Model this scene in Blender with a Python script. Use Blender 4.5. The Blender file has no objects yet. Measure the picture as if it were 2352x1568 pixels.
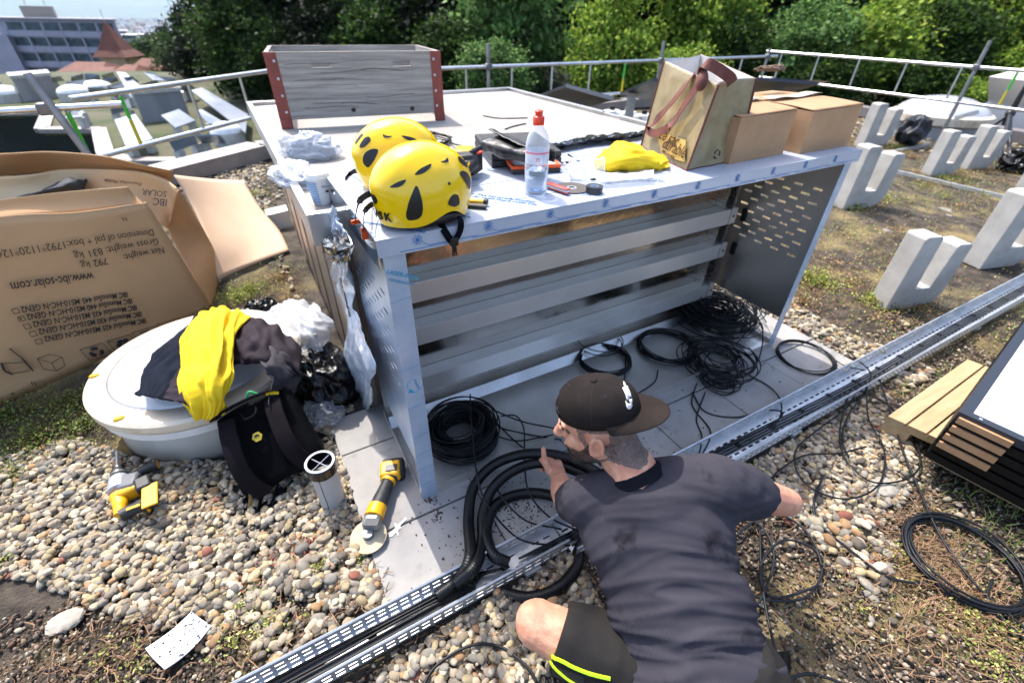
import bpy, bmesh, math, random
import numpy as np
from mathutils import Vector, Matrix, noise as mnoise
random.seed(7); RNG = np.random.default_rng(7)
R = math.radians; PI = math.pi
scene = bpy.context.scene; COL = scene.collection

# ---------------------------------------------------------------- camera
FPX, PW, PH = 1039.69, 2352.0, 1568.0
YAW, PITCH, ROLL = 0.5197, 0.6235, 0.0169
CAM = Vector((-0.2376, -1.0942, 1.5377))
FW = Vector((math.sin(YAW)*math.cos(PITCH), math.cos(YAW)*math.cos(PITCH), -math.sin(PITCH)))
_r = Vector((math.cos(YAW), -math.sin(YAW), 0)); _u = _r.cross(FW)
RT = math.cos(ROLL)*_r + math.sin(ROLL)*_u
UP = -math.sin(ROLL)*_r + math.cos(ROLL)*_u
cd = bpy.data.cameras.new('camera'); cam = bpy.data.objects.new('camera', cd); COL.objects.link(cam)
cam.matrix_world = Matrix(((RT.x,UP.x,-FW.x,CAM.x),(RT.y,UP.y,-FW.y,CAM.y),(RT.z,UP.z,-FW.z,CAM.z),(0,0,0,1)))
cd.sensor_width = 36; cd.lens = FPX/PW*36; cd.clip_start = 0.02; cd.clip_end = 60000
cd.dof.use_dof = True; cd.dof.focus_distance = 1.28; cd.dof.aperture_fstop = 2.6
scene.camera = cam

# ---------------------------------------------------------------- sky, sun, exposure
SUNV = Vector((-0.075, 0.604, 1.0)).normalized()
ELEV = math.asin(SUNV.z)
w = bpy.data.worlds.new('World'); scene.world = w; w.use_nodes = True
nt = w.node_tree; bgn = nt.nodes['Background']
sky = nt.nodes.new('ShaderNodeTexSky'); sky.sky_type = 'NISHITA'; sky.sun_disc = False
sky.sun_elevation = ELEV; sky.sun_rotation = math.atan2(SUNV.x, SUNV.y)
sky.air_density = 1.0; sky.dust_density = 3.0; sky.ozone_density = 1.0
nt.links.new(sky.outputs[0], bgn.inputs[0]); bgn.inputs[1].default_value = 0.15
sd = bpy.data.lights.new('sun', 'SUN'); sd.energy = 2.25; sd.angle = R(0.5); sd.color = (1.0, 0.955, 0.89)
so = bpy.data.objects.new('sun', sd); COL.objects.link(so)
so.rotation_euler = SUNV.to_track_quat('Z', 'Y').to_euler()
vs = scene.view_settings; vs.view_transform = 'Standard'; vs.look = 'None'; vs.exposure = 1.62; vs.gamma = 1
vs.use_curve_mapping = False
scene.cycles.max_bounces = 8; scene.cycles.transparent_max_bounces = 12

# ---------------------------------------------------------------- placing: a point of the photo (2352 wide) to a point of the place
def ray(x, y): return FW + RT*((x-PW/2)/FPX) - UP*((y-PH/2)/FPX)
def G(x, y, z=0.0):
    d = ray(x, y); return CAM + d*((z-CAM.z)/d.z)
def D(x, y, dep): return CAM + ray(x, y)*dep
def PY(x, y, Y):
    d = ray(x, y); return CAM + d*((Y-CAM.y)/d.y)
def PX(x, y, X):
    d = ray(x, y); return CAM + d*((X-CAM.x)/d.x)
def PL(x, y, p, n):
    d = ray(x, y); return CAM + d*((p-CAM).dot(n)/d.dot(n))
V = Vector

# ---------------------------------------------------------------- materials
def lin(h):
    h = h.lstrip('#'); o = []
    for i in (0, 2, 4):
        c = int(h[i:i+2], 16)/255; o.append(c/12.92 if c <= .04045 else ((c+.055)/1.055)**2.4)
    return (o[0], o[1], o[2], 1)
def col(c): return lin(c) if isinstance(c, str) else (c[0], c[1], c[2], 1)
MATS = {}
def mat(name, c, rough=.5, metal=0, c2=None, scale=20, detail=4, ramp=(.35, .65), bump=0, bscale=None, stretch=None,
        trans=0, ior=1.45, alpha=1, spec=None, sss=0, vary=0, coat=0, attr=None, transl=0, noise_rough=0, c3=None, scale3=4, ramp3=(.55, .7), bump_dist=.01):
    if name in MATS: return MATS[name]
    m = bpy.data.materials.new(name); m.use_nodes = True; n = m.node_tree.nodes; l = m.node_tree.links
    b = n['Principled BSDF']; MATS[name] = m
    b.inputs['Base Color'].default_value = col(c); b.inputs['Roughness'].default_value = rough; b.inputs['Metallic'].default_value = metal
    if trans: b.inputs['Transmission Weight'].default_value = trans; b.inputs['IOR'].default_value = ior
    if alpha < 1: b.inputs['Alpha'].default_value = alpha
    if spec is not None: b.inputs['Specular IOR Level'].default_value = spec
    if sss:
        b.inputs['Subsurface Weight'].default_value = sss; b.inputs['Subsurface Radius'].default_value = (.008, .003, .0015); b.inputs['Subsurface Scale'].default_value = 1
    if coat: b.inputs['Coat Weight'].default_value = coat; b.inputs['Coat Roughness'].default_value = .15
    tc = n.new('ShaderNodeTexCoord'); vec = tc.outputs['Object']
    if stretch:
        mp = n.new('ShaderNodeMapping'); mp.inputs['Scale'].default_value = stretch; l.new(vec, mp.inputs[0]); vec = mp.outputs[0]
    cur = None
    def nz(s, d):
        t = n.new('ShaderNodeTexNoise'); t.inputs['Scale'].default_value = s; t.inputs['Detail'].default_value = d; t.inputs['Roughness'].default_value = .6
        l.new(vec, t.inputs['Vector']); return t
    def rmp(src, a, bb):
        r = n.new('ShaderNodeMapRange'); r.inputs[1].default_value = a; r.inputs[2].default_value = bb; l.new(src, r.inputs[0]); return r.outputs[0]
    def mix(f, a, bb, blend='MIX'):
        x = n.new('ShaderNodeMix'); x.data_type = 'RGBA'; x.blend_type = blend
        if isinstance(f, float): x.inputs[0].default_value = f
        else: l.new(f, x.inputs[0])
        for s, i in ((a, 6), (bb, 7)):
            if isinstance(s, tuple): x.inputs[i].default_value = s
            else: l.new(s, x.inputs[i])
        return x.outputs[2]
    base = col(c)
    if attr:
        at = n.new('ShaderNodeAttribute'); at.attribute_name = attr; cur = at.outputs['Color']
    if c2 is not None:
        t = nz(scale, detail); cur = mix(rmp(t.outputs['Fac'], *ramp), cur if cur is not None else base, col(c2), 'MULTIPLY' if attr else 'MIX')
        if noise_rough:
            r = n.new('ShaderNodeMapRange'); r.inputs[3].default_value = rough-noise_rough; r.inputs[4].default_value = rough+noise_rough
            l.new(t.outputs['Fac'], r.inputs[0]); l.new(r.outputs[0], b.inputs['Roughness'])
    if c3 is not None:
        t3 = nz(scale3, 5); cur = mix(rmp(t3.outputs['Fac'], *ramp3), cur if cur is not None else base, col(c3))
    if vary:
        oi = n.new('ShaderNodeObjectInfo'); hs = n.new('ShaderNodeHueSaturation')
        r = n.new('ShaderNodeMapRange'); r.inputs[3].default_value = 1-vary; r.inputs[4].default_value = 1+vary; l.new(oi.outputs['Random'], r.inputs[0])
        l.new(r.outputs[0], hs.inputs['Value'])
        if cur is None: hs.inputs['Color'].default_value = base
        else: l.new(cur, hs.inputs['Color'])
        cur = hs.outputs[0]
    if cur is not None: l.new(cur, b.inputs['Base Color'])
    if bump:
        tb = nz(bscale or scale, 6); bp = n.new('ShaderNodeBump'); bp.inputs['Strength'].default_value = bump; bp.inputs['Distance'].default_value = bump_dist
        l.new(tb.outputs['Fac'], bp.inputs['Height']); l.new(bp.outputs[0], b.inputs['Normal'])
    if transl:
        tr = n.new('ShaderNodeBsdfTranslucent'); mx = n.new('ShaderNodeMixShader'); mx.inputs[0].default_value = transl
        if cur is not None: l.new(cur, tr.inputs[0])
        else: tr.inputs[0].default_value = base
        l.new(b.outputs[0], mx.inputs[1]); l.new(tr.outputs[0], mx.inputs[2]); l.new(mx.outputs[0], n['Material Output'].inputs[0])
    return m
def clear_film(name, tint, opac, rough=.12):
    """thin see-through plastic sheet: part clear, part milky gloss"""
    if name in MATS: return MATS[name]
    m = bpy.data.materials.new(name); m.use_nodes = True; n = m.node_tree.nodes; l = m.node_tree.links; MATS[name] = m
    b = n['Principled BSDF']; b.inputs['Base Color'].default_value = col(tint); b.inputs['Roughness'].default_value = rough
    t = n.new('ShaderNodeBsdfTransparent'); mx = n.new('ShaderNodeMixShader')
    lw = n.new('ShaderNodeLayerWeight'); lw.inputs[0].default_value = .35
    r = n.new('ShaderNodeMapRange'); r.inputs[3].default_value = opac; r.inputs[4].default_value = min(1, opac+.55); l.new(lw.outputs['Facing'], r.inputs[0])
    l.new(r.outputs[0], mx.inputs[0]); l.new(t.outputs[0], mx.inputs[1]); l.new(b.outputs[0], mx.inputs[2]); l.new(mx.outputs[0], n['Material Output'].inputs[0])
    return m

# ---------------------------------------------------------------- mesh helpers
def catmull(pts, n):
    """n samples per span through 3-D points"""
    P = [V(p) for p in pts]
    if len(P) < 3: 
        return [P[0].lerp(P[-1], i/n) for i in range(n+1)]
    P = [P[0]*2-P[1]] + P + [P[-1]*2-P[-2]]; out = []
    for i in range(1, len(P)-2):
        a, b, c, d = P[i-1], P[i], P[i+1], P[i+2]
        for k in range(n):
            t = k/n
            out.append(.5*((2*b)+(c-a)*t+(2*a-5*b+4*c-d)*t*t+(3*b-a-3*c+d)*t**3))
    out.append(P[-2]); return out
def frames(pts):
    fr = []; n = len(pts); t0 = (pts[1]-pts[0]).normalized()
    a = V((0, 0, 1)) if abs(t0.z) < .9 else V((1, 0, 0)); u = (a-t0*a.dot(t0)).normalized()
    for i in range(n):
        t = (pts[min(i+1, n-1)]-pts[max(i-1, 0)])
        t = t.normalized() if t.length > 1e-9 else t0
        u = u-t*u.dot(t)
        u = u.normalized() if u.length > 1e-6 else t.orthogonal().normalized()
        fr.append((t, u, t.cross(u))); t0 = t
    return fr
class MB:
    def __init__(s): s.v = []; s.f = []
    def box(s, a, b, M=None):
        a, b = V(a), V(b); k = len(s.v)
        for z in (a.z, b.z):
            for x, y in ((a.x, a.y), (b.x, a.y), (b.x, b.y), (a.x, b.y)):
                p = V((x, y, z)); s.v.append(M @ p if M else p)
        s.f += [tuple(k+i for i in q) for q in ((3,2,1,0),(4,5,6,7),(0,1,5,4),(1,2,6,5),(2,3,7,6),(3,0,4,7))]; return s
    def bar(s, p, q, w, h, upv=(0, 0, 1)):
        p, q = V(p), V(q); t = (q-p).normalized(); u = V(upv); u = u-t*u.dot(t)
        u = u.normalized() if u.length > 1e-6 else t.orthogonal().normalized(); x = t.cross(u); k = len(s.v)
        for c in (p, q):
            for i, j in ((-1, -1), (1, -1), (1, 1), (-1, 1)): s.v.append(c+x*(i*w/2)+u*(j*h/2))
        s.f += [tuple(k+i for i in q_) for q_ in ((3,2,1,0),(4,5,6,7),(0,1,5,4),(1,2,6,5),(2,3,7,6),(3,0,4,7))]; return s
    def tube(s, pts, r, n=8, cap=True, flat=1.0):
        pts = [V(p) for p in pts]; fr = frames(pts); k = len(s.v); m = len(pts)
        for i, (p, (t, u, b)) in enumerate(zip(pts, fr)):
            rr = r[i] if isinstance(r, (list, tuple)) else r
            for j in range(n):
                a = 2*PI*j/n; s.v.append(p+u*(math.cos(a)*rr*flat)+b*(math.sin(a)*rr))
        for i in range(m-1):
            for j in range(n):
                j2 = (j+1) % n; s.f.append((k+i*n+j, k+i*n+j2, k+(i+1)*n+j2, k+(i+1)*n+j))
        if cap: s.f.append(tuple(k+j for j in range(n-1, -1, -1))); s.f.append(tuple(k+(m-1)*n+j for j in range(n)))
        return s
    def strap(s, pts, w, th, side=(1, 0, 0)):
        """flat band along points, width along side"""
        pts = [V(p) for p in pts]; fr = frames(pts); k = len(s.v); m = len(pts); sd_ = V(side)
        for i, (p, (t, u, b)) in enumerate(zip(pts, fr)):
            x = sd_[i] if isinstance(side, list) and isinstance(side[0], V) else sd_
            x = x-t*x.dot(t); x = x.normalized() if x.length > 1e-6 else u; y = t.cross(x)
            for a, b2 in ((-1, -1), (1, -1), (1, 1), (-1, 1)): s.v.append(p+x*(a*w/2)+y*(b2*th/2))
        for i in range(m-1):
            for j in range(4):
                j2 = (j+1) % 4; s.f.append((k+i*4+j, k+i*4+j2, k+(i+1)*4+j2, k+(i+1)*4+j))
        s.f.append((k+3, k+2, k+1, k)); e = k+(m-1)*4; s.f.append((e, e+1, e+2, e+3)); return s
    def lathe(s, prof, n=32, M=None, cap=True, sx=1, sy=1):
        k = len(s.v); m = len(prof)
        for r_, z in prof:
            for j in range(n):
                a = 2*PI*j/n; p = V((math.cos(a)*r_*sx, math.sin(a)*r_*sy, z)); s.v.append(M @ p if M else p)
        for i in range(m-1):
            for j in range(n):
                j2 = (j+1) % n; s.f.append((k+i*n+j, k+i*n+j2, k+(i+1)*n+j2, k+(i+1)*n+j))
        if cap: s.f.append(tuple(k+j for j in range(n-1, -1, -1))); s.f.append(tuple(k+(m-1)*n+j for j in range(n)))
        return s
    def prism(s, poly, ext):
        """closed 3-D polygon extruded by a vector"""
        k = len(s.v); n = len(poly); e = V(ext); s.v += [V(p) for p in poly]+[V(p)+e for p in poly]
        s.f.append(tuple(range(k+n-1, k-1, -1))); s.f.append(tuple(range(k+n, k+2*n)))
        for i in range(n): j = (i+1) % n; s.f.append((k+i, k+j, k+n+j, k+n+i))
        return s
    def grid(s, rows, close=False):
        k = len(s.v); m = len(rows); n = len(rows[0])
        for r_ in rows: s.v += [V(p) for p in r_]
        for i in range(m-1):
            for j in range(n if close else n-1):
                j2 = (j+1) % n; s.f.append((k+i*n+j, k+i*n+j2, k+(i+1)*n+j2, k+(i+1)*n+j))
        return s
    def ell(s, c, rad, M=None, n=16, m=10):
        k = len(s.v); c = V(c); rx, ry, rz = rad if isinstance(rad, (tuple, list)) else (rad,)*3
        for i in range(1, m):
            th = PI*i/m
            for j in range(n):
                a = 2*PI*j/n; p = V((rx*math.sin(th)*math.cos(a), ry*math.sin(th)*math.sin(a), rz*math.cos(th))); s.v.append(c+(M @ p if M else p))
        for z in (rz, -rz): p = V((0, 0, z)); s.v.append(c+(M @ p if M else p))
        t, b = len(s.v)-2, len(s.v)-1
        for i in range(m-2):
            for j in range(n): j2 = (j+1) % n; s.f.append((k+i*n+j, k+(i+1)*n+j, k+(i+1)*n+j2, k+i*n+j2))
        for j in range(n): j2 = (j+1) % n; s.f.append((t, k+j, k+j2)); s.f.append((b, k+(m-2)*n+j2, k+(m-2)*n+j))
        return s
    def cone(s, p, q, r0, r1, n=14):
        """capsule between two points with two radii"""
        p, q = V(p), V(q); L = (q-p).length; t = (q-p)/max(L, 1e-9); pts = []; rs = []
        for a in (-80, -55, -30, 0): pts.append(p+t*(math.sin(R(a))*r0)); rs.append(math.cos(R(a))*r0)
        for a in (0, 30, 55, 80): pts.append(q+t*(math.sin(R(a))*r1)); rs.append(math.cos(R(a))*r1)
        return s.tube(pts, rs, n)
    def build(s, name, m, parent=None, smooth=40, bevel=0, local=False, solid=0, sub=0, recalc=True, offset=0):
        off = V((0, 0, 0))
        vs_ = s.v
        if parent is not None and not local:
            o = parent
            while o is not None: off += o.location; o = o.parent
        elif parent is None and not local:
            a = np.array([tuple(p) for p in vs_]); off = V((float((a[:,0].min()+a[:,0].max())/2), float((a[:,1].min()+a[:,1].max())/2), float(a[:,2].min())))
        me = bpy.data.meshes.new(name); me.from_pydata([tuple(p-off) for p in vs_], [], s.f)
        if recalc:
            bm = bmesh.new(); bm.from_mesh(me); bmesh.ops.recalc_face_normals(bm, faces=bm.faces); bm.to_mesh(me); bm.free()
        if m is not None: me.materials.append(m)
        if smooth:
            me.polygons.foreach_set('use_smooth', [True]*len(me.polygons))
            if smooth < 180: me.set_sharp_from_angle(angle=R(smooth))
        ob = bpy.data.objects.new(name, me); COL.objects.link(ob)
        if parent is not None: ob.parent = parent
        else: ob.location = off
        if solid:
            md = ob.modifiers.new('solid', 'SOLIDIFY'); md.thickness = solid; md.offset = offset
        if sub: md = ob.modifiers.new('sub', 'SUBSURF'); md.levels = md.render_levels = sub
        if bevel:
            md = ob.modifiers.new('bevel', 'BEVEL'); md.width = bevel; md.segments = 2; md.limit_method = 'ANGLE'; md.angle_limit = R(35)
        return ob
def tag(o, label=None, cat=None, group=None, kind=None):
    if label: o['label'] = label
    if cat: o['category'] = cat
    if group: o['group'] = group
    if kind: o['kind'] = kind
    return o
def thing(name, label, cat, loc, group=None, M=None):
    o = bpy.data.objects.new(name, None); COL.objects.link(o); o.empty_display_size = .05; o.location = V(loc)
    if M is not None: o.rotation_euler = M.to_euler()
    return tag(o, label, cat, group)
def axes(x, y=None, z=None):
    """3x3 from an x direction and an approximate z"""
    x = V(x).normalized(); z = V(z or (0, 0, 1)); z = (z-x*z.dot(x)).normalized(); y = z.cross(x)
    return Matrix((x, y, z)).transposed()
def fr4(loc, M3): return Matrix.Translation(V(loc)) @ M3.to_4x4()
def copy_tree(o, parent=None):
    c = o.copy(); COL.objects.link(c); c.parent = parent
    for ch in list(o.children): copy_tree(ch, c)
    return c
def sheet(rows, ni, nj, folds=0, fscale=(3, 12), seed=0, crumple=0, cscale=12):
    """loft through rows of control points; fold and crumple it along its normal; returns a grid of points"""
    rr = [catmull(r_, nj) for r_ in rows]; ncol = len(rr[0])
    cols = [catmull([rr[i][j] for i in range(len(rr))], ni) for j in range(ncol)]
    g = [[cols[j][i] for j in range(ncol)] for i in range(len(cols[0]))]
    if not folds and not crumple: return g
    m, n = len(g), len(g[0]); out = []
    for i in range(m):
        o = []
        for j in range(n):
            a = g[min(i+1, m-1)][j]-g[max(i-1, 0)][j]; b = g[i][min(j+1, n-1)]-g[i][max(j-1, 0)]; nn = a.cross(b)
            nn = nn.normalized() if nn.length > 1e-12 else V((0, 0, 1))
            u, v_ = i/(m-1), j/(n-1); d = 0
            if folds:
                wv = mnoise.noise(V((u*2, v_*2, seed+7)))*.5
                q = mnoise.noise(V((u*fscale[0]+wv, v_*fscale[1]+wv*3, seed)))
                q2 = mnoise.noise(V((u*fscale[0]*2+4, v_*fscale[1]*1.7+9, seed+3)))
                d += folds*((1-abs(q)*2.6)*.8+q2*.6)
            if crumple:
                p = g[i][j]*cscale+V((seed*3.1, 0, 0))
                d += crumple*(abs(mnoise.noise(p))*2-.6+abs(mnoise.noise(p*2.3))*.9-.3)
            o.append(g[i][j]+nn*d)
        out.append(o)
    return out
FONT = None
def lettering(txt, size, o, ax, ay, m, parent, name='lettering', lift=.0015, extr=.0004, align='LEFT', shear=0, space=1, bold=0):
    cu = bpy.data.curves.new(name, 'FONT'); cu.body = txt; cu.size = size; cu.extrude = extr; cu.align_x = align; cu.shear = shear; cu.space_character = space; cu.offset = bold
    cu.resolution_u = 3
    tmp = bpy.data.objects.new(name, cu); COL.objects.link(tmp)
    bpy.context.view_layer.update()
    dg = bpy.context.evaluated_depsgraph_get(); me = bpy.data.meshes.new_from_object(tmp.evaluated_get(dg))
    bpy.data.objects.remove(tmp)
    ax = V(ax).normalized(); ay = V(ay); ay = (ay-ax*ay.dot(ax)).normalized(); az = ax.cross(ay)
    off = V((0, 0, 0)); p_ = parent
    M4 = Matrix((ax, ay, az)).transposed().to_4x4(); M4.translation = V(o)+az*lift
    while p_ is not None: off += p_.location; p_ = p_.parent
    me.transform(Matrix.Translation(-off) @ M4); me.materials.clear(); me.materials.append(m)
    ob = bpy.data.objects.new(name, me); COL.objects.link(ob); ob.parent = parent; return ob
def evalmesh(ob, name):
    bpy.context.view_layer.update(); dg = bpy.context.evaluated_depsgraph_get()
    me = bpy.data.meshes.new_from_object(ob.evaluated_get(dg)); me.name = name; return me
def remeshed(mb, voxel, smooth=6, fac=.5):
    """fuse overlapping shapes into one continuous skin; returns a mesh"""
    ob = mb.build('fuse', None, local=True, smooth=0)
    md = ob.modifiers.new('r', 'REMESH'); md.mode = 'VOXEL'; md.voxel_size = voxel
    if smooth: sm = ob.modifiers.new('s', 'SMOOTH'); sm.iterations = smooth; sm.factor = fac
    me = evalmesh(ob, 'fused'); old = ob.data; bpy.data.objects.remove(ob); bpy.data.meshes.remove(old); return me
def from_mesh(me, name, m, parent, off=None):
    if off is not None: me.transform(Matrix.Translation(-V(off)))
    me.materials.clear(); me.materials.append(m); me.polygons.foreach_set('use_smooth', [True]*len(me.polygons))
    me.name = name; ob = bpy.data.objects.new(name, me); COL.objects.link(ob)
    if parent is not None: ob.parent = parent
    return ob
def inpoly(x, y, poly):
    c = False; n = len(poly)
    for i in range(n):
        x1, y1 = poly[i]; x2, y2 = poly[i-1]
        if (y1 > y) != (y2 > y) and x < (x2-x1)*(y-y1)/(y2-y1)+x1: c = not c
    return c
def bulk(name, base_v, base_f, xf, colors, m, smooth=True):
    """many small copies of one shape baked into ONE mesh; xf = (n,3,3) and (n,3)"""
    A, T = xf; n = len(A); bv = np.asarray(base_v, float); bf = np.asarray(base_f, int); nv = len(bv); nf = len(bf); fs = bf.shape[1]
    P = np.einsum('nij,vj->nvi', A, bv)+T[:, None, :]
    F = (bf[None]+(np.arange(n)*nv)[:, None, None]).reshape(-1)
    me = bpy.data.meshes.new(name); me.vertices.add(n*nv); me.vertices.foreach_set('co', P.reshape(-1).astype(np.float32))
    me.loops.add(n*nf*fs); me.loops.foreach_set('vertex_index', F.astype(np.int32))
    me.polygons.add(n*nf); me.polygons.foreach_set('loop_start', (np.arange(n*nf)*fs).astype(np.int32))
    me.update(calc_edges=True)
    if smooth: me.polygons.foreach_set('use_smooth', [True]*(n*nf))
    ca = me.color_attributes.new('tint', 'FLOAT_COLOR', 'POINT')
    cc = np.ones((n, nv, 4), np.float32); cc[:, :, :3] = colors[:, None, :]; ca.data.foreach_set('color', cc.reshape(-1))
    me.materials.append(m); ob = bpy.data.objects.new(name, me); COL.objects.link(ob); return ob
def rot_rand(n, flat=False, tilt=.35):
    a = RNG.uniform(0, 2*PI, n); ca, sa = np.cos(a), np.sin(a); Z = np.zeros(n); O = np.ones(n)
    Rz = np.stack([np.stack([ca, -sa, Z], -1), np.stack([sa, ca, Z], -1), np.stack([Z, Z, O], -1)], 1)
    t1 = RNG.normal(0, tilt, n); t2 = RNG.normal(0, tilt, n)
    c1, s1, c2, s2 = np.cos(t1), np.sin(t1), np.cos(t2), np.sin(t2)
    Rx = np.stack([np.stack([O, Z, Z], -1), np.stack([Z, c1, -s1], -1), np.stack([Z, s1, c1], -1)], 1)
    Ry = np.stack([np.stack([c2, Z, s2], -1), np.stack([Z, O, Z], -1), np.stack([-s2, Z, c2], -1)], 1)
    return Rx @ Ry @ Rz
def ico(sub):
    bm = bmesh.new(); bmesh.ops.create_icosphere(bm, subdivisions=sub, radius=1); bm.verts.ensure_lookup_table()
    v_ = [tuple(p.co) for p in bm.verts]; f_ = [tuple(p.index for p in q.verts) for q in bm.faces]; bm.free(); return v_, f_

# ================================================================ SETTING: terrain, roof, town
M_soil = mat('soil', '#53493e', .95, c2='#2b241d', scale=9, detail=10, ramp=(.42, .6), bump=1, bscale=95, c3='#86764f', scale3=2.2, ramp3=(.5, .66), bump_dist=.02)
M_conc = mat('concrete', '#8d8a86', .85, c2='#7a7773', scale=5, detail=8, bump=.15, bscale=160, c3='#9a968f', scale3=1.5)
M_concl = mat('pale concrete', '#b9b6b0', .8, c2='#a39f98', scale=7, detail=8, bump=.2, bscale=120)
M_galv = mat('galvanised steel', '#cfd0d1', .36, .65, c2='#b2b5b8', scale=14, detail=5, noise_rough=.12)
M_railm = mat('aluminium tube', '#d6d7d8', .32, 1, c2='#bfc2c4', scale=9)
M_alu = mat('brushed aluminium', '#d8d6d2', .27, 1, c2='#bcb9b4', scale=6, detail=6, stretch=(1, 1, 18), noise_rough=.07)
M_alup = mat('aluminium panel', '#cfccc8', .36, 1, c2='#b4b0ab', scale=3, detail=5, noise_rough=.08)
M_white = mat('white plastic', '#e2e2e0', .35, c2='#d2d2ce', scale=6)
M_dark = mat('black rubber', '#08090b', .55)
M_blackp = mat('black plastic', '#0a0b0d', .38)

# terrain: one sheet out to the horizon; a wooded bank rises behind the roof, the valley lies to the left
def terr(x, y):
    d = math.hypot(x, y); az = math.atan2(x, y)
    val = -6-min(1, max(0, (d-60)/900))*62
    bank = -5+max(0, d-13)*.33
    bank = min(bank, 14)
    t = (az-R(-1))/R(9)
    t = max(0, min(1, t)); t = t*t*(3-2*t)
    far = max(0, min(1, (d-150)/300)); t *= 1-far
    return val*(1-t)+bank*t
tm = MB(); rows = []
for d in [9, 12, 15, 19, 24, 30, 38, 50, 70, 100, 150, 220, 330, 500, 800, 1300, 2200, 4000, 8000, 16000]:
    rows.append([V((d*math.sin(a), d*math.cos(a), terr(d*math.sin(a), d*math.cos(a)) if d > 9 else -7)) for a in [R(k) for k in range(-100, 141, 5)]])
tm.grid(rows)
tag(tm.build('terrain', mat('valley ground', '#232a18', .95, c2='#39402a', scale=.02, detail=8)), kind='structure')
hm = MB(); rows = []
for k, (dist, h0, hv) in enumerate([(7000, -70, 0), (8500, 20, 40), (11000, 60, 190), (13000, -60, 0)]):
    rows.append([V((dist*math.sin(R(a)), dist*math.cos(R(a)), h0+hv*(.5+.9*mnoise.noise(V((a*.11, k*.0+2.3, 0)))+.3*mnoise.noise(V((a*.4, 5, k))))+(200/(1+math.exp(-(a+17)/2.5))*(1+.25*mnoise.noise(V((a*.17, 8, 0)))+.12*mnoise.noise(V((a*.6, 3, 0)))) if k == 2 else 0))) for a in range(-70, 100, 1)])
hm.grid(rows)
tag(hm.build('hills', mat('wooded hills', '#33472f', .95, c2='#4a5b3c', scale=.002)), kind='structure')

# the far town: a mass of small pale blocks
n = 1700; A = np.zeros((n, 3, 3)); T = np.zeros((n, 3)); cc = np.zeros((n, 3))
for i in range(n):
    az = R(RNG.uniform(-36, 5)); d = 420+5200*RNG.random()**1.5; x, y = d*math.sin(az), d*math.cos(az)
    sx, sy, sz = RNG.uniform(8, 26), RNG.uniform(8, 20), RNG.uniform(8, 20)
    A[i] = np.diag([sx/2, sy/2, sz]); T[i] = (x, y, terr(x, y)-2)
    g = RNG.uniform(.3, .7); cc[i] = (g, g*RNG.uniform(.86, 1), g*RNG.uniform(.75, .98)) if RNG.random() > .25 else (.3, .14, .1)
bxv = [(-1,-1,0),(1,-1,0),(1,1,0),(-1,1,0),(-1,-1,1),(1,-1,1),(1,1,1),(-1,1,1)]; bxf = [(3,2,1,0),(4,5,6,7),(0,1,5,4),(1,2,6,5),(2,3,7,6),(3,0,4,7)]
tag(bulk('town_houses', bxv, bxf, (A, T), cc, mat('town walls', '#aaaaaa', .8, attr='tint'), False), 'far town of small pale blocks spread across the hazy valley floor', 'town', kind='stuff')

# the roof we stand on
roof_poly = [(-7, .6), (-1.75, 4.55), (-.05, 5.82), (2.5, 6.3), (7, 6.9), (10.9, 6.7), (10.7, 4.2), (10.3, -4), (-7, -5)]
rb = MB().prism([V((x, y, -.35)) for x, y in roof_poly], (0, 0, .335))
# fine top sheet with its own small unevenness
gx = np.arange(-4, 11.2, .09); gy = np.arange(-3, 7.2, .09); gm = MB(); idx = {}
for i, x in enumerate(gx):
    for j, y in enumerate(gy):
        if inpoly(x, y, roof_poly):
            idx[i, j] = len(gm.v); gm.v.append(V((x, y, -.006+.012*mnoise.noise(V((x*2.3, y*2.3, 0)))+.008*mnoise.noise(V((x*9, y*9, 3))))))
for (i, j), k in idx.items():
    if (i+1, j) in idx and (i, j+1) in idx and (i+1, j+1) in idx: gm.f.append((k, idx[i+1, j], idx[i+1, j+1], idx[i, j+1]))
tag(gm.build('roof_ground', M_soil), kind='structure')
tag(rb.build('roof_slab', M_conc, smooth=0), kind='structure')
M_cop = mat('coping metal', '#8b8583', .5, .4, c2='#7a7472', scale=4)
cp = MB()
for a, b in ((0, 1), (1, 2), (2, 3), (3, 4), (4, 5), (5, 6), (6, 7)):
    p, q = V((*roof_poly[a], .10)), V((*roof_poly[b], .10)); cp.bar(p, q, .36 if a < 2 else .3, .16)
tag(cp.build('parapet', M_cop, smooth=0), 'brown grey sheet metal coping along the edge of the green roof', 'parapet')

# paving in front of and under the steel bench
pv = MB(); random.seed(3)
for i in range(6):
    xs = [-.235, .2, .64, 1.08, 1.515, 1.95, 2.4]
    for y0, y1 in ((-.335, -.07), (-.065, .36), (.365, .6)):
        e = random.uniform(-.0015, .0015); pv.box((xs[i]+.002, y0, -.04), (xs[i+1]-.002, y1-.002, .012+e))
tag(pv.build('paving', mat('paver', '#9b9893', .85, c2='#858280', scale=4, detail=9, bump=.12, bscale=220, c3='#73706b', scale3=11, ramp3=(.6, .75)), bevel=.003), kind='structure')

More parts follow.
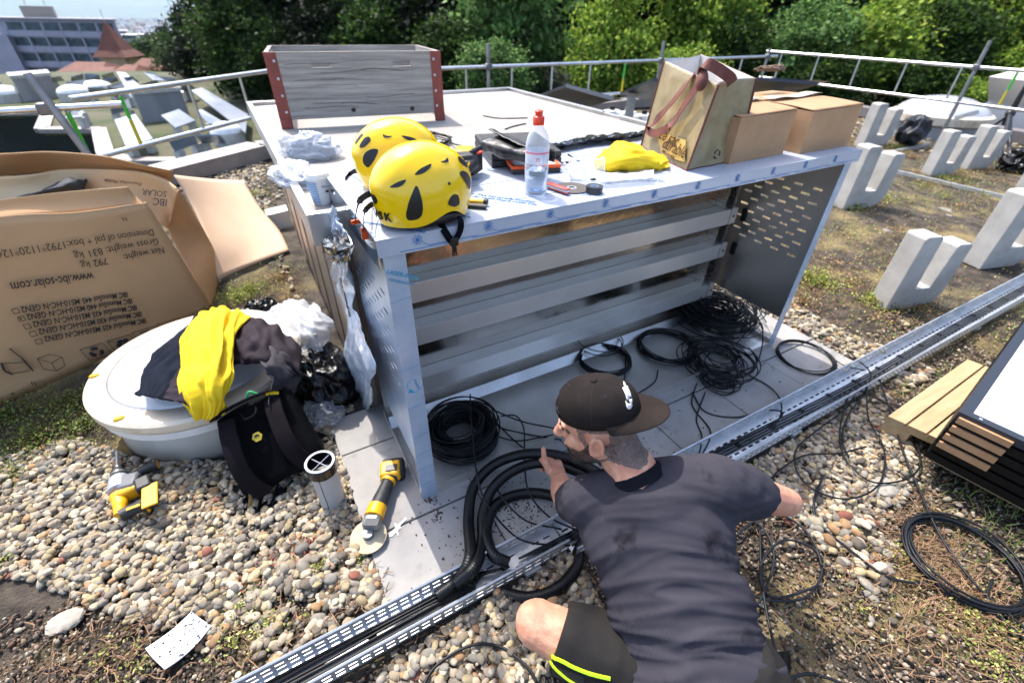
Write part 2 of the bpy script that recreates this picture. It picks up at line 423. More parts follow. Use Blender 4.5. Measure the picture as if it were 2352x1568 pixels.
# ---------------------------------------------------------------- loose ground cover
def gpoly(px): return [(p.x, p.y) for p in (G(x, y) for x, y in px)]
zones = [(gpoly([(-260, 1120), (180, 1010), (330, 1060), (520, 1060), (640, 1010), (700, 900), (770, 830), (850, 930), (770, 985), (850, 1250), (905, 1385), (760, 1400), (640, 1360), (480, 1500), (330, 1440), (60, 1330), (-300, 1330)]), 10200, (.0056, .0142)),
         (gpoly([(700, 1190), (905, 1385), (820, 1490), (620, 1560), (560, 1420)]), 300, (.008, .018)),
         (gpoly([(880, 1540), (1310, 1255), (1400, 1420), (1180, 1640), (850, 1660)]), 1400, (.0066, .015)),
         (gpoly([(1630, 1040), (2000, 850), (2070, 960), (2110, 1090), (2060, 1170), (1950, 1270), (1830, 1220), (1690, 1100)]), 2700, (.0062, .0132)),
         (gpoly([(1830, 1180), (2000, 1200), (2070, 1280), (2010, 1390), (1900, 1300)]), 130, (.010, .02)),
         (gpoly([(1600, 600), (1700, 640), (1990, 790), (2060, 840), (1960, 850), (1900, 800), (1640, 700), (1560, 640)]), 2300, (.007, .015)),
         (gpoly([(1990, 790), (2150, 850), (2080, 900), (2000, 860)]), 150, (.009, .018)),
         (gpoly([(470, 400), (600, 350), (620, 470), (700, 740), (770, 830), (690, 700), (560, 470)]), 900, (.010, .02)),
         ([(-.25, 3.1), (.6, 3.3), (6.5, 6.2), (6.5, 6.6), (-.2, 5.7), (-1.6, 4.5), (-.6, 4.4)], 1600, (.010, .022)),
         ([(8.0, 3), (10.4, 6.4), (10.4, -2), (9.3, -2), (8.6, 1.5)], 1700, (.012, .026)),
         ([(-.9, -.5), (.3, -.85), (.3, -1.3), (-.9, -1.3)], 170, (.008, .02)),
         ([(2.1, .25), (2.75, .25), (2.6, .75), (2.1, .75)], 500, (.009, .018))]
noP = [gpoly([(330, 1485), (440, 1400), (490, 1435), (378, 1542)]), [(.38, -.5), (5.6, -.5), (5.6, -.335), (.38, -.335)], [(-1, -.455), (.38, -.455), (.38, -.335), (-1, -.335)], [(-.235, -.335), (2.4, -.335), (2.4, .6), (-.235, .6)], [(-.12, .52), (2.02, .52), (2.02, 3.0), (-.12, 3.0)]]
pts = []
for poly, cnt, (r0, r1) in zones:
    xs = [p[0] for p in poly]; ys = [p[1] for p in poly]; k = 0; tries = 0
    while k < cnt and tries < cnt*12:
        tries += 1; x = RNG.uniform(min(xs), max(xs)); y = RNG.uniform(min(ys), max(ys))
        if not inpoly(x, y, poly) or any(inpoly(x, y, q) for q in noP): continue
        r_ = RNG.uniform(r0, r1)*(.75+.5*RNG.random()**2); pts.append((x, y, r_)); k += 1
for _ in range(520):                                    # strays lying in the soil
    x = RNG.uniform(-1.5, 3.4); y = RNG.uniform(-1.4, 0)
    if not any(inpoly(x, y, q) for q in noP): pts.append((x, y, RNG.uniform(.005, .015)))
# settle: later stones sit a little higher where they land on others
cell = {}; P = np.zeros((len(pts), 3)); rad = np.array([p[2] for p in pts])
for i, (x, y, r_) in enumerate(pts):
    key = (int(x/.022), int(y/.022)); h = 0
    for a in (-1, 0, 1):
        for b in (-1, 0, 1):
            for (x2, y2, r2, z2) in cell.get((key[0]+a, key[1]+b), ()):
                dd = math.hypot(x-x2, y-y2)
                if dd < (r_+r2)*.72: h = max(h, z2+.55*min(r_, r2)*(1-dd/((r_+r2)*.9)))
    h = min(h, .03); P[i] = (x, y, h+r_*.42); cell.setdefault(key, []).append((x, y, r_, h))
npb = len(pts); S = np.stack([rad*RNG.uniform(1.05, 1.5, npb), rad*RNG.uniform(.8, 1.1, npb), rad*RNG.uniform(.5, .85, npb)], 1)
A = rot_rand(npb, tilt=.33) * S[:, None, :]
pal = np.array([lin(h)[:3] for h in ('#8a8378', '#9e9484', '#77736c', '#aea28d', '#92846f', '#6d665d', '#b9ad96', '#a69777', '#a89983', '#827a6f', '#9c7d5c', '#beb39e', '#766b60', '#8b877e', '#a09274', '#635c53')])
cc = pal[RNG.integers(0, len(pal), npb)]*RNG.uniform(.85, 1.4, (npb, 1))
rd = RNG.random(npb) < .007; cc[rd] = np.array(lin('#8c5a4c')[:3])
iv, if_ = ico(3); iv = [tuple(V(p)*(1+.16*mnoise.noise(V(p)*1.1)+.07*mnoise.noise(V(p)*2.6))) for p in iv]
M_peb = mat('river pebble', '#999999', .86, spec=.3, c2='#c9c4bc', scale=60, detail=6, attr='tint', ramp=(.2, .75), bump=.12, bscale=300)
tag(bulk('pebbles', iv, if_, (A, P), cc, M_peb), 'rounded grey and tan river pebbles spread round the paving', 'pebbles', kind='stuff')

def scatter(polys, cnt, avoid=noP):
    out = []
    while len(out) < cnt:
        p = polys[RNG.integers(len(polys))]; xs = [q[0] for q in p]; ys = [q[1] for q in p]
        x = RNG.uniform(min(xs), max(xs)); y = RNG.uniform(min(ys), max(ys))
        if inpoly(x, y, p) and not any(inpoly(x, y, q) for q in avoid): out.append((x, y))
    return np.array(out)
# grit of the substrate
near = [(-1.6, -1.35), (3.2, -1.6), (3.2, -.1), (2.45, -.3), (2.45, -.45), (-.2, -.42), (-.4, .02), (-1.6, .3)]
q = scatter([near], 46000); n = len(q); s = RNG.uniform(.0022, .0072, n)*(.7+.8*RNG.random(n)**3)
A = rot_rand(n, tilt=1.2)*np.stack([s*1.3, s, s*.8], 1)[:, None, :]
cc = np.array([lin(h)[:3] for h in ('#6b5f52', '#3c332a', '#857868', '#4c4640', '#7a6450', '#9c917f', '#2a241e', '#5d4636')])[RNG.integers(0, 8, n)]
gv, gf = ico(1); gv = [tuple(V(p)*(1+.4*mnoise.noise(V(p)*2))) for p in gv]
tag(bulk('soil_grit', gv, gf, (A, np.column_stack([q, s*.3])), cc, mat('grit', '#777777', .9, attr='tint'), False), 'dark crumbly grit of the green roof substrate', 'grit', kind='stuff')

# sedum: rosettes of small fleshy leaves in patches
leafv = [(0, 0, 0), (.5, -.32, .25), (1, 0, .55), (.5, .32, .25), (.5, 0, .02)]; leaff = [(0, 1, 4), (1, 2, 4), (2, 3, 4), (3, 0, 4)]
patches = []
def patch(px, py, r_, cnt, kind, z=0):
    p = G(px, py, z); patches.append((p.x, p.y, r_, cnt, kind))
for a in [(90, 1010, .30, 2600, 0), (20, 960, .22, 1300, 0), (160, 930, .2, 1300, 0), (200, 980, .16, 900, 0), (30, 1090, .12, 400, 2), (10, 1290, .04, 80, 2), (575, 670, .18, 1500, 1), (640, 640, .16, 700, 3), (545, 690, .14, 900, 1), (660, 690, .14, 500, 3), (580, 450, .3, 900, 1), (600, 500, .25, 700, 1),
          (700, 1260, .10, 260, 4), (735, 1310, .06, 220, 2), (650, 1290, .1, 160, 4), (620, 1440, .09, 160, 2), (560, 1400, .1, 160, 2), (540, 1480, .08, 120, 2), (330, 1530, .12, 120, 2), (250, 1500, .12, 90, 2), (825, 1290, .05, 80, 2),
          (2300, 1440, .16, 420, 2), (2230, 1420, .14, 260, 2), (2100, 1330, .12, 120, 2), (2060, 1270, .1, 90, 2), (2280, 1520, .14, 300, 2), (1980, 1400, .1, 70, 2), (1880, 650, .22, 700, 1), (1850, 640, .2, 500, 1)]: patch(*a)
for _ in range(330):
    x = RNG.uniform(2.45, 9.6); y = RNG.uniform(-2.4, 5.6)
    patches.append((x, y, RNG.uniform(.12, .5), int(RNG.uniform(120, 420)), int(RNG.choice([1, 3, 3, 5, 3, 5]))))
for _ in range(26):
    x = RNG.uniform(-4, -.8); y = RNG.uniform(1.2, 4); patches.append((x, y, RNG.uniform(.15, .4), 260, int(RNG.choice([0, 1, 3]))))
cols6 = [['#4d5a20', '#6a7a2a', '#3d4a1c', '#5a3d22', '#7d8c35'], ['#8a9a3a', '#6f7f2c', '#a0a548', '#7a6b3a'], ['#a3a55a', '#8d9a48', '#c0b878', '#6f7a35', '#8a7046'], ['#98785a', '#8a6a52', '#a89058', '#84784a', '#7a5a45'], ['#9c4a3c', '#7d3a30', '#a85c48', '#6f6a30'], ['#a89868', '#8a8a48', '#9a7058', '#b0a868', '#7a6a4c']]
AA = []; TT = []; CC = []
for (x, y, r_, cnt, k) in patches:
    a = RNG.uniform(0, 2*PI, cnt); rr = np.abs(RNG.normal(0, .5, cnt))*r_; X = x+np.cos(a)*rr*1.3; Y = y+np.sin(a)*rr
    ok = np.array([not any(inpoly(p, q_, z) for z in noP) for p, q_ in zip(X, Y)]); X, Y = X[ok], Y[ok]; c_ = len(X)
    s = RNG.uniform(.006, .014, c_)*(1.0 if x < 2.5 else 1.5)
    M = rot_rand(c_, tilt=.5)*s[:, None, None]; AA.append(M); TT.append(np.column_stack([X, Y, RNG.uniform(.002, .03, c_)*(1 if k not in (0, 1) else 1.7)]))
    p_ = np.array([lin(h)[:3] for h in cols6[k]]); CC.append(p_[RNG.integers(0, len(p_), c_)]*RNG.uniform(.75, 1.3, (c_, 1)))
AA = np.concatenate(AA); TT = np.concatenate(TT); CC = np.concatenate(CC)
tag(bulk('sedum_plants', leafv, leaff, (AA, TT), CC, mat('sedum leaf', '#888888', .55, attr='tint', transl=.25), False), 'low sedum in green, yellow and red growing in patches on the roof soil', 'sedum', kind='stuff')

# dry stems and grass blades
st = MB(); random.seed(5)
def stems(px, py, spread, cnt, lift=.02, ln=(.03, .09)):
    c = G(px, py)
    for _ in range(int(cnt*.5)):
        x = c.x+random.gauss(0, spread*1.3); y = c.y+random.gauss(0, spread)
        if any(inpoly(x, y, q_) for q_ in noP): continue
        a = random.uniform(0, 2*PI) if random.random() < .4 else random.gauss(-.6, .5); L = random.uniform(*ln); pp = []; z = random.uniform(.003, .012)
        for k in range(5):
            pp.append(V((x, y, max(.003, z)))); a += random.gauss(0, .38); x += math.cos(a)*L/4; y += math.sin(a)*L/4; z += random.uniform(-.004, .012)*lift/.02
        st.tube(pp, random.uniform(.0009, .0017), 4, False)
for a in [(2110, 1270, .05, 120), (2150, 1345, .07, 330), (2220, 1380, .06, 220), (2060, 1260, .07, 160), (2000, 1330, .12, 150), (2300, 1480, .09, 240), (2150, 1450, .12, 150), (1900, 1380, .14, 160), (2100, 1180, .1, 140), (1870, 1180, .1, 130),
          (300, 1500, .09, 220), (240, 1540, .09, 180), (520, 1480, .1, 130), (860, 1330, .05, 120), (700, 1300, .08, 70), (100, 1480, .12, 120), (1300, 1340, .06, 70), (1000, 1520, .12, 60), (2000, 880, .12, 90), (1950, 900, .05, 90), (1830, 960, .06, 110), (620, 660, .12, 240), (1900, 680, .2, 300), (2000, 620, .3, 260), (1280, 1480, .06, 60)]: stems(*a)
tag(st.build('dry_stems', mat('dry stem', '#a08062', .8, c2='#6d5038', scale=30), smooth=0, recalc=False), 'pale brown dry sedum stems lying tangled on the soil', 'dry stems', kind='stuff')
bl = []; tl = []; cl = []
gbv = [(-.06, 0, 0), (.06, 0, 0), (.04, .15, .6), (0, .5, 1), (-.04, .15, .6)]; gbf = [(0, 1, 2, 4), (4, 2, 3, 3)]
gbf = [(0, 1, 2), (0, 2, 4), (4, 2, 3)]
for px, py, sp, cnt in [(2310, 1240, .12, 420), (2340, 1180, .1, 250), (2120, 380, .3, 500), (1960, 450, .3, 500), (2050, 430, .35, 500), (2200, 480, .3, 500), (2000, 560, .3, 500), (2250, 420, .3, 400), (2040, 880, .12, 180), (2150, 900, .12, 200), (2230, 730, .2, 500), (2300, 700, .2, 400), (2100, 780, .15, 250), (1950, 520, .2, 300), (640, 620, .12, 300), (2150, 1340, .2, 180), (2250, 1310, .12, 160)]:
    cnt = int(cnt*.55); c = G(px, py); s = RNG.uniform(.016, .048, cnt)*(1 if c.x < 2.5 else 1.0); M = rot_rand(cnt, tilt=.45)*s[:, None, None]
    bl.append(M); tl.append(np.column_stack([c.x+RNG.normal(0, sp, cnt), c.y+RNG.normal(0, sp, cnt), np.zeros(cnt)]))
    p_ = np.array([lin(h)[:3] for h in ('#7f9a4a', '#5d7a34', '#a0ad6a', '#8f9a58', '#b5a878')]); cl.append(p_[RNG.integers(0, 5, cnt)])
bl = np.concatenate(bl); tl = np.concatenate(tl); cl = np.concatenate(cl)
tag(bulk('grass_blades', gbv, gbf, (bl, tl), cl, mat('grass', '#888888', .6, attr='tint', transl=.35), False), 'thin green grass blades sprouting between the sedum', 'grass', kind='stuff')

# crumbs of soil on the paving
q = np.concatenate([np.column_stack([RNG.normal(c[0], sp, k), RNG.normal(c[1], sp, k)]) for c, sp, k in (((.31, -.2), .06, 170), ((.05, -.22), .09, 80), ((.02, -.1), .02, 40), ((.28, -.27), .06, 130), ((1.0, -.15), .22, 120), ((1.7, -.1), .3, 90), ((.02, -.012), .018, 60), ((.9, -.25), .08, 90))])
ok = [(-.23 < x < 2.38 and -.33 < y < -.01) for x, y in q]; q = q[ok]; n = len(q); s = RNG.uniform(.0012, .0042, n)*(.5+RNG.random(n))
A = rot_rand(n, tilt=1)*np.stack([s, s, s*.6], 1)[:, None, :]; cc = np.tile(np.array(lin('#3a2a20')[:3]), (n, 1))
tag(bulk('soil_crumbs', gv, gf, (A, np.column_stack([q, np.full(n, .0135)])), cc, MATS['grit'], False), 'dark soil crumbs strewn over the grey paving', 'soil crumbs', kind='stuff')

# ================================================================ LOWER ROOF, BUILDINGS, TREES
ZL = -2.5
lp = [G(x, y, ZL) for x, y in ((-60, 262), (113, 260), (99, 300), (229, 300), (245, 358), (300, 372), (440, 372), (620, 330), (900, 300), (900, 215), (600, 178), (330, 163), (60, 166), (-60, 175))]
t = thing('lower_building', 'dark glazed building below with a flat green roof full of solar panels', 'building', (lp[4].x, lp[4].y, -9))
MB().prism([p+V((0, 0, -6.5)) for p in lp], (0, 0, 6.3)).build('facade', mat('dark glass facade', '#0c1418', .12, c2='#16242a', scale=.6), t, smooth=0)
MB().prism([p+V((0, 0, -.2)) for p in lp], (0, 0, .2)).build('roof', mat('sedum roof', '#3a4417', .95, c2='#524c3a', scale=.35, detail=8, c3='#2c3a10', scale3=.6, ramp3=(.5, .6)), t, smooth=0)
ed = MB()
for i in range(0, 8): ed.bar(lp[i]+V((0, 0, .02)), lp[i+1]+V((0, 0, .02)), .5, .16)
ed.build('roof_edge', M_cop, t, smooth=0)
Z = .2578
M_pv = mat('solar glass', '#1c2a44', .12, c2='#2a3a58', scale=2, spec=.9, coat=.6)
M_pvl = mat('solar glass glint tone', '#7d8592', .3, c2='#959ca8', scale=1)  # pale base colour holds the white glint of the panel glass
quads = [[(1705, 815), (1800, 790), (2210, 1030), (2190, 1195)], [(1440, 1040), (1600, 985), (1745, 1085), (1565, 1150)], [(1025, 1080), (1210, 1030), (1365, 1250), (1130, 1320)], [(1510, 1275), (1735, 1205), (1770, 1275), (1560, 1355)], [(1745, 1215), (1960, 1215), (2025, 1280), (1795, 1275)],
         [(975, 960), (1150, 890), (1180, 980), (1000, 1025)], [(560, 1070), (640, 985), (750, 990), (735, 1050)], [(635, 695), (742, 665), (752, 715), (635, 730)], [(755, 665), (885, 670), (900, 715), (762, 715)], [(630, 738), (750, 720), (775, 780), (630, 800)], [(905, 680), (1010, 650), (1030, 680), (915, 702)],
         [(915, 708), (1040, 688), (1060, 725), (925, 765)], [(1042, 650), (1120, 655), (1260, 785), (1122, 790)], [(1280, 650), (1380, 665), (1480, 725), (1370, 720)], [(1260, 760), (1370, 728), (1430, 755), (1330, 790)], [(955, 775), (1080, 740), (1120, 800), (970, 810)], [(1330, 812), (1550, 762), (1640, 830), (1340, 840)], [(1750, 1000), (1800, 985), (2080, 1150), (1860, 1110)], [(440, 700), (545, 688), (575, 722), (470, 735)], [(590, 740), (625, 735), (640, 790), (600, 800)], [(1100, 700), (1180, 690), (1240, 735), (1150, 745)], [(1430, 690), (1540, 700), (1640, 750), (1520, 745)], [(1560, 770), (1700, 765), (1760, 800), (1640, 812)], [(780, 790), (920, 785), (950, 830), (800, 838)], [(1000, 830), (1130, 800), (1160, 840), (1020, 870)]]
M_foot = M_concl
for i, qd in enumerate(quads):
    p = [G(x*Z, y*Z, ZL+(.75 if k < 2 else .45)) for k, (x, y) in enumerate(qd)]
    c = sum(p, V())/4; near_ = max(y for x, y in qd) > 900
    t = thing('solar_array', ('pale solar panel on concrete feet at the near end of the lower roof' if near_ else 'small solar panel coloured glint white among the far rows of the lower roof'), 'solar panel', (c.x, c.y, ZL), 'solar panels on the lower roof')
    MB().prism(p, (0, 0, .05)).build('panel', M_pvl, t, smooth=0)
    for k in ((3, 2) if near_ else (3,)):
        o = p[k].lerp(c, .3); MB().bar(o-V((0, 0, .02)), V((o.x, o.y, ZL)), .22, .22).build('foot', M_foot, t, smooth=0)
for qd, h in (([(1290, 1100), (1700, 1050), (1655, 1000), (1262, 1050)], 1.1), ([(215, 910), (545, 870), (520, 835), (190, 872)], 1.05), ([(-60, 880), (90, 880), (70, 850), (-60, 850)], .8)):
    p = [G(x*Z, y*Z, ZL) for x, y in qd]; c = sum(p, V())/4
    t = thing('roof_hut', {1.1: 'long grey concrete roof hut in the middle of the lower roof', 1.05: 'weathered concrete roof hut at the back of the lower roof', 0.8: 'pale roof hut at the left end of the lower roof'}[h], 'roof hut', (c.x, c.y, ZL))
    MB().prism(p, (0, 0, h)).build('wall', mat('hut concrete', '#9a9896', .85, c2='#77767a', scale=.7, stretch=(1, 1, .15)), t, smooth=0)
    p2 = [c+(q_-c)*1.06+V((0, 0, h)) for q_ in p]; MB().prism(p2, (0, 0, .15)).build('cap', M_concl, t, smooth=0)
for i, (x, y, r_) in enumerate([(855, 778, .8), (660, 820, .75), (1175, 855, .6), (1275, 862, .6), (2020, 1175, .55), (30, 830, .8)]):
    c = G(x*Z, y*Z, ZL+.4); t = thing('skylight_dome', ['white skylight dome behind the far panels of the lower roof, nearest the tower', 'white skylight dome left of the far panels on the lower roof', 'left one of two skylight domes behind the long concrete hut', 'right one of two skylight domes behind the long concrete hut', 'white skylight dome by the right edge of the lower roof', 'white skylight dome at the left end of the lower roof'][i], 'skylight', (c.x, c.y, ZL), 'skylight domes on the lower roof')
    MB().lathe([(r_, 0), (r_, .4)], 20, Matrix.Translation(V((c.x, c.y, ZL)))).build('kerb', M_concl, t)
    MB().lathe([(r_*math.cos(R(a)), .4+.35*math.sin(R(a))) for a in (0, 20, 40, 60, 80, 89)], 20, Matrix.Translation(V((c.x, c.y, ZL)))).build('dome', M_white, t)

# clinic block far left
c0 = D(-20, 36, 100); c1 = D(262, 46, 100); ex = (c1-c0); ex.z = 0; L = ex.length; ex.normalize(); ey = V((c1.x-CAM.x, c1.y-CAM.y, 0)).normalized()
def blk(a, b, d0, d1, z0, z1): 
    return [c0+ex*a+ey*d0, c0+ex*b+ey*d0, c0+ex*b+ey*d1, c0+ex*a+ey*d1], z0, z1
t = thing('apartment_block', 'long pale grey block of six storeys with window bands beyond the lower roof', 'building', (c0.x, c0.y, -16))
M_fac = mat('pale render', '#9c97a6', .8, c2='#8d8896', scale=.3)
def pr(a, b, d0, d1, z0, z1, name, m, par=None):
    p = [c0+ex*a+ey*d0, c0+ex*b+ey*d0, c0+ex*b+ey*d1, c0+ex*a+ey*d1]
    p = [V((q_.x, q_.y, z0)) for q_ in p]; return MB().prism(p, (0, 0, z1-z0)).build(name, m, par or t, smooth=0)
zt = -.3
pr(0, L, .6, 14, -20, zt-.3, 'wall', M_fac); pr(-.5, L+.4, -.2, 14.5, zt-.3, zt, 'roof', mat('roof edge', '#8f8a94', .8))
M_win = mat('window glass', '#1a2830', .1, c2='#3c5560', scale=.8)
for k in range(6):
    z = zt-1.2-k*2.95
    pr(-.2, L+.2, 0, .6, z-2.3, z-1.15, 'balcony_band', M_fac)
    for j in range(6):
        a = 2.2+j*(L-2.4)/6; pr(a, a+(L-2.4)/6-.7, .45, .62, z-1.1, z+.35, 'window', M_win)
for j in range(7): a = 1.5+j*(L-2.4)/6; pr(a, a+.35, -.1, .6, -20, zt-2.1, 'pier', M_fac)
pr(-8, 1.4, -1.5, 8, -20, zt-3.2, 'stair_tower', M_fac)
pr(6.5, 14, 5, 10, zt, zt+2.1, 'roof_plant', mat('plant room', '#8a8278', .85))
for a in (8, 12.5): MB().tube([c0+ex*a+ey*7+V((0, 0, 2)), c0+ex*a+ey*7+V((0, 0, 4.6))], .12, 6).build('mast', M_galv, t)

# tower with the steep red tile roof and the houses round it
M_tile = mat('red roof tile', '#70402f', .85, c2='#58342a', scale=1.2, detail=6, c3='#86553c', scale3=.5)
M_plast = mat('old plaster', '#a89a7c', .9, c2='#8f8268', scale=.8)
a = D(240, 130, 70); t = thing('tower', 'square plastered tower with a steep red tiled pyramid roof', 'tower', (a.x, a.y, -14))
ex2 = V((.9, -.43, 0)); ey2 = V((.43, .9, 0)); cz = a+ey2*3.4; cz.z = 0
def sq(h, z): return [V((cz.x, cz.y, z))+ex2*(i*h)+ey2*(j*h) for i, j in ((-1, -1), (1, -1), (1, 1), (-1, 1))]
MB().prism(sq(1.9, -14), (0, 0, 9.3)).build('wall', M_plast, t, smooth=0)
rf = MB(); k = 0
ap = D(228, 50, 73); rings = [sq(2.55, -4.65), sq(1.75, -3.75), sq(.95, -2.1), sq(.1, ap.z+.0)]
rf.grid(rings, close=True); rf.f.append((3, 2, 1, 0)); n_ = len(rf.v); rf.f.append((n_-4, n_-3, n_-2, n_-1)); rf.build('roof', M_tile, t, smooth=0)
MB().tube([V((cz.x, cz.y, ap.z)), V((cz.x, cz.y, ap.z+1.6))], .05, 6).build('finial', M_galv, t)
for i in (-1, 0, 1): MB().bar(cz+ex2*(i*.8)-ey2*1.92+V((0, 0, -5.9)), cz+ex2*(i*.8)-ey2*1.92+V((0, 0, -7)), .5, .12).build('window', M_win, t, smooth=0)
def house(pxl, pxr, yr, ye, dep, lab, depth=7):
    p, q = D(pxl, ye, dep), D(pxr, ye, dep); p.z = q.z = (p.z+q.z)/2; e = (q-p).normalized(); f_ = V((-e.y, e.x, 0)); rz = D((pxl+pxr)/2, yr, dep+depth/2).z
    t = thing('tiled_house', lab, 'house', (p.x, p.y, -14))
    MB().prism([V((p.x, p.y, -14)), V((q.x, q.y, -14)), V((q.x, q.y, -14))+f_*depth, V((p.x, p.y, -14))+f_*depth], (0, 0, p.z+14)).build('wall', M_plast, t, smooth=0)
    r0 = p+f_*(depth/2)+e*.8; r1 = q+f_*(depth/2)-e*.8; r0.z = r1.z = rz; a_ = p-f_*.5-e*.4; b_ = q-f_*.5+e*.4; c_ = q+f_*(depth+.5)+e*.4; d_ = p+f_*(depth+.5)-e*.4
    m_ = MB(); m_.v = [a_, b_, c_, d_, r0, r1]; m_.f = [(0, 1, 5, 4), (1, 2, 5), (2, 3, 4, 5), (3, 0, 4), (3, 2, 1, 0)]; m_.build('roof', M_tile, t, smooth=0)
house(128, 225, 139, 172, 64, 'long house with brown red tiled roof left of the tower')
house(290, 380, 131, 172, 66, 'red tiled house roof right of the tower')
house(170, 245, 150, 182, 58, 'low dark tiled roof in front of the tower, left'); house(240, 300, 145, 182, 57, 'low dark tiled gable in front of the tower, right')
# mid-distance town blocks one can tell apart
for i, (x, y, w_, h_, dd) in enumerate([(300, 92, 34, 24, 190), (335, 90, 26, 22, 210), (365, 86, 34, 26, 230), (405, 84, 40, 30, 240), (440, 90, 22, 24, 250), (285, 80, 20, 20, 300), (385, 100, 30, 14, 180)]):
    p = D(x, y+h_*.5, dd); ww = w_*dd/1040; p.z -= 0
    t = thing('town_block', ['pale', 'white', 'grey', 'blue grey', 'tan', 'light grey', 'low white'][i]+' flat roofed town block in the valley beyond the tower', 'building', (p.x, p.y, p.z-16))
    hh = h_*dd/1040
    MB().box((p.x-ww/2, p.y, p.z-16), (p.x+ww/2, p.y+14, p.z+hh*.8)).build('wall', mat('block wall %d' % (i % 4), ['#a9a6a4', '#bdbab8', '#6f7078', '#8d8a86'][i % 4], .8), t, smooth=0)
    for k in range(3): MB().box((p.x-ww*.44, p.y-.12, p.z+hh*.5-k*3), (p.x+ww*.44, p.y-.02, p.z+hh*.5-k*3+1.2)).build('window', M_win, t, smooth=0)

# ---------------------------------------------------------------- trees
def crown_mesh(name, nl, seed, size, tall, cols, clump=70, spread=.26):
    rg = np.random.default_rng(seed); cen = []
    while len(cen) < clump:
        p = rg.uniform(-1, 1, 3); d = np.linalg.norm(p)
        if d < 1 and d > .45-.3*rg.random(): cen.append(p*np.array([1, 1, tall])*(.9+.25*rg.random()))
    cen = np.array(cen); w_ = rg.uniform(.4, 1.6, clump); k = rg.choice(clump, nl, p=w_/w_.sum())
    P = cen[k]+rg.normal(0, 1, (nl, 3))*np.array([spread, spread, spread*.62])*(.6+.6*rg.random((nl, 1)))
    s = rg.uniform(.6, 1.3, nl)*size
    global RNG
    keep = RNG; RNG = rg; A = rot_rand(nl, tilt=.75)*s[:, None, None]; RNG = keep
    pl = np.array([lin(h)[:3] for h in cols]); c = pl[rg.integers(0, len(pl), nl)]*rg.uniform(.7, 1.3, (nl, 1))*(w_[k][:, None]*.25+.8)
    lv = [(-.5, 0, 0), (-.1, -.36, .06), (.5, 0, -.1), (-.1, .36, .06)]
    ob = bulk(name, lv, [(0, 1, 2, 3)], (A, P), c, M_leaf, False); me = ob.data; bpy.data.objects.remove(ob); return me
M_leaf = mat('tree leaf', '#666666', .6, attr='tint', transl=.4, spec=.15)
M_bark = mat('bark', '#3f342a', .9, c2='#2a221b', scale=6, bump=.4)
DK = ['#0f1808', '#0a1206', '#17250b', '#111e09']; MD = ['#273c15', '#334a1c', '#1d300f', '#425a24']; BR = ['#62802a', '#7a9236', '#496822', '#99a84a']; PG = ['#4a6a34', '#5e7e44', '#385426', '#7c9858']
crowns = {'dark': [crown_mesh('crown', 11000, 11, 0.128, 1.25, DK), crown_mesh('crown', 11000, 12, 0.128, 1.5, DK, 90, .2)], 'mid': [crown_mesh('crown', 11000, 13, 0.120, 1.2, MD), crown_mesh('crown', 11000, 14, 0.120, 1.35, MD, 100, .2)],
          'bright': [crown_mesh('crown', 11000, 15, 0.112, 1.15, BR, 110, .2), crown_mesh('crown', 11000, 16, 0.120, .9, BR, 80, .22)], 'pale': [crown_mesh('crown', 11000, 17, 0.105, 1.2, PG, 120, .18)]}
def tree(px, py, dep, rad_, kind, var, lab, tall=1.0, rz=0):
    c = D(px, py, dep); gz = min(terr(c.x, c.y), c.z-rad_*.6)
    t = thing('tree', lab, 'tree', (c.x, c.y, gz), 'trees on the bank behind the roof'); rnd = random.Random(px*7+py)
    top = V((0, 0, c.z-gz)); pp = [V((0, 0, -.5)), V((rnd.uniform(-.1, .1)*rad_, rnd.uniform(-.1, .1)*rad_, top.z*.5)), top+V((0, 0, rad_*.5))]
    tr = MB().tube(catmull(pp, 5), [max(.04, rad_*.075*(1-i/12)) for i in range(11)], 8)
    for k in range(6):
        a = rnd.uniform(0, 2*PI); z = top.z+rad_*rnd.uniform(-.7, .3); e = V((math.cos(a)*rad_*.75, math.sin(a)*rad_*.75, z+rad_*.45)); tr.tube(catmull([V((0, 0, z)), V((e.x*.5, e.y*.5, z+rad_*.15)), e], 4), [rad_*.035*(1-i/10) for i in range(9)], 6)
    tr.build('trunk', M_bark, t, local=True)
    o = bpy.data.objects.new('crown', crowns[kind][var]); COL.objects.link(o); o.parent = t; o.location = top; o.scale = (rad_, rad_, rad_*tall); o.rotation_euler = (0, 0, rz or rnd.uniform(0, 6))
